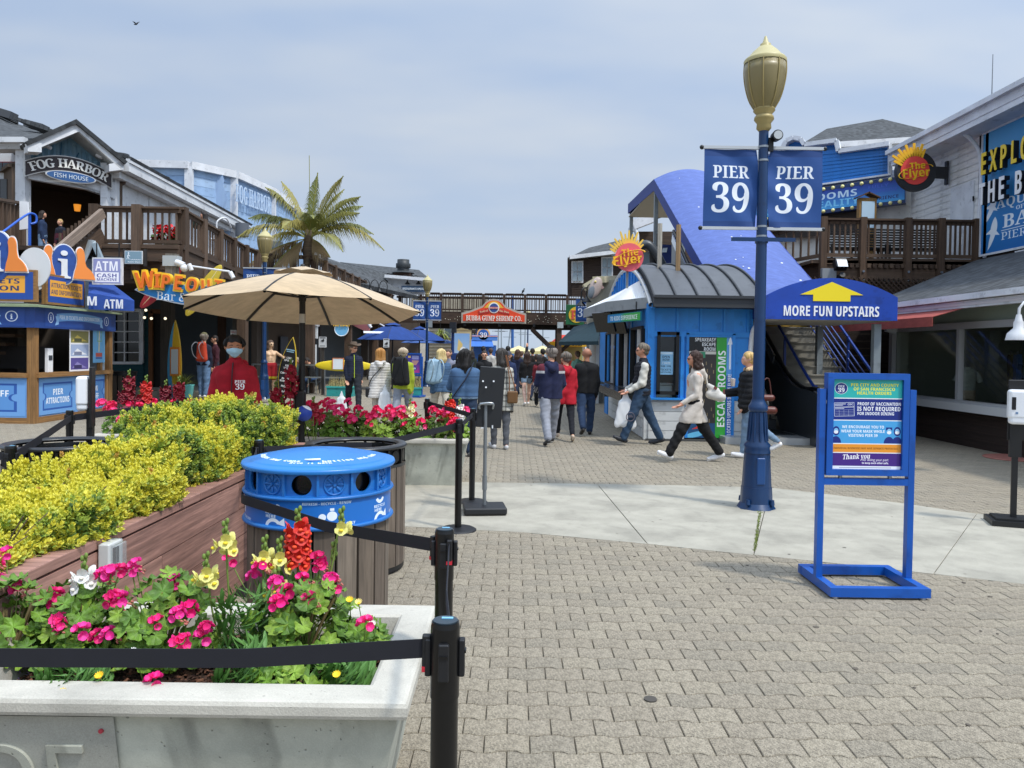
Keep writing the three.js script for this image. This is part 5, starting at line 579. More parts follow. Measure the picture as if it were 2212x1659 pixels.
for(const[u0,u1,l]of[[615,643,'turquoise planter box left of the palm trunk'],[708,765,'turquoise planter box with dry grass under the yellow surfboard'],[881,911,'turquoise planter box behind the standing blue frame']]){const d=25.8,x0=PD(u0,d).x,x1=PD(u1,d).x,t=thing('planter_box',l,'planter',V((x0+x1)/2,0,-d),0);obj('box',bx(x1-x0,.3,.35,0,.15,0),paintM(0x2c9c98,.5),t);obj('lip',bx(x1-x0+.05,.05,.4,0,.31,0),paintM(0x35aaa4,.5),t);const gr=[];for(let i=0;i<90;i++){const h=.25+R()*.25;gr.push(mv(new THREE.ConeGeometry(.012,h,4),(R()-.5)*(x1-x0-.1),.3+h/2,(R()-.5)*.25,0,(R()-.5)*.6,(R()-.5)*.8));}obj('grass',gr,M(0xa99a68,.9),t);}
for(const[u,v,d,w,h,l,g]of[[697,739,26.2,.26,.36,'small grey notice with a bird figure on a dark timber post',1],[837-2.5,741,26.4,.2,.3,'small white notice showing a black duck figure',2]]){const t=thing('notice_sign',l,'sign',P(u,v,d));obj('board',bx(w,h,.03),paintM(0xd6d8d8),t);obj('figure',mv(ext([[-.06,0],[-.01,-.04],[.05,-.03],[.06,.02],[.03,.07],[0,.03]],.01),0,g>1?-.02:.05,.017),M(0x1f2224,.6),t);obj('caption',[bx(w*.8,.03,.005,0,h*.4,.017),bx(w*.7,.02,.005,0,-h*.36,.017)],M(0x4a4d50,.6),t);obj('post',bx(.09,2,.06,0,-1.0,-.06),woodM(0x4f4a45),t);}
const eb=thing('electric_box','white electrical boxes fixed to the post behind the palm trunk','electrical box',P(667,722,28));obj('box',[bx(.42,.5,.2,.1,.1,0),bx(.3,.75,.18,.12,-.75,0)],paintM(0xd9dcdc),eb);obj('lid',bx(.5,.08,.26,.12,.4,0,0,0,-.3),trimM,eb);
}
{
globalThis.STATUE=PD(584,25.4);
const m=thing('surfboard_menu','black surfboard menu with a yellow edge held by the bare-chested statue','menu board',PD(612,25.2)),H=1.98,sh=k=>{const s=new THREE.Shape();s.moveTo(0,0+k);s.bezierCurveTo(-.36+k,.25,-.36+k,1.3,0,H-k);s.bezierCurveTo(.36-k,1.3,.36-k,.25,0,0+k);return s;};
m.rotation.z=-.16;obj('rim',ext(sh(0),.05),M(0xd8b52a,.4),m);obj('panel',ext(sh(.035),.02).translate(0,0,.05),M(0x17181a,.5),m);obj('lettering',['LIVE','SPORTS','','FISH','TACOS','','CHOWDER','','ANGUS','BURGERS','','PIZZA','','SALADS'].flatMap((t,i)=>t?[mv(text3(t,'sans_bold',.06,.01),0,1.28-i*.085,.07)]:[]),M(0xe9e9e6,.5),m);obj('headline',[bx(.28,.035,.01,0,1.55,.072),bx(.24,.03,.01,.0,1.49,.072)],M(0x8fb6c8,.5),m);
}
{
const g=thing('grey_roof_restaurant','restaurant with a broad grey shingle roof and white dormer left of the bridge','restaurant'),q=(u,v,d=44)=>P(u,v,d);
obj('roof',[slab([q(676,556,36),q(770,610,36),q(905,640,44),q(838,612,44),q(835,590,46),q(735,567,48),q(692,552,48)],.2),slab([q(835,590,46),q(928,602,46),q(905,583,49),q(735,566,50)],.2)],shingM,g);
obj('dormer_wall',slab([q(836,634,44.5),q(928,636,44.5),q(926,602,44.5),q(834,594,44.5)],.3),trimM,g);obj('dormer_eave',beam(q(832,597,44.2),q(929,605,44.2),.5,.18),trimM,g);const ls=thing('small_banner_sign','dark narrow sign strip on the white dormer of the grey-roofed restaurant','sign',q(896,624,44.1));obj('board',bx(1.5,.34,.06),paintM(0x24405c),ls);obj('lettering',mv(text3('RESTAURANTS UPSTAIRS','sans_bold',.12,.01).scale(.72,1,1),0,0,.035),M(0xdfe6ea,.6),ls);

for(let i=0;i<2;i++){const p=q(880+i*24,610,44.2);obj('barn_lamp',[lathe([[.03,.12],[.06,.02],[.16,-.1]],12).translate(p.x,p.y,p.z),tube([V(p.x,p.y+.1,p.z),V(p.x-.1,p.y+.4,p.z),V(p.x-.4,p.y+.3,p.z-.2)],.02)],blackM,g);}
const e=thing('roof_exhaust','black stepped round exhaust fan on a timber curb atop the grey roof','exhaust fan',q(871,590,46));obj('curb',bx(1.0,.5,.9,0,-.25,0),woodM(0x4a3428),e);obj('drum',lathe([[.68,0],[.6,.08],[.36,.14],[.36,.3],[.44,.32],[.44,.56],[.36,.58],[.36,.8],[.0,.82]],24),M(0x2c3032,.5),e);obj('lamp',ball(.05,-.1,-.25,.48),M(0xf2efe4,.4),e);
for(let i=0;i<4;i++){const u=770+i*19,p=q(u,622+i*2,37),t=thing('hoop_lamp',['first black hooked lamp above the white ledge from the left','second black hooked lamp above the white ledge from the left','third black hooked lamp above the white ledge from the left','fourth black hooked lamp above the white ledge, next to the roof vent'][i],'lamp',p,0,'hooked lamps above the ledge');obj('arm',tube([V(.18,-.1,0),V(.2,.3,0),V(.05,.48,0),V(-.12,.38,0),V(-.16,.1,0)],.02,6),blackM,t);obj('shade',lathe([[.02,.1],[.05,.04],[.1,-.04]],10).translate(-.16,.0,0),blackM,t);}
obj('ledge',beam(q(800,640,37),q(838,645,38),.3,.14),trimM,g);
}
{
const h=thing('cash_machine_hut','small grey shingled hut with a pale gabled roof and a blue canvas awning','hut'),q=(u,v,d=18)=>P(u,v,d);
obj('wall',[slab([q(150,800),q(215,800),q(215,590),q(198,540),q(150,575)],.2),slab([q(215,800),q(226,800,18.15),q(226,600,18.15),q(215,590)],.2)],paintM(0x98a5ae),h);for(let i=0;i<16;i++)obj('board',beam(q(168,668-i*7,17.95),q(216-Math.max(0,i-9)*2.5,668-i*7,17.95),.03,.08),paintM([0x9fabb4,0x93a0aa][i%2]),h);obj('roof',[slab([q(152,562,17.6),q(182,572,17.6),q(206,522,17.6),q(180,520,18.2)].reverse(),.06),slab([q(206,520,17.6),q(220,560,17.6),q(222,575,18.2),q(204,520,18.2)],.06)],paintM(0xcfd9dc),h);obj('eave',[beam(q(204,526,17.55),q(221,566,17.55),.1,.1),beam(q(152,566,17.55),q(182,576,17.55),.1,.1)],paintM(0x9fb0ba),h);
const a=thing('blue_atm_awning','blue canvas awning with white letters beside the ticket booth','awning'),A=[q(192,608,18),q(240,611,18),q(290,649,17.2),q(191,632,16.9)];obj('canvas',[slab([A[3],A[2],A[1],A[0]],.01),slab([q(191,668,16.9),q(290,672,17.2),A[2],A[3]],.01)],clothM(0x2f56ac),a);const tp=q(248,657,17.05);obj('lettering',mv(text3('ATM','sans_bold',.2,.01).scale(.8,1,1),tp.x,tp.y,tp.z+.06,-.1),M(0xe8ecf4,.6),a);obj('lettering',[mv(text3('M','sans_bold',.2,.01),q(199,650,16.85).x,q(191,650,16.85).y,-16.85)],M(0xe8ecf4,.6),a);
}
{
const c=G(71,915),e=G(232,890.5),xw=(c.x+e.x)/2,k=thing('ticket_booth','blue and timber ticket and information booth at the left edge','booth'),z0=c.z,z1=e.z,tim=woodM(0xb08450,.7),pan=paintM(0x6fa3dc,.45),X=xw;
const L=-z1+z0,xl=X-4;
const fx=(xa,xb,y0,y1,m,n2,o=.02)=>obj(n2,bx(xb-xa,y1-y0,.1,(xa+xb)/2,(y0+y1)/2,z0+o),m,k),sx=(za,zb,y0,y1,m,n2,o=.02)=>obj(n2,bx(.1,y1-y0,zb-za,X+o,(y0+y1)/2,(za+zb)/2),m,k);
fx(xl,X-.06,.12,.92,pan,'panel');sx(z1,z0-.06,.12,.92,pan,'panel',-.03);
obj('plinth',[bx(4,.12,.14,X-2,.06,z0),bx(.14,.12,L,X,.06,(z0+z1)/2)],tim,k);obj('counter',[bx(4,.09,.3,X-2.05,.97,z0-.02),bx(.3,.09,L,X-.02,.97,(z0+z1)/2)],tim,k);
for(const[x,z]of[[X,z0],[X,z1],[X-2.6,z0],[xl,z0]])obj('post',bx(.15,2.3,.15,x,1.15,z+.0),tim,k);for(const u of[157,215])obj('post',bx(.09,1.25,.09,X,1.6,PX(u,800,X).z),tim,k);obj('post',bx(.12,.8,.1,X+.01,.5,z1+.15),tim,k);
obj('interior',[bx(4,.05,L,X-2,.02,(z0+z1)/2),bx(4,2.3,.1,X-2.2,1.15,z1-.2),bx(.1,2.3,L,X-2.2,1.15,(z0+z1)/2),bx(3.9,.08,L-.2,X-2,2.2,(z0+z1)/2)],M(0x5e564e,.9),k);obj('desk',[bx(.5,.05,1.4,X-.8,.95,z0-1.6),bx(1.2,.5,.05,X-1.3,1.3,z0-1.8)],M(0x3d3a3a,.7),k);

const yF0=PX(90,709,X).y,yF1=PX(90,662,X).y;obj('fascia',[bx(4.2,yF1-yF0,.1,X-2,(yF0+yF1)/2,z0+.12),bx(.1,yF1-yF0,L+.25,X+.1,(yF0+yF1)/2,(z0+z1)/2+.05)],paintM(0x1f4690),k);
obj('roof_edge',[slab([V(xl,yF1,z0+.3),V(X+.3,yF1,z0+.3),V(X-.3,yF1+.06,z0-.3),V(xl,yF1+.06,z0-.3)],.04),slab([V(X+.3,yF1,z0+.3),V(X+.3,yF1,z1-.1),V(X-.3,yF1+.06,z1-.1),V(X-.3,yF1+.06,z0-.3)],.04)],paintM(0x9fb08a),k);
const rib=(txt,wpx)=>(x,w,h)=>{fill(x,'#1f4690',w,h);x.fillStyle='#6ea4dc';x.beginPath();x.moveTo(120,34);x.quadraticCurveTo(w/2,4,w-120,40);x.lineTo(w-120,92);x.quadraticCurveTo(w/2,58,120,88);x.fill();x.fillStyle='#8fbce8';x.beginPath();x.moveTo(108,50);x.lineTo(142,48);x.lineTo(142,104);x.lineTo(104,112);x.lineTo(118,80);x.fill();x.beginPath();x.moveTo(w-108,56);x.lineTo(w-142,52);x.lineTo(w-142,108);x.lineTo(w-104,116);x.lineTo(w-118,84);x.fill();x.fillStyle='#dfeaf6';fitText(x,txt,w/2,54,w-300,26);for(const cx of[60,w-60]){x.strokeStyle='#eaf1f8';x.lineWidth=5;x.beginPath();x.ellipse(cx,62,26,32,0,0,7);x.stroke();x.fillStyle='#eaf1f8';x.font='bold 44px serif';x.fillText('i',cx,64);}};
obj('ribbon_print',pl(L-.3,yF1-yF0-.06,X+.154,(yF0+yF1)/2,(z0+z1)/2,Math.PI/2),print(768,124,rib('PIER 39 TICKETS AND INFORMATION')),k);obj('ribbon_print',pl(3.4,yF1-yF0-.06,X-1.75,(yF0+yF1)/2,z0+.174),print(768,124,rib('TICKETS AND INFORMATION')),k);

const ph=thing('photo_poster','white poster of four stacked photographs in the booth side window','poster'),pz0=PX(167,800,X).z,pz1=PX(218*0+188*0+218,800,X).z;const za=PX(144,760,X).z,zb=PX(188,760,X).z;obj('sheet',pl(za-zb,1.22,X+.06,1.63,(za+zb)/2,Math.PI/2),print(160,340,(x,w,h)=>{fill(x,'#f1f1f2',w,h);[['#9fb4d2','#b9584a','#6f7f96'],['#8f8a4e','#d8c05a','#4f5238'],['#a9b9d8','#eef0f4','#7f86a0'],['#5a4f96','#8f86c0','#37305f']].forEach((c,i)=>{const y=12+i*82;x.fillStyle=c[0];x.fillRect(10,y,w-20,72);x.fillStyle=c[1];x.beginPath();x.moveTo(20,y+62);x.lineTo(60,y+24);x.lineTo(110,y+50);x.lineTo(140,y+62);x.fill();x.fillStyle=c[2];x.fillRect(36,y+44,60,22);});}),ph);
const mp=thing('map_poster','blue map poster beside the four-photo poster in the booth window','poster'),ma=PX(195,760,X).z,mb=PX(221,760,X).z;obj('sheet',pl(ma-mb,1.05,X+.06,1.72,(ma+mb)/2,Math.PI/2),print(120,250,(x,w,h)=>{fill(x,'#6fb0dc',w,h);fill(x,'#dfe6ea',w,46);x.strokeStyle='#e6d9a0';x.lineWidth=10;x.beginPath();x.moveTo(64,76);x.lineTo(60,190);x.stroke();x.strokeStyle='#7fae6a';x.lineWidth=4;x.strokeRect(44,72,40,60);x.fillStyle='#c4584a';x.fillRect(28,196,64,22);x.fillStyle='#3f5fa0';x.fillRect(28,220,64,10);}),mp);

const tk=(lines)=>(x,w,h)=>{fill(x,'#6fa3dc',w,h);const sh=k=>{x.beginPath();x.moveTo(40+k,30+k);x.lineTo(w-40-k,30+k);x.lineTo(w-40-k,h*.4);x.arc(w-40-k,h/2,h*.1,-1.57,1.57,true);x.lineTo(w-40-k,h-30-k);x.lineTo(40+k,h-30-k);x.lineTo(40+k,h*.6);x.arc(40+k,h/2,h*.1,1.57,-1.57,true);x.closePath();};x.fillStyle='#2a5aa8';sh(0);x.fill();x.fillStyle='#5c94d2';sh(14);x.fill();x.fillStyle='#f0f5fa';lines.forEach(([s,y,ww])=>fitText(x,s,w/2,h*y,ww,44));};
const pz=PX(160,850,X).z,m1=[z0-.15,pz],m2=[pz-.1,z1+.1];obj('ticket_print',pl(m1[0]-m1[1],.74,X+.034,.52,(m1[0]+m1[1])/2,Math.PI/2),print(420,260,tk([['PIER',.38,120],['ATTRACTIONS',.62,270]])),k);obj('ticket_print',pl(m2[0]-m2[1],.74,X+.034,.52,(m2[0]+m2[1])/2,Math.PI/2),print(420,260,tk([['HOP ON',.38,150],['HOP OFF',.62,170]])),k);obj('ticket_print',pl(2.2,.74,X-1.2,.52,z0+.074),print(512,260,tk([['HOP ON - HOP OFF',.38,360],['TOUR',.62,130]])),k);
obj('flyer',pl(.34,.3,X-.95,.76,z0+.082,0),print(96,90,(x,w,h)=>{fill(x,'#b9c8e0',w,h);x.fillStyle='#a8443a';x.fillRect(6,6,46,40);x.fillStyle='#3a2a2a';x.fillRect(56,6,34,40);x.fillStyle='#d9b79a';x.beginPath();x.arc(72,26,12,0,7);x.fill();}),k);

const yS0=PX(92,655,X).y,yS1=PX(92,588,X).y,zs0=PX(90,620,X-.15).z,zs1=PX(184,620,X-.05).z;const sgn=(x,w,h)=>{fill(x,'#1f4a9c',w,h);x.fillStyle='#eba83a';x.fillRect(w*.05,h*.14,w*.9,h*.62);x.fillStyle='#2c3a6a';fitText(x,'ATTRACTION TICKETS',w/2,h*.33,w*.84,h*.18);fitText(x,'AND INFORMATION',w/2,h*.59,w*.84,h*.18);};
const sm=print(512,200,sgn);for(const[w,x,z,r,l]of[[zs0-zs1,X-.1,(zs0+zs1)/2,Math.PI/2,'orange and blue information sign board on the booth side roof'],[3.3,X-1.5,z0+.1,0,'orange and blue information sign board cut by the left picture edge']]){const t=thing('information_sign',l,'sign',V(x,(yS0+yS1)/2,z),r);obj('frame',bx(w,yS1-yS0,.1),tim,t);obj('face',pl(w-.1,yS1-yS0-.09,0,0,.054),sm,t);
const cx=r?-.02:1.0,ov=(a,b)=>shp([...Array(36)].map((_,i)=>[a*Math.cos(i/18*Math.PI),b*Math.sin(i/18*Math.PI)])),yb=(yS1-yS0)/2,c2=thing('information_crest',r?'blue oval with a white i between orange sea lion cutouts, above the side board':'blue oval with a white i and orange sea lion cutout at the left edge','sign',V(x,(yS0+yS1)/2,z),r?.75:0),K=r?1:1.15;
obj('oval_rim',ext(ov(.3*K,.5*K),.05).translate(cx,yb+.32,0),trimM,c2);obj('oval',ext(ov(.275*K,.47*K),.02).translate(cx,yb+.32,.05),paintM(0x28509e),c2);obj('letter',mv(text3('i','serif_bold',.62,.03),cx,yb+.32,.07),trimM,c2);
c2.scale.setScalar(.9);const seal=(s,k=1)=>{const q=new THREE.Shape();q.moveTo(.08,-.02);q.lineTo(.95,-.02);q.bezierCurveTo(.9,.2,.72,.26,.6,.34);q.bezierCurveTo(.5,.5,.56,.64,.5,.76);q.bezierCurveTo(.42,.92,.22,.88,.2,.72);q.bezierCurveTo(.28,.5,.2,.3,.14,.2);let pts=q.getPoints(8).map(p=>[cx+s*(.12+(p.x-.5)*.55*k+.3),yb+.35+(p.y-.4)*.85*k]);if(s<0)pts.reverse();return ext(pts,.03).translate(0,0,.09);};obj('sea_lion',seal(1),M(0xe8873a,.5),c2);obj('sea_lion',seal(-1),M(0xe8873a,.5),c2);for(const e of[1,-1])obj('sea_lion_edge',seal(e,1.09).translate(0,0,-.03),trimM,c2);obj('backing',ext(ov(.36,.44),.03).translate(cx-.62*(r?1:-1.2),yb+.1,-.06),M(0xd4d7d8,.6),c2);}
const pr=thing('leaflet_stand','small white leaflet stand on the booth counter','leaflet stand',V(X-.1,1.02,PX(116,800,X).z));obj('card',[bx(.06,.5,.18,0,.25,0)],M(0xeceef0,.5),pr);obj('print',bx(.01,.1,.12,.035,.3,0),M(0x3a3f48,.6),pr);
}
// ---------- street furniture ----------
const pierPrint=print(256,384,(x,w,h)=>{fill(x,'#1f4a8a',w,h);x.fillStyle='#1a3f7a';x.fillRect(0,0,w,34);x.fillRect(0,h-30,w,30);x.fillStyle='#e6ebf2';x.font='bold 78px serif';fitText(x,'PIER',128,108,176,62,'bold','serif');fitText(x,'39',128,232,190,150,'bold','serif');x.strokeStyle='#1f4a8a';x.lineWidth=4;x.beginPath();x.arc(166,206,26,-1,1);x.stroke();},.75);
function banner(parent,x,y,w,h,sd){
const g=new THREE.PlaneGeometry(w,h,14,18),p=g.attributes.position;for(let i=0;i<p.count;i++){const a=p.getX(i)/w+.5,b=p.getY(i)/h+.5,e=Math.abs(a-(sd<0?1:0));p.setZ(i,.02*Math.sin(a*5+b*3+sd)*(1-Math.abs(b-.5)*1.2)+.012*Math.sin(b*14+a*9)*(1-e));p.setX(i,p.getX(i)-sd*.025*(1-e)*Math.sin(b*Math.PI));}
g.computeVertexNormals();obj('banner',keep(g.translate(x,y,0)),pierPrint,parent);
}
function lamp(name,label,pos,opt={}){
const t=thing(name,label,'street lamp',pos,0,opt.group),S=opt.s||1,gold=M(0xa3925e,.5,{metalness:.15}),bl=paintM(0x0f3560,.32);t.scale.setScalar(S);
obj('base',[new THREE.CylinderGeometry(.165,.2,.06,8).rotateY(.39).translate(0,.03,0),new THREE.CylinderGeometry(.155,.165,.17,8).rotateY(.39).translate(0,.14,0),new THREE.CylinderGeometry(.13,.15,.36,8).rotateY(.39).translate(0,.4,0),lathe([[.135,.58],[.125,.63],[.135,.66],[.1,.7],[.085,.8],[.075,1.0]],24)],bl,t);
obj('flute',[...Array(10)].map((_,i)=>{const a=i/10*6.283;return tube([V(Math.sin(a)*.1,.7,Math.cos(a)*.1),V(Math.sin(a)*.078,1.0,Math.cos(a)*.078)],.012,5,2);}),bl,t);
obj('access_cover',rbx(.09,.28,.03,.02,0,.4,.132),paintM(0x17467e,.3),t);for(const a of[.8,2.4,3.9,5.5])obj('bolt',cyl(.022,.028,.05,Math.sin(a)*.175,.08,Math.cos(a)*.175,8),bl,t);
obj('pole',[lathe([[.075,1.0],[.098,1.02],[.098,1.06],[.075,1.1],[.06,1.14],[.056,2.2],[.048,3.95]],20)],bl,t);
obj('collar',lathe([[.05,3.9],[.075,3.93],[.07,3.98],[.1,4.02],[.095,4.05],[.075,4.07],[.11,4.11],[.1,4.14]],24),gold,t);
obj('globe',lathe([[.1,4.13],[.15,4.22],[.19,4.36],[.208,4.5],[.205,4.6],[.0,4.6]],28),M(0x8d8056,.38,{transmission:.12,thickness:0}),t);
obj('globe_rib',[...Array(8)].map((_,i)=>{const a=(i+.5)/8*6.283,q=(r,y)=>V(Math.sin(a)*r,y,Math.cos(a)*r);return tube([q(.102,4.13),q(.152,4.22),q(.192,4.36),q(.21,4.5),q(.207,4.6)],.007,5,12);}),gold,t);
obj('cap',lathe([[.21,4.59],[.215,4.62],[.2,4.64],[.17,4.66],[.13,4.71],[.075,4.76],[.05,4.77],[.055,4.79],[.03,4.81],[.012,4.87],[0,4.88]],24),M(0xb8ae7c,.45),t);
if(opt.banners){for(const sd of opt.banners){banner(t,sd*(.34),3.31,.54,.8,sd);for(const y of[3.73,2.9]){const arm=obj('banner_arm',beam(V(0,y,0),V(sd*.63,y,0),.03,.03),M(0xb9bec2,.4),t);obj('end_cap',ball(.024,sd*.635,y,0,8),blackM,arm);}}obj('strap',[3.6,3.74,2.92,2.82].map(y=>cyl(.055,.055,.02,0,y,0,16)),steelM,t);}
if(opt.bar){obj('cross_bar',[bx(.66,.04,.012,0,2.78,.06),cyl(.066,.066,.06,0,2.78,0,16)],bl,t);const f=obj('flood_lamp',mv(cyl(.055,.05,.09,0,0,0,18).rotateX(Math.PI/2),.115,3.84,.05),blackM,t);obj('lens',mv(cyl(.043,.043,.012,0,0,0,18).rotateX(Math.PI/2),.115,3.84,.1),M(0xb9bec0,.1),f);obj('bracket',bx(.05,.14,.02,.07,3.76,.02),blackM,t);}
return t;
}
lamp('street_lamp','tall navy lamp post with two blue banners standing on the concrete path',G(1633,1097),{banners:[-1,1],bar:1});
lamp('street_lamp','navy lamp post with two blue banners between the red jacket guard and the palm',PD(570,22.4,.1),{banners:[-1,1],s:1.02});
lamp('street_lamp','navy lamp post with two blue banners right of the blue umbrellas',PD(921,33.6),{banners:[-1,1]});
lamp('street_lamp','far slim lamp post with cream globe in front of the timber balconies',PD(1028,58),{s:1.0});
lamp('street_lamp','far slim lamp post with cream globe against the sky under the bridge',PD(1139,60),{s:1.0});
{const t=thing('banner_post','blue banner with white lettering on a post beside the green square sign','banner',PD(1275,29.5));t.scale.setScalar(1.0);banner(t,-.34,3.2,.54,.85,-1);obj('pole',cyl(.05,.06,3.7,0,1.85,0,14),paintM(0x143d70),t);obj('banner_arm',[bx(.6,.03,.03,-.3,3.64,0),bx(.6,.03,.03,-.3,2.76,0)],steelM,t);t.children.at(-1).name='banner_arm';}

function stand(label,pos,turn,art){
const t=thing('notice_stand',label,'notice stand',pos,turn,null),b=paintM(0x0f58b4,.35),w=.56;
obj('base',[bx(.66,.06,.055,0,.045,.26),bx(.66,.06,.055,0,.045,-.26),bx(.055,.06,.47,-.3,.045,0),bx(.055,.06,.47,.3,.045,0)],b,t);for(const s of[-1,1])obj('upright',[bx(.042,1.3,.05,s*.309,.72,.02)],b,t);obj('cross_bar',bx(.578,.045,.05,0,.735,.02),b,t);
obj('frame',[bx(.56,.042,.07,0,1.459,.02),bx(.56,.042,.07,0,.8,.02),bx(.042,.617,.07,-.259,1.1295,.02),bx(.042,.617,.07,.259,1.1295,.02)],b,t);obj('backing',bx(.48,.62,.03,0,1.1295,.015),b,t);for(const s of[-1,1]){obj('pin',cyl(.014,.014,.05,s*.17,.77,.02,10),steelM,t);obj('knob',mv(cyl(.016,.016,.014,0,0,0,12).rotateZ(1.57),s*.284,1.28,.02),M(0xd8dade,.4),t);}
for(const[x,z]of[[-.29,.26],[.29,.26],[-.29,-.26],[.29,-.26]])obj('foot',cyl(.018,.018,.016,x,.008,z,10),M(0xb9bcc0,.5),t);
obj('poster',pl(.474,.615,0,1.1295,.034),art,t);return t;
}
stand('bright blue framed stand with a health notice poster in the right foreground',V(2.44,0,-5.3),0,print(820,1200,(x,w,h)=>{
fill(x,'#f4f6f8',w,h);const band=(c,y0,y1)=>{x.fillStyle=c;x.fillRect(0,h*y0,w,h*(y1-y0));};band('#2fb3ae',0,.205);band('#1d2f80',.215,.45);band('#4aa5e0',.46,.712);band('#ef9a34',.722,.812);band('#482a82',.822,.965);
x.fillStyle='#20307a';x.beginPath();x.arc(96,122,74,0,7);x.fill();x.strokeStyle='#f4f6f8';x.lineWidth=5;x.stroke();x.fillStyle='#fff';fitText(x,'PIER',96,92,76,30,'bold','serif');fitText(x,'39',96,142,84,58,'bold','serif');
x.fillStyle='#f3ea35';fitText(x,'PER CITY AND COUNTY',492,70,570,42);fitText(x,'OF SAN FRANCISCO',488,124,496,42);fitText(x,'HEALTH ORDERS',488,178,414,42);
x.strokeStyle='#dfe6f2';x.lineWidth=5;x.save();x.translate(16,300);x.rotate(-.04);x.strokeRect(0,16,234,180);x.fillStyle='#e8edf6';x.fillRect(6,30,130,8);x.fillRect(6,48,96,6);x.fillRect(6,72,226,8);x.fillRect(6,92,110,6);fitText(x,'CDC',190,40,66,26);x.lineWidth=2;for(let i=0;i<4;i++){x.beginPath();x.moveTo(6,112+i*22);x.lineTo(230,112+i*22);x.stroke();}for(let i=1;i<4;i++){x.beginPath();x.moveTo(i*56,112);x.lineTo(i*56,196);x.stroke();}x.restore();
x.fillStyle='#f6f8fb';fitText(x,'PROOF OF VACCINATION',550,322,520,42);fitText(x,'IS NOT REQUIRED',548,388,520,56);fitText(x,'FOR INDOOR DINING',512,452,440,42);
x.fillStyle='#f2f8fd';fitText(x,'WE ENCOURAGE YOU TO',366,632,500,38);fitText(x,'WEAR YOUR MASK WHILE',366,690,520,38);fitText(x,'VISITING PIER 39',366,746,350,38);
const pp=(cx,hair)=>{x.fillStyle='#1d2f80';x.beginPath();x.ellipse(cx,852,62,90,0,Math.PI,0);x.fill();if(hair){x.beginPath();x.ellipse(cx,690,42,62,0,0,7);x.fill();}else x.fillRect(cx-38,636,74,40);x.fillStyle='#8cc6ee';x.beginPath();x.ellipse(cx,688,27,34,0,0,7);x.fill();x.fillStyle='#f4f8fb';x.beginPath();x.ellipse(cx,706,26,22,0,0,7);x.fill();};pp(46,1);pp(676,0);pp(772,1);
x.fillStyle='#7a4a16';fitText(x,'INDIVIDUAL BUSINESSES MAY HAVE SEPARATE PROTOCOLS',400,920,760,26);x.fillStyle='#fff';x.save();x.translate(290,1030);x.rotate(-.05);fitText(x,'Thank you',0,0,330,66,'italic bold','serif');x.restore();fitText(x,'for doing your part',520,1074,310,30,'');fitText(x,'to keep each other safe.',520,1116,320,26);
x.fillStyle='#8a8f9a';x.fillRect(90,1176,620,8);
},.25));
stand('blue framed stand with a purple poster beside the far turquoise planter',PD(893,25.8),-.25,print(256,380,(x,w,h)=>{const g=x.createLinearGradient(0,0,0,h);g.addColorStop(0,'#2b3f92');g.addColorStop(.5,'#5a3a96');g.addColorStop(1,'#c23a8e');fill(x,g,w,h);x.fillStyle='#f2b96a';for(let i=0;i<4;i++)x.fillRect(100,130+i*24,130-i*14,12);x.fillStyle='#c9cff0';for(let i=0;i<4;i++)x.fillRect(100,30+i*20,130,8);x.fillStyle='#e6c05a';x.fillRect(24,30,50,40);x.fillStyle='#2b3f8a';x.beginPath();x.arc(150,290,44,0,7);x.fill();x.fillStyle='#fff';fitText(x,'39',150,290,50,40,'bold','serif');}));

function sanitizer(label,pos,turn,board){
const t=thing('sanitizer_stand',label,'hand sanitizer',pos,turn),k=M(0x121315,.45);
obj('base',[bx(.42,.05,.36,0,.03,0),bx(.34,.02,.28,0,.065,0)],k,t);obj('pole',[bx(.05,.8,.03,0,.45,0),bx(.1,.34,.05,0,.82,0)],k,t);
obj('back_plate',rbx(.17,.58,.02,.009,.02,1.1,-.02),k,t);const d=obj('dispenser',[rbx(.17,.28,.11,.03,-.0,1.16,.06),rbx(.15,.1,.1,.03,0,1.02,.06)],M(0xe9ebee,.3),t);obj('window',rbx(.035,.12,.01,.004,-.045,1.17,.115),M(0x1c1f24,.15),d);obj('logo',bx(.02,.02,.004,-.02,1.08,.116),M(0x6a86a8,.4),d);
}
sanitizer('black stand with a white hand sanitizer dispenser at the right edge',V(PD(2188,7.35).x,0,-7.35),-.35);
sanitizer('black stand with a white hand sanitizer dispenser behind the hedge at left',PD(195,7.4),-1.3);
{const t=thing('sign_stand','black board on a steel pole seen from behind, beside the corner queue posts','sign stand',G(1046,1108),.12),k=M(0x191b1e,.5);obj('base',[rbx(.42,.07,.34,.02,0,.045,0)],k,t);obj('pole',[cyl(.018,.018,1.05,0,.55,0,12),cyl(.024,.024,.14,0,.3,0,12)],M(0x7d8285,.4,{metalness:.5}),t);obj('board',mv(rbx(.25,.6,.02,.009),.05,1.14,-.02,0,0,-.06),k,t);obj('handle',[tube([V(-.06,1.03,.0),V(-.06,1.07,.03),V(.07,1.08,.03),V(.07,1.03,.0)],.012),bx(.13,.025,.03,.005,1.08,.02)],steelM,t);for(const[x,y]of[[-.03,1.3],[.075,1.3],[.0,1.24]])obj('screw',mv(cyl(.009,.009,.01,0,0,0,10).rotateX(1.57),x,y,.01),M(0xe9ecee,.3),t);obj('clip',[bx(.03,.012,.01,-.03,.84,0),bx(.012,.03,.01,.07,.85,0)],M(0xd9dcde,.4),t);}

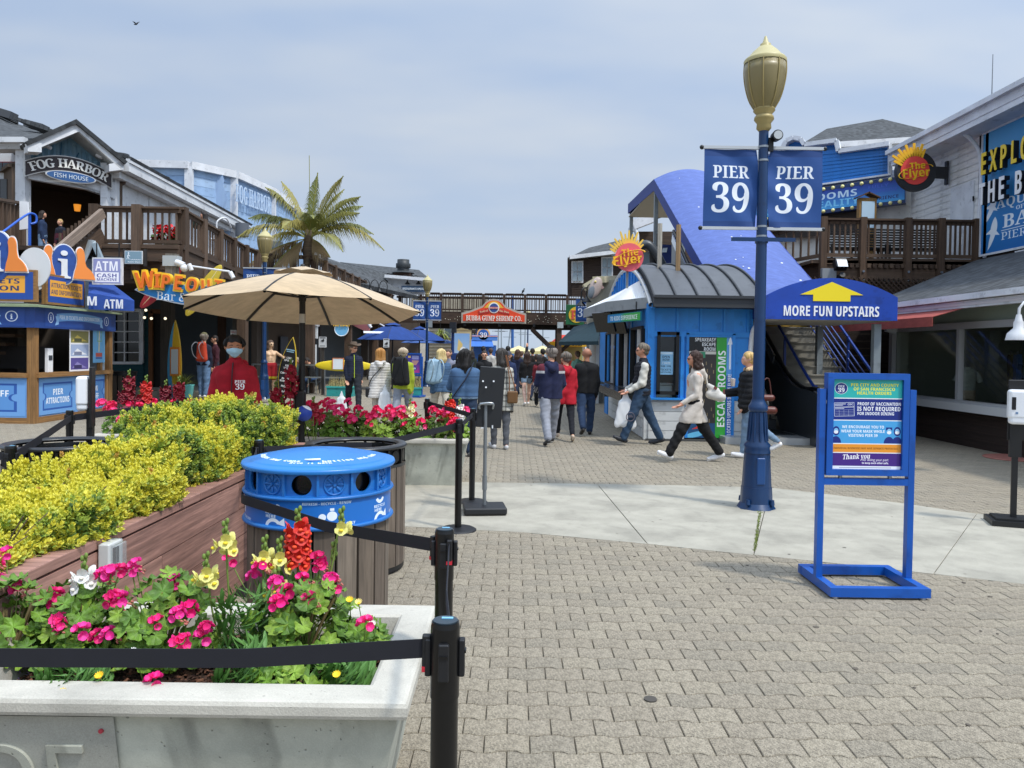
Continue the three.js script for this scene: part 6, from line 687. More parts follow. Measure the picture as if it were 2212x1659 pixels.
const HS=.98,sts={};
function post(k,label,p){const t=thing('queue_post',label,'queue post',p,0),m=M(0x0d0e10,.3),c=M(0x17181b,.5);obj('base',lathe([[0,.03],[.14,.022],[.165,.008],[.165,0]],32),c,t);obj('tube',cyl(.031,.031,HS-.16,0,(HS-.16)/2+.02,0,24),m,t);const h=obj('head',[cyl(.033,.033,.16,0,HS-.085,0,24),cyl(.031,.033,.012,0,HS+.0,0,24)],m,t);obj('cap_label',cyl(.028,.028,.003,0,HS+.0078,0,24),M(0x2c3a44,.4),h);obj('cap_mark',bx(.026,.002,.009,.004,HS+.0105,-.008),M(0x7db8d8,.4),h);for(const a of[0,1.571,3.142,4.712]){const g=obj('clip',mv(rbx(.014,.085,.024,.004),Math.cos(a)*.038,HS-.075,Math.sin(a)*.038,-a),c,t);obj('slot',mv(bx(.003,.006,.02),Math.cos(a)*.0465,HS-.06,Math.sin(a)*.0465,-a),m,g);}sts[k]=p;return t;}
function belt(label,pts,h=.043,clip){
const t=thing('belt_barrier',label,'belt'),c=new THREE.CatmullRomCurve3(pts,false,'catmullrom',.05),N=pts.length*10,pos=[],uv=[];const q=[...Array(N+1)].map((_,i)=>c.getPoint(i/N));const tg=q.map((p,i)=>{const d=q[Math.min(N,i+1)].clone().sub(q[Math.max(0,i-1)]);return V(-d.z,0,d.x).normalize().multiplyScalar(.0012);});
const f=(a,b,cc,d)=>pos.push(...[a,b,cc,a,cc,d].flatMap(p=>[p.x,p.y,p.z]));const dn=p=>p.clone().setY(p.y-h);
for(let i=0;i<N;i++){const a=q[i],b=q[i+1],s=tg[i],e=tg[i+1],A=a.clone().add(s),B=b.clone().add(e),A2=a.clone().sub(s),B2=b.clone().sub(e);f(dn(A),dn(B),B,A);f(dn(B2),dn(A2),A2,B2);f(A,B,B2,A2);f(dn(A2),dn(B2),dn(B),dn(A));}
const g=new THREE.BufferGeometry();g.setAttribute('position',new THREE.Float32BufferAttribute(pos,3));g.computeVertexNormals();obj('webbing',g,M(0x1c1d26,.75,{map:T.fabric}),t);
const r=[],L=.0022;for(let k=1;k<6;k++)r.push(tube(q.filter((_,i)=>i%3===0).map((p,i)=>p.clone().setY(p.y-h*k/6).addScaledVector(tg[Math.min(N,i*3)],1.2*(tg[i*3]?.z>0?1:1))),.0016,4));obj('stitch_rib',r,M(0x262833,.7),t);
if(clip){const p=pts[0],d=pts[1].clone().sub(p).setY(0).normalize(),e=obj('end_clip',mv(rbx(.02,.075,.018,.004),p.x,p.y-h/2-.006,p.z,Math.atan2(-d.z,d.x)),M(0x17181b,.5),t);obj('release_button',mv(bx(.016,.012,.02),p.x+d.x*.002,p.y-h/2-.045,p.z+d.z*.002,Math.atan2(-d.z,d.x)),M(0xc42838,.4),e);}
}
post('a','black queue post nearest the viewer at the concrete planter corner',PD(951,1.73));post('b','black queue post just beyond the concrete planter, second nearest the viewer',PD(953,2.62));post('c','black queue post with its round base on the paving edge of the concrete path',G(989,1145));post('d','black queue post behind the round-based one, beside the steel pole',G(1019,1085));post('e','black queue post whose top shows between the red planter and the recycling bin',PD(557,5.05));post('f','black queue post behind the hedge near the dark bin at left',PD(150,7.15));post('g','black queue post behind the far left flowers',PD(405,9.2));post('h','black queue post behind the far concrete planter',PD(921,9.6));post('i','black queue post hidden by the hedge at left',V(-3.0,0,-4.6));
const up=(k,y=HS-.03)=>sts[k].clone().setY(y),C0=V(PD(687,4.0).x,0,-4.0);
belt('black belt crossing the flowers from the nearest queue post to the left edge',[up('a',HS-.035).add(V(-.042,0,0)),V(-.6,HS-.06,-1.72),V(-1.2,HS-.075,-1.74),V(-2.0,HS-.085,-1.78)],.043,1);
{const r=.385,w=[],a0=Math.atan2(sts.b.z-C0.z,sts.b.x-C0.x),dd=Math.hypot(sts.b.x-C0.x,sts.b.z-C0.z),a1=a0+Math.acos(r/dd),b0=Math.atan2(sts.e.z-C0.z,sts.e.x-C0.x),b1=b0-Math.acos(r/Math.hypot(sts.e.x-C0.x,sts.e.z-C0.z));let e=b1;while(e<a1)e+=6.2832;for(let i=0;i<=5;i++){const a=mix(a1,e,i/5);w.push(V(C0.x+Math.cos(a)*r,mix(.872,.862,i/5),C0.z+Math.sin(a)*r));}
belt('black belt running from the second queue post across the blue recycling bin',[up('b').add(V(-.04,0,-.02)),lerp(up('b'),w[0],.5).add(V(0,-.03,0)),...w,up('e').add(V(0,0,.04))],.046,1);}
belt('black belt between the two nearest queue posts',[up('b').add(V(.02,0,.04)),lerp(up('a'),up('b'),.5).add(V(.006,-.03,0)),up('a').add(V(.01,0,-.04))],.043,1);
belt('black belt from the hedge side queue post to the round-based queue post',[up('c').add(V(-.04,0,0)),lerp(up('c'),up('e'),.5).add(V(0,-.07,0)),up('e').add(V(.04,0,0))],.05,1);
belt('short black belt between the round-based queue post and the one behind it',[up('c').add(V(.01,0,-.04)),up('d').add(V(0,0,.04))],.05);belt('black belt behind the red and white snapdragons',[up('h').add(V(.04,0,0)),up('d').add(V(-.04,0,0))],.05,1);belt('black belt between the two far left queue posts',[up('f').add(V(.03,0,-.03)),up('g').add(V(-.03,0,.03))],.06);belt('black belt running from the left queue post down behind the hedge',[up('f').add(V(.03,0,.03)),up('i').add(V(0,0,-.04))],.06);belt('black belt leaving the picture at left behind the hedge',[up('i').add(V(-.04,0,0)),V(-5.5,HS-.1,-6)],.05);

function slatBin(label,pos,blue){
const t=thing(blue?'recycling_bin':'litter_bin',label,'bin',pos),r=.345,wd=[woodM(0x8a7d70),woodM(0x7c7065),woodM(0x968a7d)],n=20,mc=blue?paintM(0x2273c2,.38):M(0x111213,.35);
const y1=blue?.735:.76;for(let i=0;i<n;i++){const a=i/n*6.2832;obj('slat',bx(.098,y1-.05,.022,Math.sin(a)*r,.05+(y1-.05)/2,Math.cos(a)*r,a),wd[i%3],t);}obj('liner',[cyl(r-.03,r-.03,.6,0,.4,0,28,true)],darkM,t);obj('foot_ring',cyl(r+.01,r+.01,.05,0,.04,0,36),M(0x17181a,.5),t);
if(blue){
obj('label_band',cyl(r+.02,r+.02,.15,0,.81,0,48,true),M(0x1c6cc0,.35),t);obj('flange',[.738,.88].map(y=>new THREE.TorusGeometry(r+.024,.014,8,48).scale(1,1,.8).rotateX(Math.PI/2).translate(0,y,0)),mc,t);obj('flange_plate',[cyl(r+.03,r+.03,.012,0,.886,0,48)],mc,t);
for(let i=0;i<14;i++){const a=i/14*6.2832,c=Math.cos(a),s=Math.sin(a),m=new THREE.Matrix4().makeRotationY(a).setPosition(s*(r-.01),.944,c*(r-.01)),A=g=>g.applyMatrix4(m);const ring=new THREE.Shape(shp([[-.077,-.056],[.077,-.056],[.077,.056],[-.077,.056]]).getPoints());const hole=new THREE.Path();hole.absellipse(0,0,.049,.049,0,Math.PI*2,true);ring.holes.push(hole);obj('port_panel',A(ext(ring,.01)),mc,t);const f=Math.PI/14;obj('fin',bx(.012,.112,.04,Math.sin(a+f)*(r+.005),.944,Math.cos(a+f)*(r+.005),a+f),mc,t);if(i%2){const w=[new THREE.TorusGeometry(.049,.006,6,24),cyl(.008,.008,.016,0,0,0,10).rotateX(1.57)];for(let k=0;k<8;k++)w.push(mv(new THREE.SphereGeometry(1,8,6).scale(.008,.019,.005),Math.cos(k*.785)*.03,Math.sin(k*.785)*.03,0,0,0,k*.785+1.571));w.push(mv(cyl(.049,.049,.004,0,0,0,24).rotateX(1.57),0,0,-.004));obj('wheel_cover',w.map(g=>A(g.translate(0,0,.01))),mc,t);}}
obj('liner_bag',cyl(r-.03,r-.03,.1,0,.95,0,30,true),M(0x0b0c0e,.25),t);obj('lid',lathe([[.385,1.0],[.39,1.012],[.385,1.024],[.345,1.03],[.34,1.036],[.2,1.064],[0,1.078]],56),M(0x2b82d0,.35,{map:T.paint}),t);
const wm=M(0xdfe9f2,.5),tx=(s,a,rad,sz)=>{const n2=s.length;[...s].forEach((ch,i)=>{if(ch===' ')return;const g=text3(ch,'sans_bold',sz,.002),an=a+(i-(n2-1)/2)*sz*.78/rad;obj('lid_letter',mv(g.rotateX(-Math.PI/2+.12),Math.sin(an)*rad,1.036+(.34-rad)*.2,Math.cos(an)*rad,an),wm,t);});};tx('bottles and cans',-.75,.28,.03);tx('give it back',.1,.305,.022);tx('bottles and cans',.95,.28,.03);
obj('lid_emblem',[mv(new THREE.TorusGeometry(.045,.006,5,24,2.4).rotateX(-1.45),.03,1.052,.225,.4),mv(new THREE.TorusGeometry(.045,.006,5,24,2.0).rotateX(-1.45),.03,1.052,.225,3.6),bx(.012,.003,.03,.03,1.053,.225)],wm,t);
const bt=canvas(2048,128,(x,w,h)=>{fill(x,'#1c6cc0',w,h);x.fillStyle='#eaf2fa';const blk=c=>{fitText(x,'REFRESH - RECYCLE - RENEW',c,18,210,12);fitText(x,'EMPTY BOTTLES AND CANS ONLY',c,114,250,13);x.fillRect(c+12,40,18,12);x.beginPath();x.arc(c+21,76,22,0,7);x.fill();x.beginPath();x.arc(c-20,80,16,0,7);x.fill();};const rec=c=>{x.textAlign='center';fitText(x,'RECYCLE',c,62,90,14);fitText(x,'HERE',c-14,80,56,14);x.lineWidth=16;x.strokeStyle='#eaf2fa';x.beginPath();x.arc(c,132,36,3.3,5.6);x.stroke();x.beginPath();x.moveTo(c+18,112);x.lineTo(c+58,122);x.lineTo(c+54,84);x.fill();x.beginPath();x.arc(c,14,28,.4,2.7);x.stroke();};for(let i=0;i<4;i++){blk(256+i*512);rec(i*512+20);}});const lg=keep(new THREE.CylinderGeometry(r+.022,r+.022,.135,48,1,true).translate(0,.81,0));const o=obj('band_print',lg,new THREE.MeshStandardMaterial({map:bt,roughness:.35,side:THREE.DoubleSide}),t);o.rotation.y=2.45+.25;
}else{obj('rim',[lathe([[.3,.9],[.31,.915],[.36,.915],[.37,.9],[.36,.885],[.31,.885],[.3,.9]],40)],M(0x2a2c2e,.3),t);obj('lower_band',cyl(r+.015,r+.015,.02,0,.77,0,40,true),M(0x2a2c2e,.3),t);for(let i=0;i<14;i++){const a=i/14*6.2832;obj('rim_post',bx(.018,.12,.02,Math.sin(a)*.345,.83,Math.cos(a)*.345,a),mc,t);const d=i+.5,b=d/14*6.2832;obj('rim_disc',mv(cyl(.045,.045,.012,0,0,0,16).rotateX(1.57),Math.sin(b)*.34,.83,Math.cos(b)*.34,b),mc,t);}obj('bag',lathe([[.3,.88],[.29,.8],[.27,.5]],28),M(0x0c0d0f,.3),t);}
}
slatBin('blue-topped recycling bin with weathered timber slats beside the red-brown planter',C0,1);slatBin('timber slatted litter bin with a black open rim behind the recycling bin',PD(767,5.62));slatBin('litter bin with a black open rim half hidden by the hedge at left',PD(132,5.4));

function parasol(label,pos,R,yr,ya,cloth,poleM,n,tilt,o={}){
const t=thing('parasol',label,'parasol',pos,0,o.group),top=new THREE.Group();const vent=o.vent,pos2=[],idx=[],K=10,J=6;
const pt=(i,j,f=0)=>{const a=(i/n)*6.2832+(o.rot||0),b=a+6.2832/n;return null;};const pos3=[];for(let s=0;s<n;s++)for(let i=0;i<=K;i++)for(let j=0;j<=J;j++){const f=j/J*(vent?.86:1)+(vent?.14:0),a0=s/n*6.2832+(o.rot||0),a1=(s+1)/n*6.2832+(o.rot||0),w=i/K,q=V(mix(Math.cos(a0),Math.cos(a1),w),0,mix(Math.sin(a0),Math.sin(a1),w)),sag=4*w*(1-w);q.multiplyScalar(R*f);q.y=yr+(ya-yr)*(1-Math.pow(f,1.15))+f*f*.05*R*(-.3+0)+(ya-yr)*.34*f*(1-f)-sag*.012*f;if(j===J)q.x*=1-sag*.014,q.z*=1-sag*.014,q.y=q.y;pos3.push(q);}
for(let s=0;s<n;s++)for(let i=0;i<K;i++)for(let j=0;j<J;j++){const b=s*(K+1)*(J+1)+i*(J+1)+j;idx.push(b,b+1,b+J+1,b+1,b+J+2,b+J+1);}
const rot=q=>q.clone().sub(V(0,yr,0)).applyAxisAngle(V(1,0,0),tilt).add(V(0,yr,0));const g=new THREE.BufferGeometry();g.setAttribute('position',new THREE.Float32BufferAttribute(pos3.flatMap(q=>{const p=rot(q);return[p.x,p.y,p.z];}),3));g.setIndex(idx);g.computeVertexNormals();obj('canopy',g,cloth,t);
if(vent){const vp=[];for(let s=0;s<48;s++)for(let k=0;k<3;k++){}const vg=new THREE.ConeGeometry(R*.24,(ya-yr)*.3,n*4,4,true),p=vg.attributes.position;for(let i=0;i<p.count;i++){const a=Math.atan2(p.getZ(i),p.getX(i)),rr=Math.hypot(p.getX(i),p.getZ(i))/(R*.24);p.setY(i,p.getY(i)*.8+.014*Math.sin(a*n)*rr*rr*.8);}vg.translate(0,ya+.035,0);const pp=vg.attributes.position;for(let i=0;i<pp.count;i++){const q=rot(V(pp.getX(i),pp.getY(i),pp.getZ(i)));pp.setXYZ(i,q.x,q.y,q.z);}vg.computeVertexNormals();obj('vent_cap',vg,cloth,t);obj('finial',ball(.03,0,ya+.07,0),poleM,t);}
const hub=V(0,yr+(ya-yr)*.3,0);for(let s=0;s<n;s++){const a=s/n*6.2832+(o.rot||0),at=f=>{const q=V(Math.cos(a)*R*f,yr+(ya-yr)*(1-Math.pow(f,1.15))+(ya-yr)*.34*f*(1-f)-f*f*.015*R-.012,Math.sin(a)*R*f);return rot(q);};const r=obj('rib',tube([at(.06),at(.35),at(.7),at(.99)],.011*(o.rk||1),6,12),poleM,t);obj('strut',beam(hub,at(.5),.014,.014),poleM,r);}
obj('pole',cyl(.022*(o.rk||1),.024*(o.rk||1),ya-.05,0,(ya-.05)/2,0,14),poleM,t);obj('hub',cyl(.045,.04,.08,0,hub.y,0,14),poleM,t);return t;
}
{const t=parasol('large tan market parasol shading the guard in the red jacket',PD(650,8.6),1.335,2.04,2.44,M(0xdcc096,.85,{map:T.cloth,transmission:.18,thickness:0}),M(0x15130f,.5),8,-.09,{vent:1,rot:0,rk:1.5});obj('crank_housing',rbx(.12,.26,.1,.03,-.01,1.0,.02),M(0x1c1b18,.5),t);obj('sleeve',cyl(.037,.037,.1,0,1.93,0,14),M(0xb9b2a4,.4,{metalness:.5}),t);obj('cord',[tube([V(.0,.95,.04),V(.05,.6,.06),V(.12,.3,.05)],.005,5),tube([V(.0,.95,.04),V(.1,.55,.02),V(.17,.28,.0)],.005,5)],M(0x1c1b18,.7),t);obj('base',lathe([[0,.12],[.1,.12],[.2,.08],[.24,0]],24),M(0x1f3f9c,.6),t);}
{const cm=clothM(0x1f4690),m=M(0x17191d,.5);[[847,31,1.5,2.0,2.6,'blue parasol with white print left of the lamp post, nearest of the three'],[905,36,1.4,2.05,2.6,'blue parasol with white print behind the nearest blue parasol'],[925,41,1.6,1.98,2.4,'pale blue parasol farthest back by the lamp post']].forEach(([u,d,R,y0,y1,l],i)=>{const t=parasol(l,PD(u,d),R,y0,y1,i===2?clothM(0x4a6cae):cm,m,6,0,{group:'blue parasols outside the restaurant',vent:i<2,rot:.5,rk:1.4});obj('print',mv(bx(.95,.09,.012),-R*.35,mix(y0,y1,.42),R*.6,.35,-.5),M(0xdfe6f0,.7),t);});}
{const p=thing('balloon','blue and white ball tied low on the parasol pole','ball',P(657,893,8.3));obj('shell',new THREE.SphereGeometry(.085,24,16),M(0x1f3f9c,.5),p);obj('white_panel',new THREE.SphereGeometry(.087,20,12,0,6.3,0,.7).rotateZ(-.5),M(0xe6e9ee,.5),p);}

{const t=thing('palm_tree','palm tree with drooping olive fronds and a trunk wrapped in string lights','palm tree',PD(659,27.5)),R=mul32(42),H=5.15;const lean=[V(0,0,0),V(.02,1.6,0),V(-.05,3.4,0),V(.08,H,0)],tr=new THREE.CatmullRomCurve3(lean);
obj('trunk',[tube(lean,.125,12,30),...[...Array(44)].map((_,i)=>{const p=tr.getPoint((i+1)/46);return new THREE.TorusGeometry(.127,.014,5,14).rotateX(Math.PI/2).translate(p.x,p.y,p.z);}),mv(lathe([[.12,-.4],[.24,-.1],[.17,.25],[.12,.6],[.04,.9]],14),.08,H,0)],woodM(0x7a6a58),t);const w=[];for(let i=0;i<90;i++){const p=tr.getPoint(i/90*.62),a=i*.6;w.push(V(p.x+Math.cos(a)*.15,p.y,p.z+Math.sin(a)*.15));}obj('string_light',tube(w,.014,5,360),M(0xd8d2c4,.6),t);
const fm=[M(0x86843a,.65,{transmission:.25,thickness:0}),M(0x707634,.65,{transmission:.25,thickness:0}),M(0x9a9044,.65,{transmission:.25,thickness:0}),M(0x8f7a58,.85)],stem=M(0x8a8a44,.6);
const fr=(az,el,L,droop,m,wl=.62,dead=0)=>{const N=12,base=V(.08,H+.35,0),pts=[];for(let i=0;i<=N;i++){const s=i/N,h=L*s;const r=Math.cos(el)*h*(1-.12*s),y=Math.sin(el)*h-droop*s*s*L;pts.push(V(base.x+Math.cos(az)*r,base.y+y,base.z+Math.sin(az)*r));}const c=new THREE.CatmullRomCurve3(pts),gs=[tube(pts,.022,5,24)],pos=[];const n=62;for(let i=0;i<n;i++)for(const sd of[-1,1]){const s=.14+.86*(i+R()*.5)/n,p=c.getPoint(s),tan=c.getTangent(s),side=V(-Math.sin(az),0,Math.cos(az)).multiplyScalar(sd),up=side.clone().cross(tan);if(up.y<0)up.negate();const l=wl*Math.sin(Math.PI*Math.min(1,.16+s*.86))*(.85+R()*.3),d=side.clone().multiplyScalar(.72).addScaledVector(tan,.62).addScaledVector(up,dead?-.6:.18).normalize();const mid=p.clone().addScaledVector(d,l*.5),tip=p.clone().addScaledVector(d,l).add(V(0,-l*(.55+R()*.5),0)),wv=tan.clone().multiplyScalar(.016);pos.push(p.clone().sub(wv),p.clone().add(wv),mid.clone().add(wv),p.clone().sub(wv),mid.clone().add(wv),mid.clone().sub(wv),mid.clone().sub(wv),mid.clone().add(wv),tip);}const g=new THREE.BufferGeometry();g.setAttribute('position',new THREE.Float32BufferAttribute(pos.flatMap(q=>[q.x,q.y,q.z]),3));g.computeVertexNormals();const o=obj('frond',[g],m,t);obj('midrib',gs,stem,o);};
[[.25,.85,3.44,.34],[-.35,.85,3.3,.36],[0,.55,3.6,.63],[.3,.7,3.0,.37],[-.25,.62,3.2,.5],[.1,1.15,3.5,.28],[-.5,1.1,3.2,.3],[.4,1.4,2.5,.06],[3.3,1.2,3.3,.31],[2.9,1.05,3.4,.36],[3.2,.7,3.27,.43],[3.0,.5,3.3,.52],[3.5,.8,3.0,.5],[1.2,.9,2.6,.6],[1.9,.75,2.5,.65],[-1.2,.9,2.8,.5],[-1.9,1.0,2.8,.45],[2.5,.3,2.1,.5],[.7,.35,2.4,.6]].forEach(([a,e,L,d],i)=>fr(a,e,L,d,fm[i%3]));[[3.1,-.15,2.7,.3],[2.7,-.4,1.6,.4],[.3,-.1,1.0,.6]].forEach(([a,e,L,d])=>fr(a,e,L,d,fm[3],.5,1));obj('spear',tube([V(.08,H+.5,0),V(.1,H+1.8,0),V(.08,H+3.3,0)],.012,5),stem,t);}
// ---------- planters, hedge and flowers ----------
const E=new THREE.Euler(),QT=new THREE.Quaternion(),TM=(p,rx,ry,rz,s=1,sy=s)=>new THREE.Matrix4().compose(p,new THREE.Quaternion().setFromEuler(new THREE.Euler(rx,ry,rz,'YXZ')),V(s,sy,s));
const concM=M(0xd4d1c8,.9,{map:T.concrete,bumpMap:T.concrete,bumpScale:.004}),stainM=M(0xd2d4cb,.92,{map:T.stain,bumpMap:T.stain,bumpScale:.004}),soilM=M(0x3a2a20,.95,{map:T.grit});
function planter(label,x0,x1,z0,z1,H,words){
const t=thing('concrete_planter',label,'planter'),rim=.135,lip=.055,tp=.1;
const ring=(o,y)=>[V(x0+o,y,z0-o),V(x1-o,y,z0-o),V(x1-o,y,z1+o),V(x0+o,y,z1+o)],lay=[ring(tp+.03,0),ring(.035,H-lip),ring(.004,H-lip+.004),ring(0,H-lip+.015),ring(0,H-.014),ring(.006,H-.003),ring(.016,H),ring(rim-.012,H),ring(rim,H-.008),ring(rim+.03,H-.2)];
const band=(a,b)=>{const g=[];for(let i=0;i<4;i++){const j=(i+1)%4;g.push(quad(lay[a][i],lay[a][j],lay[b][j],lay[b][i]));}return g;};
obj('body',band(0,1),stainM,t);obj('rim',[1,2,3,4,5,6,7,8].flatMap(i=>band(i,i+1)),concM,t);const s=lay[9].map(p=>p.clone().setY(H-.085));obj('soil',quad(...s),soilM,t);
if(words){const sl=Math.atan2(tp,H-lip),f=(s,x,y)=>mv(text3(s,'sans_regular',.21,.012),0,0,0);const g=f(words);g.computeBoundingBox();g.translate(-g.boundingBox.max.x,0,0).rotateX(sl*.9).translate(-1.27,.3,z0-.067);obj('cast_lettering',g,stainM,t);obj('panel_patch',quad(V(-2.6,.06,z0-.112),V(-1.17,.06,z0-.112),V(-1.17,H-lip-.01,z0-.028),V(-2.6,H-lip-.01,z0-.028)),M(0xb4b5ae,.9,{map:T.concrete}),t);obj('red_plug',mv(cyl(.007,.007,.01,0,0,0,10).rotateX(1.5),-1.21,.45,z0-.035),M(0xa8323e,.6),t);}
const R=mul32(Math.round(x0*100)),ch=[],cc=[];const cg=new THREE.BoxGeometry(.02,.004,.008);for(let i=0;i<2600;i++){ch.push(TM(V(mix(x0+rim+.03,x1-rim-.03,R()),H-.08+R()*.012,mix(z0-rim-.03,z1+rim+.03,R())),(R()-.5),R()*6,(R()-.5),.5+R()));cc.push(new THREE.Color([0x5a3a28,0x3f2a1e,0x7a5540,0x4d3426][i%4]));}inst('bark_mulch',cg,M(0xffffff,.9),ch,t,cc);return t;
}
const XR=-.293;planter('pale concrete planter with a thick rim filling the lower left corner',-1.785,XR,-2.235,-3.12,.56,'PRIDE');planter('far concrete planter of pink geraniums behind the litter bin',-2.75,-.5,-8.9,-9.85,.56);planter('concrete planter of pink geraniums farther left behind the hedge',-4.9,-3.15,-8.9,-9.85,.56);

{
const t=thing('timber_planter','long red-brown plank planter holding the yellow green hedge','planter'),xo=-1.8,xi=-2.66,zN=-2.15,zF=-6.75,H=.765,m=[woodM(0xc4978b,.75),woodM(0xba8d80,.75),woodM(0xcc9f92,.75)];
for(let r=0;r<4;r++){const y=.09+r*.178,cut=[zN,-3.9-(r%2)*1.1,zF];for(let k=0;k<2;k++){const a=cut[k],b=cut[k+1];obj('plank',bx(.04,.172,a-b-.006,xo+.01,y,(a+b)/2),m[(r+k)%3],t);obj('plank',bx(.04,.172,a-b-.006,xi-.01,y,(a+b)/2),m[(r+k+1)%3],t);}for(const z of[zN,zF])obj('plank',bx(xo-xi,.172,.04,(xo+xi)/2,y,z),m[r%3],t);}
const seg=[zN+.03,-4.38,zF-.03];for(let k=0;k<2;k++)obj('cap',[mv(rbx(.15,.045,seg[k]-seg[k+1]-.005,.006),xo-.045,H-.0225,(seg[k]+seg[k+1])/2)],m[k],t);obj('cap',bx(.15,.045,zN-zF+.05,xi+.045,H-.0225,(zN+zF)/2),m[2],t);for(const z of[zN-.045,zF+.045])obj('cap',bx(xo-xi-.16,.043,.15,(xo+xi)/2,H-.0225,z),m[1],t);obj('soil',bx(xo-xi-.1,.05,zN-zF-.1,(xo+xi)/2,.66,(zN+zF)/2),soilM,t);
const b=thing('outlet_box','grey weatherproof outlet box with a clear cover on the red-brown planter side','outlet box',PX(224,1197,xo+.03).add(V(.03,0,0)),Math.PI/2);obj('box',rbx(.12,.115,.05,.008,.0,0,-.0),M(0xc6c8c6,.5),b);obj('cover',rbx(.09,.1,.03,.006,0,0,.035),M(0xf2f5f6,.08,{transmission:.85,thickness:0}),b);obj('socket',bx(.04,.07,.012,-.01,0,.026),M(0x3a3d40,.4),b);
const h=thing('hedge','clipped yellow green boxwood hedge growing in the red-brown planter','hedge'),R=mul32(99),x0=-2.56,x1=-1.92,z0=-2.6,z1=-6.7;
const top=(x,z)=>mix(.8,1.035,sst(-2.9,-4.9,z))+.05*Math.sin(z*2.6+x)+.045*Math.sin(z*5.3+x*4+1)+.03*Math.sin(z*11+x*7),side=z=>.05*Math.sin(z*3.1)+.035*Math.sin(z*7.7+1);
const leaf=(m,c)=>{const L=.017,w=.0066,g=new THREE.BufferGeometry();g.setAttribute('position',new THREE.Float32BufferAttribute([0,0,0,w,L*.5,.0016,0,L*.55,-.001,0,0,0,0,L*.55,-.001,-w,L*.5,.0016,w,L*.5,.0016,w*.55,L*.9,0,0,L*.55,-.001,-w,L*.5,.0016,0,L*.55,-.001,-w*.55,L*.9,0,0,L*.55,-.001,w*.55,L*.9,0,-w*.55,L*.9,0],3));g.setAttribute('color',new THREE.Float32BufferAttribute(Array(15).fill(c).flat(),3));g.applyMatrix4(m);g.computeVertexNormals();g.setAttribute('uv',new THREE.Float32BufferAttribute(new Float32Array(30),2));return keep(g);};
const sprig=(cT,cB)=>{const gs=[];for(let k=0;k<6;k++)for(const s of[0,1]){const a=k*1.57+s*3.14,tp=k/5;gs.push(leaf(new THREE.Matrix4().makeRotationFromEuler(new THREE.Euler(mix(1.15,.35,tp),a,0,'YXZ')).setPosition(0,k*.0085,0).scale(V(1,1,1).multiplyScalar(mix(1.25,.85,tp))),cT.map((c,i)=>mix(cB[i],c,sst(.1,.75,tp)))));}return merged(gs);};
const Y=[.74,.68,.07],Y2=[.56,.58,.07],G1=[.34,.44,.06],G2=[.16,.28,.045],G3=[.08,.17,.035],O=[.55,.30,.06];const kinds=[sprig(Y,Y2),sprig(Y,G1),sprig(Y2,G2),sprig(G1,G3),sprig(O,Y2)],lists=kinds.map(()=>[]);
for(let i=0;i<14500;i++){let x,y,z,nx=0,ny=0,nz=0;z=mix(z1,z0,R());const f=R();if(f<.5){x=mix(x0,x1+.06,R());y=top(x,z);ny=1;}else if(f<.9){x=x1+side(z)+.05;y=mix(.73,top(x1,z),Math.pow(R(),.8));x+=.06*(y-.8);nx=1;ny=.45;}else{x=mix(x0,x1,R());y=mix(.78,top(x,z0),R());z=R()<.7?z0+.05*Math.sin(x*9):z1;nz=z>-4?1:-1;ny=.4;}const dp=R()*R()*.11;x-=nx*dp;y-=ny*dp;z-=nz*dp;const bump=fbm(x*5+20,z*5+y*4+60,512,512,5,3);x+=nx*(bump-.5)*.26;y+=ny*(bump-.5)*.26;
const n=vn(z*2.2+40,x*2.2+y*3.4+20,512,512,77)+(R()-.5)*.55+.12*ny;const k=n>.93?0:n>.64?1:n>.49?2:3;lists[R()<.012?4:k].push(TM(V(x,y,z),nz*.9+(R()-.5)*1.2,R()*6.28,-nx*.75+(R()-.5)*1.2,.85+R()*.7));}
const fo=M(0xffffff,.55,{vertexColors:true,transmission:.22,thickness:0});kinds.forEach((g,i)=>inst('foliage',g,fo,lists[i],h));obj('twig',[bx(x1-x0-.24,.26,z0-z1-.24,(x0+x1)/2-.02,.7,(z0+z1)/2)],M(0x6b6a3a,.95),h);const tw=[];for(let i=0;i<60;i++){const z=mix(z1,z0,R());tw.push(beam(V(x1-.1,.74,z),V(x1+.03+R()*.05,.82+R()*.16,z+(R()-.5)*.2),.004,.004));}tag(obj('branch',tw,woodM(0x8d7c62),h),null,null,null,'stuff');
}

const gLeaf=[...Array(5)].map((_,q)=>{const R=mul32(q+70),n=26,pos=[],c=[0,0,0],P2=[];for(let i=0;i<=n;i++){const a=-2.85+5.7*i/n,r=.034*(1+.1*Math.cos(a*7)+.03*Math.cos(a*19));P2.push([Math.sin(a)*r,.011*Math.cos(a*7)*.5+.02*(r/.034)*(.5+R()*.1)-.004,Math.cos(a)*r]);}const mid=P2.map(p=>[p[0]*.55,p[1]*.25,p[2]*.55]);for(let i=0;i<n;i++){pos.push(...c,...mid[i],...mid[i+1],...mid[i],...P2[i],...P2[i+1],...mid[i],...P2[i+1],...mid[i+1]);}const g=new THREE.BufferGeometry();g.setAttribute('position',new THREE.Float32BufferAttribute(pos,3));g.computeVertexNormals();return boxUV(g);});
const leafM=[0x638e24,0x709c2b,0x557f20,0x86aa38].map(c=>M(c,.6,{map:T.leaf,transmission:.18,thickness:0})),stemM=M(0x6a8236,.7),budM=M(0xb86a5e,.7);
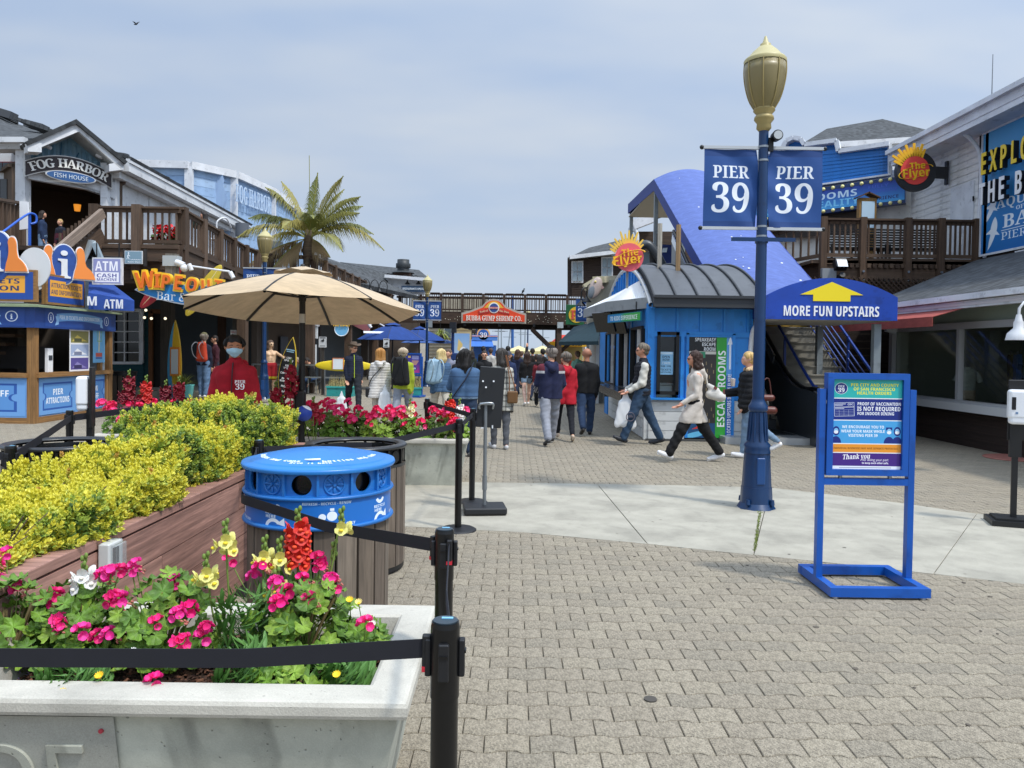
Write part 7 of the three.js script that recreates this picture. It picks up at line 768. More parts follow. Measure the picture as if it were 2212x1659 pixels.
const petal=(L,w,cup=.3)=>{const g=new THREE.PlaneGeometry(w,L,4,4),p=g.attributes.position;for(let i=0;i<p.count;i++){const t=p.getY(i)/L+.5,s=p.getX(i)/w*2;const ww=Math.sin(Math.PI*Math.min(1,.12+t*.78));p.setXYZ(i,p.getX(i)*ww*1.15,t*L,L*cup*(t*t*.6+s*s*.12));}g.computeVertexNormals();return g;};
function floret(S,R){const gs=[];for(let k=0;k<5;k++)gs.push(petal(.021*S,.022*S,.25+R()*.3).rotateX(-.95-R()*.25).rotateY(k*1.257+R()*.3));return gs;}
const heads=[...Array(4)].map((_,q)=>{const R=mul32(q+300),gs=[],n=[6,8,5,4][q];for(let i=0;i<n;i++){const a=i*2.4,el=Math.acos(1-i/n*1.05),d=V(Math.sin(el)*Math.cos(a),Math.cos(el),Math.sin(el)*Math.sin(a));const m=new THREE.Matrix4().compose(d.clone().multiplyScalar(.03),new THREE.Quaternion().setFromUnitVectors(V(0,1,0),d),V(1,1,1));floret(1.45,R).forEach(g=>gs.push(g.applyMatrix4(m)));}return merged(gs);});
const gM=[0xf0168a,0xf53090,0xdc1474,0xf23aa4].map(c=>M(c,.6,{transmission:.22,thickness:0})),gM2=[0xf62a70,0xee2866,0xf84a90].map(c=>M(c,.6,{transmission:.2,thickness:0}));
let GI=0;const gType={n:0};
function geranium(label,pos,rad,h,nl,hd,single,group){
const t=thing('geranium',label,'geranium',pos,0,group),R=mul32(900+GI++*13),small=[];
for(let i=0;i<nl;i++){const a=R()*6.283,el=Math.acos(1-Math.pow(R(),.8)*.98),d=V(Math.sin(el)*Math.cos(a),Math.cos(el),Math.sin(el)*Math.sin(a)),k=.72+R()*.34,p=V(d.x*rad*k,h*(.12+.88*d.y*k),d.z*rad*k),nrm=V(d.x*.8+(R()-.5)*.5,.75+R()*.3,d.z*.8+.25+(R()-.5)*.5).normalize(),q=new THREE.Quaternion().setFromUnitVectors(V(0,1,0),nrm).multiply(new THREE.Quaternion().setFromAxisAngle(V(0,1,0),R()*6.28)),s=(single?.72:.85)+R()*(single?.5:.7);if(single){const o=obj('leaf',gLeaf[i%5],leafM[Math.floor(R()*4)],t);o.position.copy(p);o.quaternion.copy(q);o.scale.setScalar(s);}else small.push(gLeaf[i%5].clone().applyMatrix4(new THREE.Matrix4().compose(p,q,V(s,s,s))));if(i%4===0&&single){const st=tube([V(d.x*.02,.0,d.z*.02),lerp(V(0,0,0),p,.6).add(V(0,.03,0)),p],.0022,4,6);small.push(st);}}
if(small.length){const o=obj(single?'leaf_stalks':'foliage',small,single?stemM:leafM[GI%4],t);o.userData.kind='stuff';}
obj('stem',[...Array(7)].map((_,i)=>tube([V(0,-.03,0),V(Math.cos(i)*rad*.25,h*.35,Math.sin(i)*rad*.25),V(Math.cos(i)*rad*.55,h*.75,Math.sin(i)*rad*.55)],.005,5,8)),M(0x7a6a44,.8),t).userData.kind='stuff';
const pts=Array.isArray(hd)?hd.map(([u,v,d])=>P(u,v,d).sub(pos)):[...Array(hd)].map((_,i)=>{const a=R()*6.283,r=Math.sqrt(R())*rad*1.05;return V(Math.cos(a)*r,h*(.5+.75*R())+.02,Math.sin(a)*r+rad*.15);});
pts.forEach((p,i)=>{const q=V((R()-.5)*.9,1,.35+(R()-.5)*.9).normalize(),o=obj('flower',heads[(i+GI)%4],(single?gM:gM2)[Math.floor(R()*(single?4:3))],t);o.position.copy(p);o.quaternion.setFromUnitVectors(V(0,1,0),q);o.scale.setScalar(single?.54+R()*.16:1.0+R()*.4);obj('flower_stalk',tube([V(p.x*.4,Math.max(.02,p.y-.22),p.z*.4),V(p.x*.8,p.y-.09,p.z*.8),p],.0024,4,8),stemM,t);if(single&&i%3===0){const b=[];for(let k=0;k<7;k++)b.push(mv(new THREE.SphereGeometry(1,6,5).scale(.0035,.007,.0035),p.x+.03+(R()-.5)*.03,p.y-.01+(R()-.5)*.03,p.z+.01+(R()-.5)*.03,0,R(),R()));obj('bud_cluster',b,budM,t).userData.kind='stuff';}});
return t;
}
const SY=.48,gp=(u,d)=>PD(u,d,SY);
geranium('pink geranium clump at the left edge of the near planter',gp(14,2.62),.16,.31,90,[[38,1272,2.68],[15,1196,2.8],[3,1262,2.75],[-10,1220,2.75]],1);
geranium('pink geranium beside the white snapdragon in the near planter',gp(170,2.72),.18,.3,110,[[118,1290,2.66],[108,1302,2.66],[128,1344,2.6],[133,1352,2.58],[212,1378,2.55],[176,1368,2.55],[238,1374,2.55],[240,1240,2.7],[258,1236,2.72],[226,1245,2.72]],1);
geranium('pink geranium in the middle of the near planter, left of the snapdragon foliage',gp(350,2.7),.2,.31,120,[[294,1222,2.75],[285,1236,2.75],[245,1296,2.6],[262,1300,2.6],[378,1258,2.7],[408,1318,2.62],[384,1330,2.58],[338,1345,2.55],[400,1388,2.5],[386,1392,2.5],[446,1360,2.55],[440,1378,2.55],[366,1275,2.7]],1);
geranium('pink geranium right of the snapdragon foliage in the near planter',gp(655,2.72),.2,.31,120,[[566,1230,2.72],[596,1262,2.68],[620,1284,2.66],[652,1256,2.72],[684,1212,2.8],[600,1306,2.6],[668,1300,2.62],[498,1212,2.85],[548,1248,2.75],[690,1224,2.8]],1);
geranium('low geranium with one pink flower at the right end of the near planter',gp(760,2.74),.12,.16,46,[[715,1254,2.75],[790,1352,2.62],[722,1268,2.75]],1);
geranium('low leafy geranium under the belt at the right front of the near planter',gp(640,2.47),.15,.1,54,[[333,1475,2.36]],1);
function snapdragon(label,pos,spikes,col,lip,leaves,rad,sc=1,group){
const t=thing('snapdragon',label,'snapdragon',pos,0,group),R=mul32(40+Math.round(pos.x*77)),bm=M(col,.6,{transmission:.2,thickness:0}),lm=M(lip,.6),gm=M(0x57843a,.6,{transmission:.15,thickness:0});
const lf=[];for(let i=0;i<leaves;i++){const a=R()*6.283,r=Math.sqrt(R())*rad,y=R()*.26*sc,g=petal(.05+R()*.025,.013,.2).rotateX(-.4-R()*1.1).rotateY(a);lf.push(g.translate(Math.cos(a)*r*.8,y,-Math.sin(a)*r*.8));}if(leaves)obj('foliage',lf,gm,t).userData.kind='stuff';
for(const[u,v,d,L,n=12]of spikes){const top=P(u,v,d).sub(pos),base=V(top.x*.5,0,top.z*.5),s=obj('flower_spike',[tube([base,V(mix(base.x,top.x,.7),top.y*.5,mix(base.z,top.z,.7)),top],.0035*sc,5,12),...[...Array(8)].map((_,k)=>mv(new THREE.SphereGeometry(1,6,5).scale(.007*sc,.011*sc,.007*sc),top.x+Math.cos(k*2.4)*.007*sc,top.y-k*.009*sc,top.z+Math.sin(k*2.4)*.007*sc))],stemM,t),fl=[],ll=[];for(let i=0;i<n;i++){const a=i*2.4+R()*.5,y=top.y-.06*sc-L*(i+.5)/n,m=TM(V(top.x+Math.sin(a)*.012*sc,y,top.z+Math.cos(a)*.012*sc),0,a,0,sc);const A=g=>g.applyMatrix4(m);fl.push(A(petal(.03,.03,.5).rotateX(.25).translate(0,.002,.014)),A(petal(.026,.026,.4).rotateX(.3).rotateZ(.8).translate(.004,0,.012)),A(petal(.026,.026,.4).rotateX(.3).rotateZ(-.8).translate(-.004,0,.012)),A(petal(.026,.03,.4).rotateX(2.2).translate(0,-.002,.016)),A(petal(.022,.024,.4).rotateX(2.4).rotateZ(.7).translate(.006,0,.016)),A(petal(.022,.024,.4).rotateX(2.4).rotateZ(-.7).translate(-.006,0,.016)));ll.push(A(new THREE.SphereGeometry(1,7,6).scale(.009,.006,.007).translate(0,-.004,.03)));}if(n){obj('bloom',fl,bm,s);obj('bloom_lip',ll,lm,s);}}
}
snapdragon('pale yellow snapdragon plant with dense narrow leaves in the near planter',gp(540,2.66),[[487,1125,2.7,.055,5],[445,1196,2.66,.05,5],[572,1160,2.75,.045,4],[604,1163,2.75,.05,4],[738,1098,2.8,.03,2],[598,1230,2.7,.03,3],[722,1170,2.8,.0,0]],0xeae588,0xe8cf2e,330,.15);
snapdragon('tall red snapdragon spike standing in front of the recycling bin',gp(642,2.78),[[644,1098,2.78,.14,30]],0xd92a1c,0xe84a1e,50,.07,1.05);snapdragon('white snapdragon at the left of the near planter',gp(190,2.74),[[182,1200,2.7,.06,7],[166,1262,2.7,.02,2]],0xf0f0ec,0xeeeada,40,.07);
snapdragon('low snapdragon foliage under the belt in the near planter',gp(520,2.46),[],0xffffff,0xffffff,190,.1,.55);snapdragon('low green plants at the front edge of the near planter',gp(740,2.5),[],0xffffff,0xffffff,210,.12,.3);snapdragon('low green plants at the front left of the near planter',gp(160,2.44),[],0xffffff,0xffffff,190,.13,.3);
[[288,1412,2.44,0xf1f1ee,'white daisy above the belt in the near planter'],[200,1418,2.44,0xefe9c8,'cream daisy at the left above the belt'],[805,1352,2.66,0xf3f3f1,'white daisy at the right end of the near planter'],[722,1258,2.78,0xf1f1f0,'white daisy beside the yellow buds near the bin'],[728,1462,2.4,0xf2d63a,'yellow and white daisy below the belt'],[756,1300,2.7,0xf2d23a,'yellow daisy bud leaning over the planter rim'],[775,1305,2.7,0xe9d98a,'pale yellow open daisy over the planter rim'],[216,1464,2.36,0xf0c52e,'yellow flower below the belt at the left'],[136,1500,2.3,0xf2cf2a,'fallen yellow flower resting on the front planter rim']].forEach(([u,v,d,c,l],i)=>{const p=P(u,v,d),t=thing('daisy',l,'daisy',p,i),gs=[];for(let k=0;k<12;k++)gs.push(petal(.02,.006,.25).rotateX(-.9).rotateY(k*.5236));obj('petals',gs,M(c,.6),t);obj('disc',new THREE.SphereGeometry(.006,8,6).scale(1,.6,1).translate(0,.003,0),M(0xe3b726,.7),t);if(i<8)obj('stem',tube([V(0,0,0),V(.005,-.06,.004),V(0,-(p.y-SY),0)],.0018,4,8),stemM,t);t.rotation.x=.5;});
{const t=thing('alyssum','small lilac flower cushion between the left geraniums','alyssum',gp(92,2.62)),R=mul32(8),a=[],b=[];for(let i=0;i<220;i++){const g=mv(new THREE.CircleGeometry(.004+R()*.002,5),(R()-.5)*.16,R()*.05,(R()-.5)*.14,R()*6,R()*3);(i%3?a:b).push(g);}obj('flowers',a,M(0xa887b8,.7),t);obj('foliage',b,M(0x6d7a46,.8),t);}

{const R=mul32(55),lab=['first','second','third','fourth','fifth','sixth','seventh','eighth','ninth'];for(let i=0;i<9;i++){const x=-2.55+i*.235;geranium('bright pink geranium in the far planter, '+lab[i]+' from its left end',V(x,SY,-9.2-(i%2)*.3),.2,.3+R()*.08,95,8+(i%3)*2,0,'geraniums in the far planter');}
for(let i=0;i<5;i++){const x=-4.72+i*.33;geranium('bright pink geranium in the far left planter, '+lab[i]+' from its left end',V(x,SY,-9.25),.2,.34,56,10,0,'geraniums in the far left planter');}
snapdragon('tall red snapdragon at the right end of the far planter',PD(972,9.2,SY),[[973,852,9.1,.16,22]],0xe02a1e,0xea4a20,30,.1,1.6);snapdragon('white snapdragon beside the red one at the far planter end',PD(992,9.2,SY),[[993,862,9.1,.2,20]],0xf2f2ee,0xf0ead8,30,.1,1.5);snapdragon('cream snapdragon among the far planter geraniums',PD(885,9.3,SY),[[886,862,9.2,.12,10]],0xf0ecc0,0xe8dc7a,20,.08,1.4);
[['dark red snapdragon spray right of the guard, nearest him',596,825,.3,26],['dark red snapdragon spray beside the parasol pole',628,776,.34,24],['crimson snapdragon low beside the guard and parasol pole',609,858,.14,14],['dark red snapdragon at the right of the parasol pole',677,858,.1,10]].forEach(([l,u,v,L,n])=>snapdragon(l,PD(u,8.6,SY),[[u,v,8.5,L,n],[u+8,v+20,8.6,L*.6,n>>1]],0xa5122c,0xb01a34,16,.06,1.55,'dark red snapdragons around the parasol pole'));
[['dark red snapdragon spike, tallest at the left flower bed',279,800,0x8c1028,.24],['bright red snapdragon spike in the left flower bed',316,812,0xd42a22,.22],['dark red snapdragon low at the left end of the left flower bed',268,832,0x7c0f26,.12],['dark red snapdragon between the bright red spike and the turquoise pot',303,842,0x8a1028,.14],['dark red snapdragon in front of the potted palm',358,822,0x7c0f26,.14],['red snapdragon spike in front of the turquoise pot',387,814,0xa5182c,.18],['pale pink snapdragon at the left flower bed',272,866,0xe0a0b0,.1]].forEach(([l,u,v,c,L])=>snapdragon(l,PD(u,9.3,SY),[[u,v,9.2,L,18]],c,c,14,.06,1.55,'snapdragons in the far left planter'));}
// ---------- people: bodies meshed from joined tapered limbs ----------
function net(bones,c,o={}){
const K=o.k??.035,lo=[9,9,9],hi=[-9,-9,-9];for(const b of bones)for(let i=0;i<3;i++){lo[i]=Math.min(lo[i],b[i]-b[3],b[i+4]-b[7]);hi[i]=Math.max(hi[i],b[i]+b[3],b[i+4]+b[7]);}
const m=K+3*c+(o.pad||0),n=lo.map((l,i)=>Math.ceil((hi[i]-l+2*m)/c)+1),[nx,ny,nz]=n,L=lo.map(l=>l-m),f=new Float32Array(nx*ny*nz).fill(.5),id=(i,j,k)=>(k*ny+j)*nx+i;
for(const b of bones){const d=[b[4]-b[0],b[5]-b[1],b[6]-b[2]],dd=d[0]**2+d[1]**2+d[2]**2||1e-9,r=Math.max(b[3],b[7])+m,a0=[],a1=[];for(let i=0;i<3;i++){a0[i]=Math.max(0,Math.floor((Math.min(b[i],b[i+4])-r-L[i])/c));a1[i]=Math.min(n[i]-1,Math.ceil((Math.max(b[i],b[i+4])+r-L[i])/c));}
for(let k=a0[2];k<=a1[2];k++)for(let j=a0[1];j<=a1[1];j++)for(let i=a0[0];i<=a1[0];i++){const x=L[0]+i*c-b[0],y=L[1]+j*c-b[1],z=L[2]+k*c-b[2],h=clamp((x*d[0]+y*d[1]+z*d[2])/dd),v=Math.hypot(x-d[0]*h,y-d[1]*h,z-d[2]*h)-b[3]-(b[7]-b[3])*h,q=id(i,j,k),w=f[q],t=Math.max(K-Math.abs(w-v),0)/K;f[q]=Math.min(w,v)-t*t*K*.25;}}
if(o.disp||o.clip)for(let k=0;k<nz;k++)for(let j=0;j<ny;j++)for(let i=0;i<nx;i++){const q=id(i,j,k);if(f[q]>.12)continue;const x=L[0]+i*c,y=L[1]+j*c,z=L[2]+k*c;if(o.disp)f[q]-=o.disp(x,y,z);if(o.clip)f[q]=Math.max(f[q],o.clip(x,y,z));}
const vi=new Int32Array(f.length).fill(-1),pos=[],idx=[];for(let k=0;k<nz-1;k++)for(let j=0;j<ny-1;j++)for(let i=0;i<nx-1;i++){let X=0,Y=0,Z=0,N=0;const e=(a,b2,c2,a2,b3,c3)=>{const p=f[id(i+a,j+b2,k+c2)],q=f[id(i+a2,j+b3,k+c3)];if((p<0)!==(q<0)){const t=p/(p-q);X+=a+(a2-a)*t;Y+=b2+(b3-b2)*t;Z+=c2+(c3-c2)*t;N++;}};for(const s of[0,1])for(const t of[0,1]){e(0,s,t,1,s,t);e(s,0,t,s,1,t);e(s,t,0,s,t,1);}if(N){vi[id(i,j,k)]=pos.length/3;pos.push(L[0]+(i+X/N)*c,L[1]+(j+Y/N)*c,L[2]+(k+Z/N)*c);}}
const Q=(a,b,c2,d,fl)=>{if(a<0||b<0||c2<0||d<0)return;fl?idx.push(a,b,c2,a,c2,d):idx.push(a,c2,b,a,d,c2);};for(let k=1;k<nz-1;k++)for(let j=1;j<ny-1;j++)for(let i=1;i<nx-1;i++){const s=f[id(i,j,k)]<0;if(s!==f[id(i+1,j,k)]<0)Q(vi[id(i,j-1,k-1)],vi[id(i,j,k-1)],vi[id(i,j,k)],vi[id(i,j-1,k)],s);if(s!==f[id(i,j+1,k)]<0)Q(vi[id(i-1,j,k-1)],vi[id(i-1,j,k)],vi[id(i,j,k)],vi[id(i,j,k-1)],s);if(s!==f[id(i,j,k+1)]<0)Q(vi[id(i-1,j-1,k)],vi[id(i,j-1,k)],vi[id(i,j,k)],vi[id(i-1,j,k)],s);}
const g=new THREE.BufferGeometry();g.setAttribute('position',new THREE.Float32BufferAttribute(pos,3));g.setIndex(idx);g.computeVertexNormals();
if(o.col){const cs=new Float32Array(pos.length);for(let i=0;i<pos.length;i+=3)cs.set(o.col(pos[i],pos[i+1],pos[i+2]),i);g.setAttribute('color',new THREE.BufferAttribute(cs,3));}return boxUV(g);
}
const lin=h=>{const c=new THREE.Color(h);return[c.r,c.g,c.b];},B=(a,ra,b=a,rb=ra)=>[a.x,a.y,a.z,ra,b.x,b.y,b.z,rb];
function person(label,pos,yaw,o){
const t=thing(o.name||'person',label,o.cat||'person',pos,yaw),s=(o.h||1.7)/1.75,c=o.c||.017,w=o.w||1,lean=o.lean||0;

const legs=(o.legs||[[.03,.02],[-.03,.02]]).map(([a,b,sp=.09],i)=>{const sx=i?-1:1,hip=V(sx*.088,0,0),kn=V(sx*(.088+sp*.15),-.43*Math.cos(a),.43*Math.sin(a)),an=V(sx*sp,kn.y-.42*Math.cos(a-b),kn.z+.42*Math.sin(a-b)),fp=o.seat?0:clamp((a-b)*.9,-1.3,.35),toe=an.clone().add(V(sx*.03,-.055+.17*Math.sin(fp),.17*Math.cos(fp))),heel=an.clone().add(V(0,-.05-.02,-.045*Math.cos(fp)+.04*Math.sin(fp)));return{sx,hip,kn,an,toe,heel};});
const low=Math.min(...legs.flatMap(l=>[l.toe.y-.028,l.heel.y-.03])),hipY=o.seat?.5:-low;legs.forEach(l=>[l.hip,l.kn,l.an,l.toe,l.heel].forEach(p=>p.y+=hipY));
const U=(x,y,z)=>V(x,hipY+(y-.93)*Math.cos(lean)-z*Math.sin(lean),(y-.93)*Math.sin(lean)+z*Math.cos(lean)),hy=o.hy||0,hp=o.hp||0;
const H=(x,y,z)=>{const v=V(x,y,z).applyEuler(new THREE.Euler(hp,hy,0,'YXZ'));return U(v.x,1.525+v.y,.015+v.z);};
const arms=(o.arms||[[.05,.14,.15],[.05,.14,.15]]).map(([f,q,e,inn=.1],i)=>{const sx=i?-1:1,sh=U(sx*.16*w,1.358,-.01),D=(F,O)=>V(sx*Math.sin(O),-Math.cos(O)*Math.cos(F),Math.cos(O)*Math.sin(F)),el=sh.clone().addScaledVector(D(f,q),.29),d2=D(f+e,-inn).normalize(),wr=el.clone().addScaledVector(d2,.25);return{sx,sh,el,wr,d:d2,hd:wr.clone().addScaledVector(d2,.09)};});
const g=o.girth||1,skin=o.skin||0xd09a7c;t.userData.arms=arms;const S=gm=>{gm.scale(s,s,s);return gm;};

const lr=o.shorts?1:.7,bn=[B(H(0,.125,-.012),.088),B(H(0,.14,-.03),.08),B(H(0,.06,.03),.055,H(0,.038,.05),.036),B(H(.034,.078,.04),.036),B(H(-.034,.078,.04),.036),B(H(0,.1,.08),.012,H(0,.078,.096),.015),B(H(.03,.118,.066),.022),B(H(-.03,.118,.066),.022),B(H(.084,.09,-.01),.017,H(.086,.11,-.012),.019),B(H(-.084,.09,-.01),.017,H(-.086,.11,-.012),.019),B(H(-.016,.046,.078),.009,H(.016,.046,.078),.009),B(U(0,1.4,-.02),.06,H(0,.05,-.02),.05),B(U(.08,1.3,0),.1,U(.06,1.05,0),.09),B(U(-.08,1.3,0),.1,U(-.06,1.05,0),.09),B(U(.06,.98,0),.1,U(-.06,.98,0),.1)];
for(const a of arms)bn.push(B(U(0,1.385,-.01),.052,a.sh,.05),B(a.sh,.052,a.el,.042),B(a.el,.04,a.wr,.029),B(a.wr,.027,a.wr.clone().addScaledVector(a.d,.03),.026));for(const l of legs)bn.push(B(l.hip,.088*lr,l.kn,.056*lr),B(l.kn,.055*lr,l.kn.clone().lerp(l.an,.35).add(V(0,0,-.012)),.053*lr),B(l.kn.clone().lerp(l.an,.35).add(V(0,0,-.012)),.053*lr,l.an,.036*lr),B(l.an,.034,l.heel,.028),B(l.heel,.026,l.toe,.022));
if(o.torso)for(const e of[1,-1])bn.push(B(U(e*.07,1.29,.07),.05),B(U(e*.035,1.1,.075),.03,U(e*.035,1.2,.075),.03));
const parts=[S(net(bn,c,{k:.03,col:o.torso?null:null}))];
for(const a of arms){const up=V(0,0,1).sub(a.d.clone().multiplyScalar(a.d.z)).normalize(),la=a.d.clone().cross(up).normalize(),fw=up,hb=[],q=(f,l,u)=>a.wr.clone().addScaledVector(a.d,f).addScaledVector(la,l).addScaledVector(fw,u),curl=o.fist?.05:.018;for(let i=0;i<4;i++){const l=-.03+i*.02,len=[.06,.072,.068,.054][i];hb.push(B(q(.02,l*.7,0),.016,q(.085,l,0),.013),B(q(.088,l,0),.0095,q(.088+len*.55,l,curl*.7),.009),B(q(.088+len*.55,l,curl*.7),.0088,q(.085+len*(o.fist?.5:1),l,curl*1.6),.0078));}const ts=-a.sx;hb.push(B(q(.03,ts*.03,.004),.013,q(.062,ts*.048,.018),.0105),B(q(.062,ts*.048,.018),.0105,q(.09,ts*.042,.036),.009));parts.push(S(net(hb,o.c>.02?.009:.006,{k:.008})));}
const sm=M(skin,.55);obj('body',merged(parts),sm,t);
const add=(n,bones,m,op={})=>{const k={...op};if(op.clip)k.clip=op.clip;const o2=obj(n,S(net(bones,op.c||c,k)),op.col?M(0xffffff,m.roughness??.9,{vertexColors:true,map:T.cloth}):m,t);return o2;};

const P1=legs.flatMap(l=>{const fl=o.flare||0,f0=o.slim?.05:.068;return[B(l.hip.clone().add(V(0,.02,0)),.112*g,l.kn,(o.slim?.07:.085)),B(l.kn,o.slim?.068:.083,l.kn.clone().lerp(l.an,1.02),f0+fl)];}).concat([B(V(.05,hipY+.02,0),.118*g,V(-.05,hipY+.02,0),.118*g)]);const wr=(x,y,z)=>.004*Math.sin(y*60+x*25)*Math.sin(z*30+y*17)+.003*Math.sin(y*33-z*44);
if(o.shorts)add('shorts',legs.map(l=>B(l.hip.clone().add(V(0,.02,0)),.118*g,l.hip.clone().lerp(l.kn,o.shorts),.1)).concat([B(V(.05,hipY+.03,0),.12*g,V(-.05,hipY+.03,0),.12*g)]),clothM(o.pant),o.pcol?{col:o.pcol}:{});else if(o.pant!==undefined)add('trousers',P1,clothM(o.pant),{disp:wr});
if(o.shoe!==undefined)for(const l of legs){add('shoe',[B(l.heel.clone().add(V(0,.012,-.005)),.034,l.toe.clone().add(V(0,.008,0)),.034),B(l.heel,.034,l.toe.clone().lerp(l.heel,.3),.038),B(l.an.clone().add(V(0,-.02,0)),.042)],M(o.shoe,.5),{k:.02});if(o.sole){const d=l.toe.clone().sub(l.heel);add('sole',[B(l.heel.clone().add(V(0,-.02,-.008)),.02,l.toe.clone().add(V(0,-.016,.012)),.019)],M(o.sole,.6),{k:.01,c:.009});}}

if(o.top!==undefined){const T0=[],hem=o.hem??.86,puff=o.puff,r=o.tr||0,fl=o.skirt||0;if(hem<.8)T0.push(B(V(.05,hipY+.02,0),.137*g+r,V(-.05,hipY+.02,0),.137*g+r));if(hem<.8)for(const l of legs)T0.push(B(l.hip,.13*g+r,l.hip.clone().lerp(l.kn,clamp((.93-hem)/.43)),.125*g+r+fl));T0.push(B(U(.085*w,1.31,-.005),.118*g+r,U(.065*w,1.08,0),.112*g+r),B(U(-.085*w,1.31,-.005),.118*g+r,U(-.065*w,1.08,0),.112*g+r),B(U(.07,1.08,0),.118*g+r,U(.075+fl*.4,hem-.02,0),.122*g+r+fl),B(U(-.07,1.08,0),.118*g+r,U(-.075-fl*.4,hem-.02,0),.122*g+r+fl),B(U(0,1.4,-.02),.088,U(0,1.455,-.012),o.neck||.066));if(o.belly)T0.push(B(U(0,1.08,o.belly),.12));if(!o.vest)for(const a of arms){T0.push(B(U(0,1.43,-.015),.06,a.sh,.062+r*.5),B(a.sh,.066+r*.7,a.el,.058+r*.8),B(a.el,.058+r*.8,a.el.clone().lerp(a.wr,o.short?.05:.97),.046+r));}else for(const a of arms)T0.push(B(U(0,1.385,-.015),.086,a.sh.clone().lerp(U(0,1.39,0),.22),.085));
if(o.hood)T0.push(B(U(.075,1.44,-.085),.05,U(0,1.36,-.135),.062),B(U(-.075,1.44,-.085),.05,U(0,1.36,-.135),.062));const hy2=hipY+(hem-.93);const dp=puff?(x,y,z)=>puff*(Math.abs(Math.sin(y*3.1416/(o.ps||.055)))-.6):(x,y,z)=>.004*Math.sin(y*17+x*23+z*14)*Math.sin(x*19+z*11-y*7)+.0035*Math.sin(y*40+x*31-z*23)*Math.sin(x*15+y*4);
add(o.vest?'vest':'jacket',T0,clothM(o.top),{k:.014,disp:dp,clip:(x,y,z)=>(Math.abs(x)<.2+fl*1.5+r||y>hy2+.1)&&!arms.some(a=>V(x,y,z).distanceTo(a.wr)<.12)?hy2-y:-1,col:o.tcol?(x,y,z)=>o.tcol(x,y-hipY+.93,z,arms):undefined,pad:.02});
if(o.zip){const zp=[1.46,1.36,1.2,1.0,hem+.01].map((y,i)=>U(.0,y,[.062,.098,.12,.126,.13][i]*(g>1?g:1)+r+.004));obj('zip',S(tube(zp,.007,6,30)),M(o.zip,.5),t);}if(o.fur)add('fur_trim',[B(U(.1,1.45,.02),.045,U(.07,1.47,-.1),.055),B(U(-.1,1.45,.02),.045,U(-.07,1.47,-.1),.055),B(U(.07,1.47,-.1),.055,U(-.07,1.47,-.1),.055)],M(o.fur,1),{disp:(x,y,z)=>.012*Math.sin(x*160)*Math.sin(y*150)*Math.sin(z*155),c:.009});}
if(o.sleeve!==undefined)for(const a of arms)add('sleeve',[B(a.sh,.076,a.el,.068),B(a.el,.066,a.wr,.044)],clothM(o.sleeve),{disp:wr});if(o.shirt!==undefined)add('shirt',[B(U(.08,1.3,0),.108,U(.065,.9,0),.116),B(U(-.08,1.3,0),.108,U(-.065,.9,0),.116)],clothM(o.shirt),{clip:(x,y)=>hipY-.1-y});

const hr=o.hair,hm=hr!==undefined&&M(hr,.7,{map:T.cloth});if(hr!==undefined){const hb=[B(H(0,.134,-.024),.092),B(H(0,.156,-.012),.081)];if(!o.bald)hb.push(B(H(0,.08,-.05),.07),B(H(.062,.12,-.02),.038),B(H(-.062,.12,-.02),.038));if(o.long){const L=o.long;for(const x of[-.05,0,.05])hb.push(B(H(x,.12,-.055),.055,H(x*1.25,.02-L*.5,-.085),.05),B(H(x*1.25,.02-L*.5,-.085),.05,H(x*1.1,.0-L,-.095),.03));for(const e of[1,-1])hb.push(B(H(e*.075,.13,-.015),.04,H(e*.085,.02-L*.4,-.02),.034));}add('hair',hb,hm,{c:.011,k:.025,disp:(x,y,z)=>.004*Math.sin(x*90+y*20)+(o.curly?.012*Math.sin(x*75)*Math.sin(y*80)*Math.sin(z*70):0),clip:(x,y,z)=>{const q=V(x,y,z).sub(H(0,.07,.1));return .062-Math.hypot(q.x,q.y*.8,q.z);}});if(c<.021&&!o.bald&&hr!==0xa){const R=mul32(hr&4095),L=o.long||0,gs=[];for(let i=0;i<70;i++){const a=(R()-.5)*(L?4.3:4.6),sn=Math.sin(a),cs=Math.cos(a),e=L?.02-L*(.75+R()*.35):.05+R()*.03,rr=.1+R()*.012,wv=o.curly?.02:.006;gs.push(tube([H(sn*.04,.222,-.02-.04*cs),H(sn*rr*.93,.175,-.024-rr*.93*cs),H(sn*rr+(R()-.5)*wv,.115,-.026-rr*cs),H(sn*(L?.1:.088)+(R()-.5)*wv*1.5,(e+.1)/2+.02,-.03-(L?.1:.09)*cs),H(sn*(L?.1:.08)+(R()-.5)*.02,e,-.03-(L?.1:.075)*cs+(R()-.5)*.02)],.0042+R()*.002,4,7));}obj('hair_strands',S(merged(gs)),M(hr,.6),t).userData.kind='stuff';}}
if(o.cap!==undefined){add('cap',[B(H(0,.15,-.012),.093),B(H(0,.165,-.02),.088)],clothM(o.cap),{c:.01,k:.01,clip:(x,y,z)=>H(0,.128,0).y-y});add('cap_brim',[B(H(.045,.136,.075),.012,H(.03,.128,.145),.01),B(H(-.045,.136,.075),.012,H(-.03,.128,.145),.01),B(H(.03,.128,.145),.01,H(-.03,.128,.145),.01),B(H(0,.137,.08),.012,H(0,.13,.15),.01)],clothM(o.cap),{c:.009,k:.02});}
if(o.hat!==undefined){const hg=lathe([[.001,.12],[.06,.115],[.085,.1],[.098,.0],[.15,.0],[.19,.012],[.192,.018],[.15,.008],[.1,.01]],28);const p=hg.attributes.position;for(let i=0;i<p.count;i++)p.setY(i,p.getY(i)+1.6*p.getX(i)*p.getX(i));hg.computeVertexNormals();hg.rotateY(hy).translate(...H(0,.155,-.01).toArray());obj('hat',S(hg),clothM(o.hat),t);}
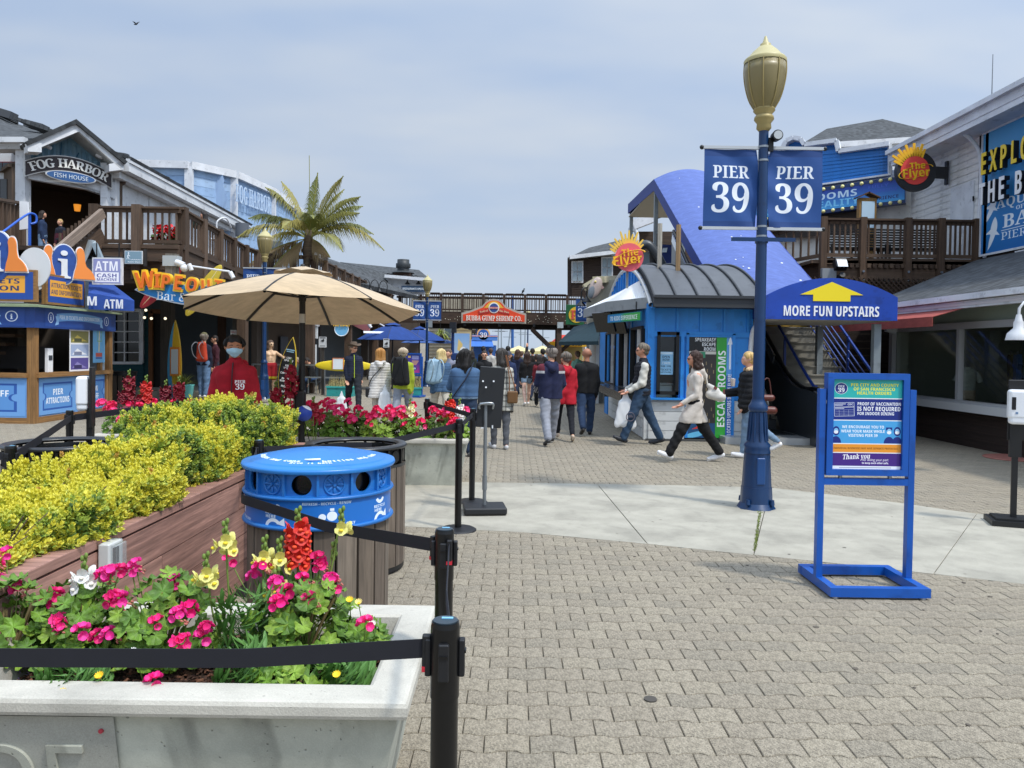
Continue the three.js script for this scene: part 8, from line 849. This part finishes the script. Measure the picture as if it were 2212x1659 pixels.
if(o.glasses){const gb=[];for(const e of[1,-1])gb.push(new THREE.SphereGeometry(1,12,8).scale(.024,.017,.008).rotateY(hy).translate(...H(e*.033,.1,.09).toArray()),tube([H(e*.055,.105,.082),H(e*.085,.105,.0)],.004,5,2));gb.push(tube([H(-.02,.106,.095),H(.02,.106,.095)],.004,5,2));obj('sunglasses',S(merged(gb)),M(0x0c0c0d,.15),t);}else if(!o.back)for(const e of[1,-1])obj('eye',S(new THREE.SphereGeometry(.0075,8,6).scale(1.3,.8,1).translate(...H(e*.033,.1,.083).toArray())),M(0x1d1512,.3),t);
if(!o.back&&!o.mask&&!o.torso)obj('lips',S(new THREE.SphereGeometry(1,10,6).scale(.022,.006,.006).rotateY(hy).translate(...H(0,.045,.088).toArray())),M(0x9c5a50,.5),t);
if(o.mask!==undefined){add('face_mask',[B(H(0,.064,.058),.054,H(0,.035,.05),.044),B(H(0,.082,.088),.022,H(0,.06,.1),.018),B(H(.045,.065,.035),.036),B(H(-.045,.065,.035),.036)],M(o.mask,.8),{c:.009,k:.03,clip:(x,y,z)=>y-H(0,.092,0).y,disp:(x,y)=>.002*Math.sin(y*420)});obj('mask_loop',S(merged([1,-1].map(e=>tube([H(e*.075,.08,.04),H(e*.09,.1,-.01),H(e*.075,.05,.03)],.002,4,8)))),M(0xe6eaee,.8),t);}if(o.brow)for(const e of[1,-1])obj('eyebrow',S(tube([H(e*.018,.121,.091),H(e*.034,.125,.088),H(e*.052,.118,.074)],.004,5,6)),M(o.hair,.8),t);
return t;
}
const at3=(u,d,y=0)=>PD(u,d,y),LEFT=-Math.PI/2,BK=Math.PI;
const navy=0x1c2238,jean=0x34506e,jeanL=0x6d8cb0,gry=0x9aa0ac,W1=[[.38,.05],[-.3,.35]],W2=[[-.28,.3],[.36,.08]];
{
const red=0xb81226,gd=person('guard in a red zipped jacket and pale blue face mask standing under the tan parasol',at3(505,8),.12,{h:1.7,c:.012,w:1.0,tr:.004,top:red,hem:.8,hood:1,neck:.082,zip:0x3a0a12,pant:0x16181d,shoe:0x141414,hair:0x15110f,skin:0xa9704e,mask:0xa9cfe0,brow:1,hy:.25,hp:.03,arms:[[.1,.22,.45,.55],[.1,.22,.45,.55]],legs:[[0,0],[0,0]]});const lg=[mv(text3('PIER','serif_bold',.032,.003),.085,1.245,.135,.25),mv(text3('39','serif_bold',.06,.003),.085,1.195,.137,.25)];obj('chest_lettering',lg,M(0xf2f0ee,.7),gd);
const mn=person('lifeguard statue with bare chest and red and yellow trunks holding the surfboard menu',STATUE,.45,{name:'statue',cat:'statue',h:1.82,torso:1,shorts:.85,pant:0xa81a26,pcol:(x,y)=>y<.62&&y>.54?lin(0xd9c22e):lin(0xb01c28),hair:0x6b5546,long:.1,skin:0xd8b490,hy:.5,arms:[[1.25,.35,.1,-.2],[0,.16,.15]],glasses:1});
obj('plinth',bx(.6,.1,.5,0,-.02,0),M(0x4a4a4a,.8),mn);
}
function pack(label,p,yaw,col,o={}){const t=thing(o.name||'backpack',label,o.cat||'backpack',p,yaw),w=o.w||.12,h=o.h||.2;obj('bag',net([B(V(w,-h,0),.075,V(w*.75,h,0),.06),B(V(-w,-h,0),.075,V(-w*.75,h,0),.06),B(V(0,-h,-.02),.085,V(0,h,-.01),.07)],.014,{k:.06}),clothM(col),t);obj('pocket',net([B(V(-w*.7,-h*.6,-.075),.05,V(w*.7,-h*.6,-.075),.05),B(V(-w*.7,-h*.1,-.07),.04,V(w*.7,-h*.1,-.07),.04)],.013,{k:.04}),clothM(o.col2||col),t);obj('strap',[tube([V(.08,h,.02),V(.1,h+.06,.12),V(.11,h-.05,.28),V(.12,-h*.5,.2),V(.1,-h,.05)],.014,6),tube([V(-.08,h,.02),V(-.1,h+.06,.12),V(-.11,h-.05,.28),V(-.12,-h*.5,.2),V(-.1,-h,.05)],.014,6),tube([V(-.03,h+.05,0),V(0,h+.1,0),V(.03,h+.05,0)],.01,6)],clothM(o.col3||col),t);if(o.dots){const R=mul32(3),d=[];for(let i=0;i<22;i++)d.push(mv(new THREE.SphereGeometry(1,8,6).scale(.009,.009,.006),(R()-.5)*.24,(R()-.5)*.44,-.083-.02*R()));obj('dot',d,M(0xe9e6e2,.6),t).userData.kind='stuff';}return t;}
function carrier(label,p,o={}){const t=thing('plastic_bag',label,'bag',p,o.yaw||0),s=o.s||1;t.scale.setScalar(s);obj('bag',net([B(V(-.1,-.42,0),.05,V(-.05,-.16,0),.05),B(V(.1,-.44,0),.055,V(.04,-.16,0),.05),B(V(0,-.4,.02),.07,V(0,-.15,0),.055),B(V(-.04,-.15,0),.035,V(-.015,-.02,0),.012),B(V(.04,-.15,0),.035,V(.015,-.02,0),.012)],.011,{k:.04,disp:(x,y,z)=>.005*Math.sin(x*60+y*14)*Math.sin(y*18+z*30)}).scale(1,1,.55),M(o.c||0xeff1f2,.35,{transmission:.25,thickness:0}),t);obj('handle',tube([V(-.02,-.05,0),V(0,.03,0),V(.02,-.05,0)],.008,6),M(0xeff1f2,.4),t);if(o.mark)obj('print',[new THREE.TorusGeometry(.055,.006,5,24).translate(.03,-.32,.1),bx(.07,.012,.004,.03,-.32,.1),bx(.05,.01,.004,.03,-.3,.1)],M(0x5a5560,.7),t);return t;}
{const q=at3(440,21.5,.18);person('man in a khaki cap, navy jacket and jeans with an orange backpack seen from behind',q,BK-.25,{back:1,h:1.78,top:navy,pant:jeanL,shoe:0xd8d8d8,sole:0xf2f2f2,hair:0x8d8478,cap:0x7d7a58,hy:.4,girth:1.08});pack('orange red hiking backpack worn by the man in the khaki cap',q.clone().add(V(.02,1.28,.2)),Math.PI-.25+Math.PI,0xd0482a,{col2:0xb83a22,col3:0x8a8f96,w:.1,h:.2}).rotation.y=-.25;
person('man with glasses in a burgundy jacket behind the orange backpack',at3(463,23,.18),-.9,{h:1.74,c:.022,top:0x4d1f2c,pant:0x2c3648,shoe:0x333333,hair:0x2a211c,glasses:1});
const hm=at3(763,19.7);person('man in a brown brimmed hat and navy puffer jacket with a lime zip',hm,.35,{h:1.74,top:0x18223a,puff:.009,zip:0xc4d83a,pant:0x1f242c,shoe:0x222222,hat:0x6d5c4c,glasses:1,hair:0x8a7a6a,hy:.55,legs:W1,girth:1.02,neck:.08});carrier('white plastic bag carried by the man in the brimmed hat',P(738,848,19.6),{s:1.15});
const cw=at3(820,16);person('woman in a long cream quilted coat with auburn hair seen from behind',cw,BK+.2,{back:1,h:1.6,top:0xe4dfd8,puff:.014,ps:.06,hem:.62,skirt:.07,hood:1,pant:0xd8cfc2,slim:1,shoe:0x8a8078,hair:0xb5803f,long:.14});{const t=thing('shoulder_bag','black crossbody bag with a thin strap on the cream quilted coat','bag',cw);obj('strap',tube([V(.1,1.32,.12),V(-.0,1.16,.17),V(-.14,1.0,.16),V(-.22,.84,.1)],.011,6),blackM,t);obj('bag',rbx(.09,.2,.2,.03,-.24,.7,.03),blackM,t);}
const lw=at3(869,15.8);person('woman in a lime green jacket and grey trousers seen from behind',lw,BK-.15,{back:1,h:1.63,top:0xb4c634,hood:1,tr:.02,hem:.84,puff:.004,ps:.12,pant:gry,shoe:0xd0d0d0,hair:0xb9a88e,legs:W2,arms:[[.5,.2,.9],[.05,.12,.15]]});pack('black backpack with white dots on the lime green jacket',lw.clone().add(V(-.02,1.16,.19)),-.15,0x17181b,{dots:1,w:.12,h:.22});carrier('white plastic bag hanging beside the lime green jacket',P(832,835,15.8),{s:1.1});
const bw=at3(951,16.5);person('woman with blonde bobbed hair in a blue quilted jacket and cream trousers',bw,BK+.45,{back:1,h:1.63,top:0x4d6f94,puff:.01,ps:.06,hem:.76,tr:.015,pant:0xddd5c4,shoe:0x4a4038,hair:0xdcc48a,long:.08,legs:W1});pack('light blue backpack on the blue quilted jacket',bw.clone().add(V(-.13,1.14,.16)),.45,0x9fc0d6,{w:.11,h:.19,col3:0xb2ccdc});
const dj=at3(1003,11.6);person('woman with black hair in a denim jacket and dark jeans seen from behind',dj,BK,{back:1,h:1.6,w:1.05,top:0x44658c,tcol:(x,y,z)=>lin(Math.abs(y-1.3)<.008||Math.abs(y-.97)<.012?0x2f4a6c:y<.965?0x7d98b4:0x4d7098),hem:.93,tr:.018,puff:.006,ps:.15,pant:0x2c405c,girth:1.08,shoe:0x4a4a4a,hair:0x16120f,long:.16,hy:-.5,arms:[[.55,.3,1.6],[.5,.3,1.5]]});{const t=thing('bag_strap','dark crossbody strap across the denim jacket','bag',dj);obj('strap',tube([V(.13,1.42,.06),V(.03,1.2,.165),V(-.12,.98,.16),V(-.2,.86,.1)],.011,6),M(0x1c2436,.8),t);obj('bag',rbx(.07,.16,.18,.03,-.24,.8,-.02),blackM,t);}
const pc=at3(1079,12.5);person('woman in a black and white plaid coat and grey slim jeans with a white mask',pc,BK+.25,{back:1,h:1.62,top:0xd8d6cc,tcol:(x,y,z,a)=>{const p=v=>Math.max(0,Math.sin(v*62))>.62,q=(p(x+z*.8)?.45:1)*(p(y)?.45:1);return[.62*q,.61*q,.54*q];},c:.014,hem:.66,pant:0x5f6268,slim:1,shoe:0xb9b9b9,sole:0xf0f0f0,hair:0x3c3733,long:.1,hy:.7,mask:0xeceae6,legs:[[.08,.02],[-.1,.05]]});{const t=thing('handbag','brown leather handbag on a long strap beside the plaid coat','bag',P(1107,858,12.4));obj('bag',rbx(.17,.2,.08,.025,0,0,0),M(0x6a4a28,.5),t);obj('strap',[tube([V(-.05,.08,0),V(-.06,.35,.02),V(-.12,.68,.02)],.009,6),tube([V(.06,.08,0),V(-.02,.35,.02),V(-.11,.68,.02)],.009,6)],M(0x7a4f30,.5),t);}
person('woman with long brown hair in a black top and pale jean shorts',at3(1137,22.5),BK+.1,{back:1,h:1.56,c:.02,top:0x111114,hem:.9,shorts:.3,pant:0x8fa9c2,skin:0xe0b49c,shoe:0xe4e2de,hair:0x3c281c,long:.24,legs:W2,tr:.012});
person('man in a black cap, navy track jacket with white stripes and grey trousers',at3(1187,13.2),BK+.12,{back:1,h:1.68,w:1.04,girth:1.04,top:navy,tcol:(x,y,z,a)=>{const r=Math.abs(x);return lin(y>1.27&&r>.13?(y<1.32?0xe6e4e4:0x6d2434):r>.15&&y<1.1&&Math.sin(r*300)>.6&&z>0?0xdedee4:0x20264a);},hood:1,tr:.022,hem:.82,c:.014,pant:0xa3a7b2,shoe:0x2a2a2c,sole:0xe6e6e6,hair:0x8a8078,cap:0x15161a,hy:.5,mask:0xb9d0dc,legs:W2,arms:[[.2,.2,.9],[.2,.2,.9]]});
person('woman with curly grey hair in a bright red jacket seen from behind',at3(1219,13.9),BK+.1,{back:1,h:1.6,top:0xc8152c,hood:1,hem:.72,pant:0x191c26,slim:1,shoe:0xb9a692,sole:0xe9e6e0,hair:0x6f665c,curly:1,legs:W1,hy:.6,glasses:1});
person('bald man in a black jacket and blue jeans walking away',at3(1265,14.8),BK,{back:1,h:1.66,w:1.07,girth:1.06,top:0x0f1013,hem:.84,tr:.02,pant:0x2e4566,shoe:0x241f1c,skin:0xa8745a,legs:[[-.22,.5],[.16,.02]]});
const vm=at3(1385,13.3);person('man in a black quilted vest over white sleeves and jeans walking left',vm,LEFT,{h:1.76,girth:1.12,belly:.05,vest:1,top:0x1b1d28,puff:.012,ps:.06,hem:.87,sleeve:0xe8e4d8,pant:0x36506c,shoe:0x22252c,sole:0xe9e4da,hair:0x7d7262,skin:0xcf9478,glasses:1,c:.014,legs:[[.42,.08],[-.34,.12]],arms:[[.15,.1,.85],[.1,.12,.95]],neck:.075});carrier('white plastic bag with a round print held by the man in the black vest',P(1352,846,13.2),{s:1.32,mark:1,yaw:.2});
const wc=at3(1497,11.3);person('woman in a cream coat with curly dark hair striding left',wc,LEFT,{h:1.66,top:0xe6dcd0,hem:.64,tr:-.012,hood:1,pant:0x141416,shoe:0xd9d9d9,sole:0xf4f4f4,hair:0x3f2a22,long:.08,curly:1,glasses:1,skin:0xc98f74,c:.014,legs:[[.5,.04],[-.46,.12]],arms:[[.1,.1,.9],[-.1,.12,.4]]});{const t=thing('shoulder_bag','white slouchy shoulder bag with brown patches behind the cream coat','bag',P(1545,845,11.25));t.scale.setScalar(.82);obj('bag',net([B(V(-.09,-.06,0),.08,V(.1,-.1,0),.09),B(V(-.12,.1,0),.04,V(0,.0,0),.08)],.012,{k:.05}),clothM(0xe6e2da),t);obj('strap',tube([V(-.14,.12,0),V(-.2,.34,.03),V(-.26,.5,.05)],.014,6),M(0xd9d2c4,.7),t);obj('patch',[bx(.06,.05,.01,-.02,.06,.085,0,0,-.5),bx(.03,.12,.02,.14,-.02,.05)],M(0x6d3a30,.6),t);}
const bl=at3(1613,11.9);person('blonde woman in a black puffer with fur collar behind the lamp post',bl,LEFT-.1,{h:1.62,top:0x14161c,puff:.014,ps:.09,hem:.82,tr:.025,fur:0xc8ab84,pant:0x86a2be,slim:1,shoe:0xe8e8e8,sole:0xf4f4f4,hair:0xd9b878,skin:0xd8a58a,c:.014,legs:[[.1,.0],[-.4,.5]],arms:[[.1,.12,.3],[.3,.12,1.1]]});{const t=thing('handbag','brown leather tote behind the blue lamp post','bag',P(1658,868,11.6));obj('bag',net([B(V(-.08,-.12,0),.06,V(.09,-.13,0),.06),B(V(-.06,.06,0),.05,V(.06,.06,0),.05)],.012,{k:.05}),M(0x5c2a20,.45),t);obj('handle',tube([V(-.06,.08,0),V(-.08,.3,.02),V(.0,.36,0),V(.06,.08,0)],.01,6),M(0x4c221a,.5),t);const cu=thing('drink_cup','clear plastic cup held by the blonde woman','cup',P(1583,826,11.8));obj('cup',lathe([[.03,-.06],[.04,.05],[.042,.055],[0,.065]],16),M(0xe4dcd4,.2,{transmission:.5,thickness:0}),cu);obj('drink',lathe([[0,-.055],[.028,-.055],[.036,.02],[0,.02]],14),M(0xc9a890,.4),cu);}
}
{
const C=(l,u,d,yaw,o)=>person(l,at3(u,d),yaw,{c:d>26?.034:.022,shoe:0x222326,pant:0x24304a,...o});
C('man in sunglasses and a black hoodie walking towards the viewer in the crowd',1045,21,0,{h:1.6,top:0x141518,glasses:1,hair:0x3a2c24,legs:W1,w:1.1});C('person in a grey cap and blue jacket walking towards the viewer in the crowd',1097,20,.1,{h:1.56,top:0x22335c,hair:0x6a625c,cap:0x55555f,pant:0x1c1e24});C('woman in a white mask and black coat facing the viewer in the crowd',992,19,.2,{h:1.52,top:0x141416,mask:0xf0f0f0,hair:0x231a18,long:.15,shirt:0xe8e8e8});C('man in a grey tee shirt behind the blonde woman in the crowd',968,20,-.4,{h:1.6,top:0x8c8fa0,short:1,hair:0x6a5548,pant:0x3a4458});
[['tall person in black with white pack in the middle of the crowd',1043,33,0x131417,1.78,0x1a1512],['person in a white top with a black backpack in the crowd',1059,31,0xd8d4cc,1.7,0x4a3428],['tall person in black seen against the pale sky in the crowd',1096,30,0x0f1012,1.78,0x17120f],['person in a navy jacket left of the long haired woman in the crowd',1117,27,0x1c2444,1.66,0x4c3020],['person in dark brown with raised arm in the crowd',1149,29,0x2a2422,1.7,0x241c18],['person in black right of the far lamp post in the crowd',1171,28,0x141518,1.7,0x201a16],['person in a dark jacket behind the raised arm in the crowd',1158,25,0x24282c,1.5,0x3a2a20],['person in a red jacket beside the navy track jacket in the crowd',1165,22,0x8c2630,1.5,0x2c211c],['person in a green shirt by the red food stand',1246,24,0x7fae98,1.62,0x6a5844],['person in a grey green jacket at the right of the crowd',1126,33,0x5d6458,1.6,0x6a5040],['person in a beige coat between the dark figures in the crowd',1084,35,0xa89a84,1.62,0x5a4434],['person in a dark green jacket at the left of the crowd',1018,30,0x26302a,1.6,0x2a201a],['person in a blue shirt far back in the crowd',1073,39,0x3a5a8c,1.6,0x3a2a20],['person in a pale shirt far back right in the crowd',1140,38,0xb9b4aa,1.6,0x4a3a2e],['person in black at the far left of the crowd',1008,36,0x1a1b20,1.64,0x2a221e]].forEach(([l,u,d,c,h,hr],i)=>C(l,u,d,BK+(i%3-1)*.4,{back:1,h,top:c,hair:hr,long:i%4===3?.15:0,legs:i%2?W1:W2,pant:[0x24304a,0x1c1e24,0x3a4a62][i%3],arms:i===4?[[2.4,.3,.6],[.1,.14,.2]]:undefined}));
const q1=P(92,457,24),q2=P(130,477,23),q3=P(441,455,23.4);person('woman in a blue jacket at the restaurant entrance upstairs',V(q1.x,DK+.1,q1.z),1.9,{h:1.68,c:.026,top:0x22385c,pant:0x7d9ab8,shoe:0x333333,hair:0x2c1f1a,long:.1});person('blond boy in a dark red and navy jacket at the restaurant entrance upstairs',V(q2.x,DK+.05,q2.z),-.3,{h:1.32,c:.022,top:0x2a2034,tcol:(x,y)=>lin(y<1.2?0x5a1a2c:0x1c2030),pant:0x202430,shoe:0x222222,hair:0xc9a468});person('woman in dark green raising both hands to her face behind the timber railing',V(q3.x,DK,q3.z),-1.2,{h:1.72,c:.026,top:0x14352c,pant:0x22252c,shoe:0x222222,hair:0x241a16,long:.1,arms:[[1.3,.3,1.6],[1.3,.3,1.6]]});
const sit=(l,u,d,yaw,o)=>{const p=at3(u,d);person(l,p,yaw,{seat:1,c:.024,legs:[[1.5,1.5],[1.5,1.5]],shoe:0x333333,...o});const t=thing('patio_chair','dark patio chair under '+l.slice(0,l.indexOf(' ',9))+' '+l.split(' ').slice(-4).join(' '),'chair',p,yaw);obj('seat',bx(.42,.04,.42,0,.4,-.02),M(0x26282a,.6),t);obj('backrest',bx(.42,.4,.03,0,.72,-.22),M(0x26282a,.6),t);for(const[x,z]of[[-.18,.17],[.18,.17],[-.18,-.2],[.18,-.2]])obj('leg',bx(.03,.4,.03,x,.2,z),M(0x26282a,.6),t);};
sit('seated man in black with bowed head behind the patio rail',678,27.2,-1.3,{h:1.75,top:0x141517,pant:0x3c5a86,hair:0x2a201a,lean:.3,hp:.4,w:1.1});sit('seated woman with a pale cap and green top behind the patio rail',641,27.4,1.2,{h:1.66,top:0x3f5a52,pant:0x4a5468,hair:0x8a6a4c,cap:0xb9a88e});
}
renderer.render(scene,camera);
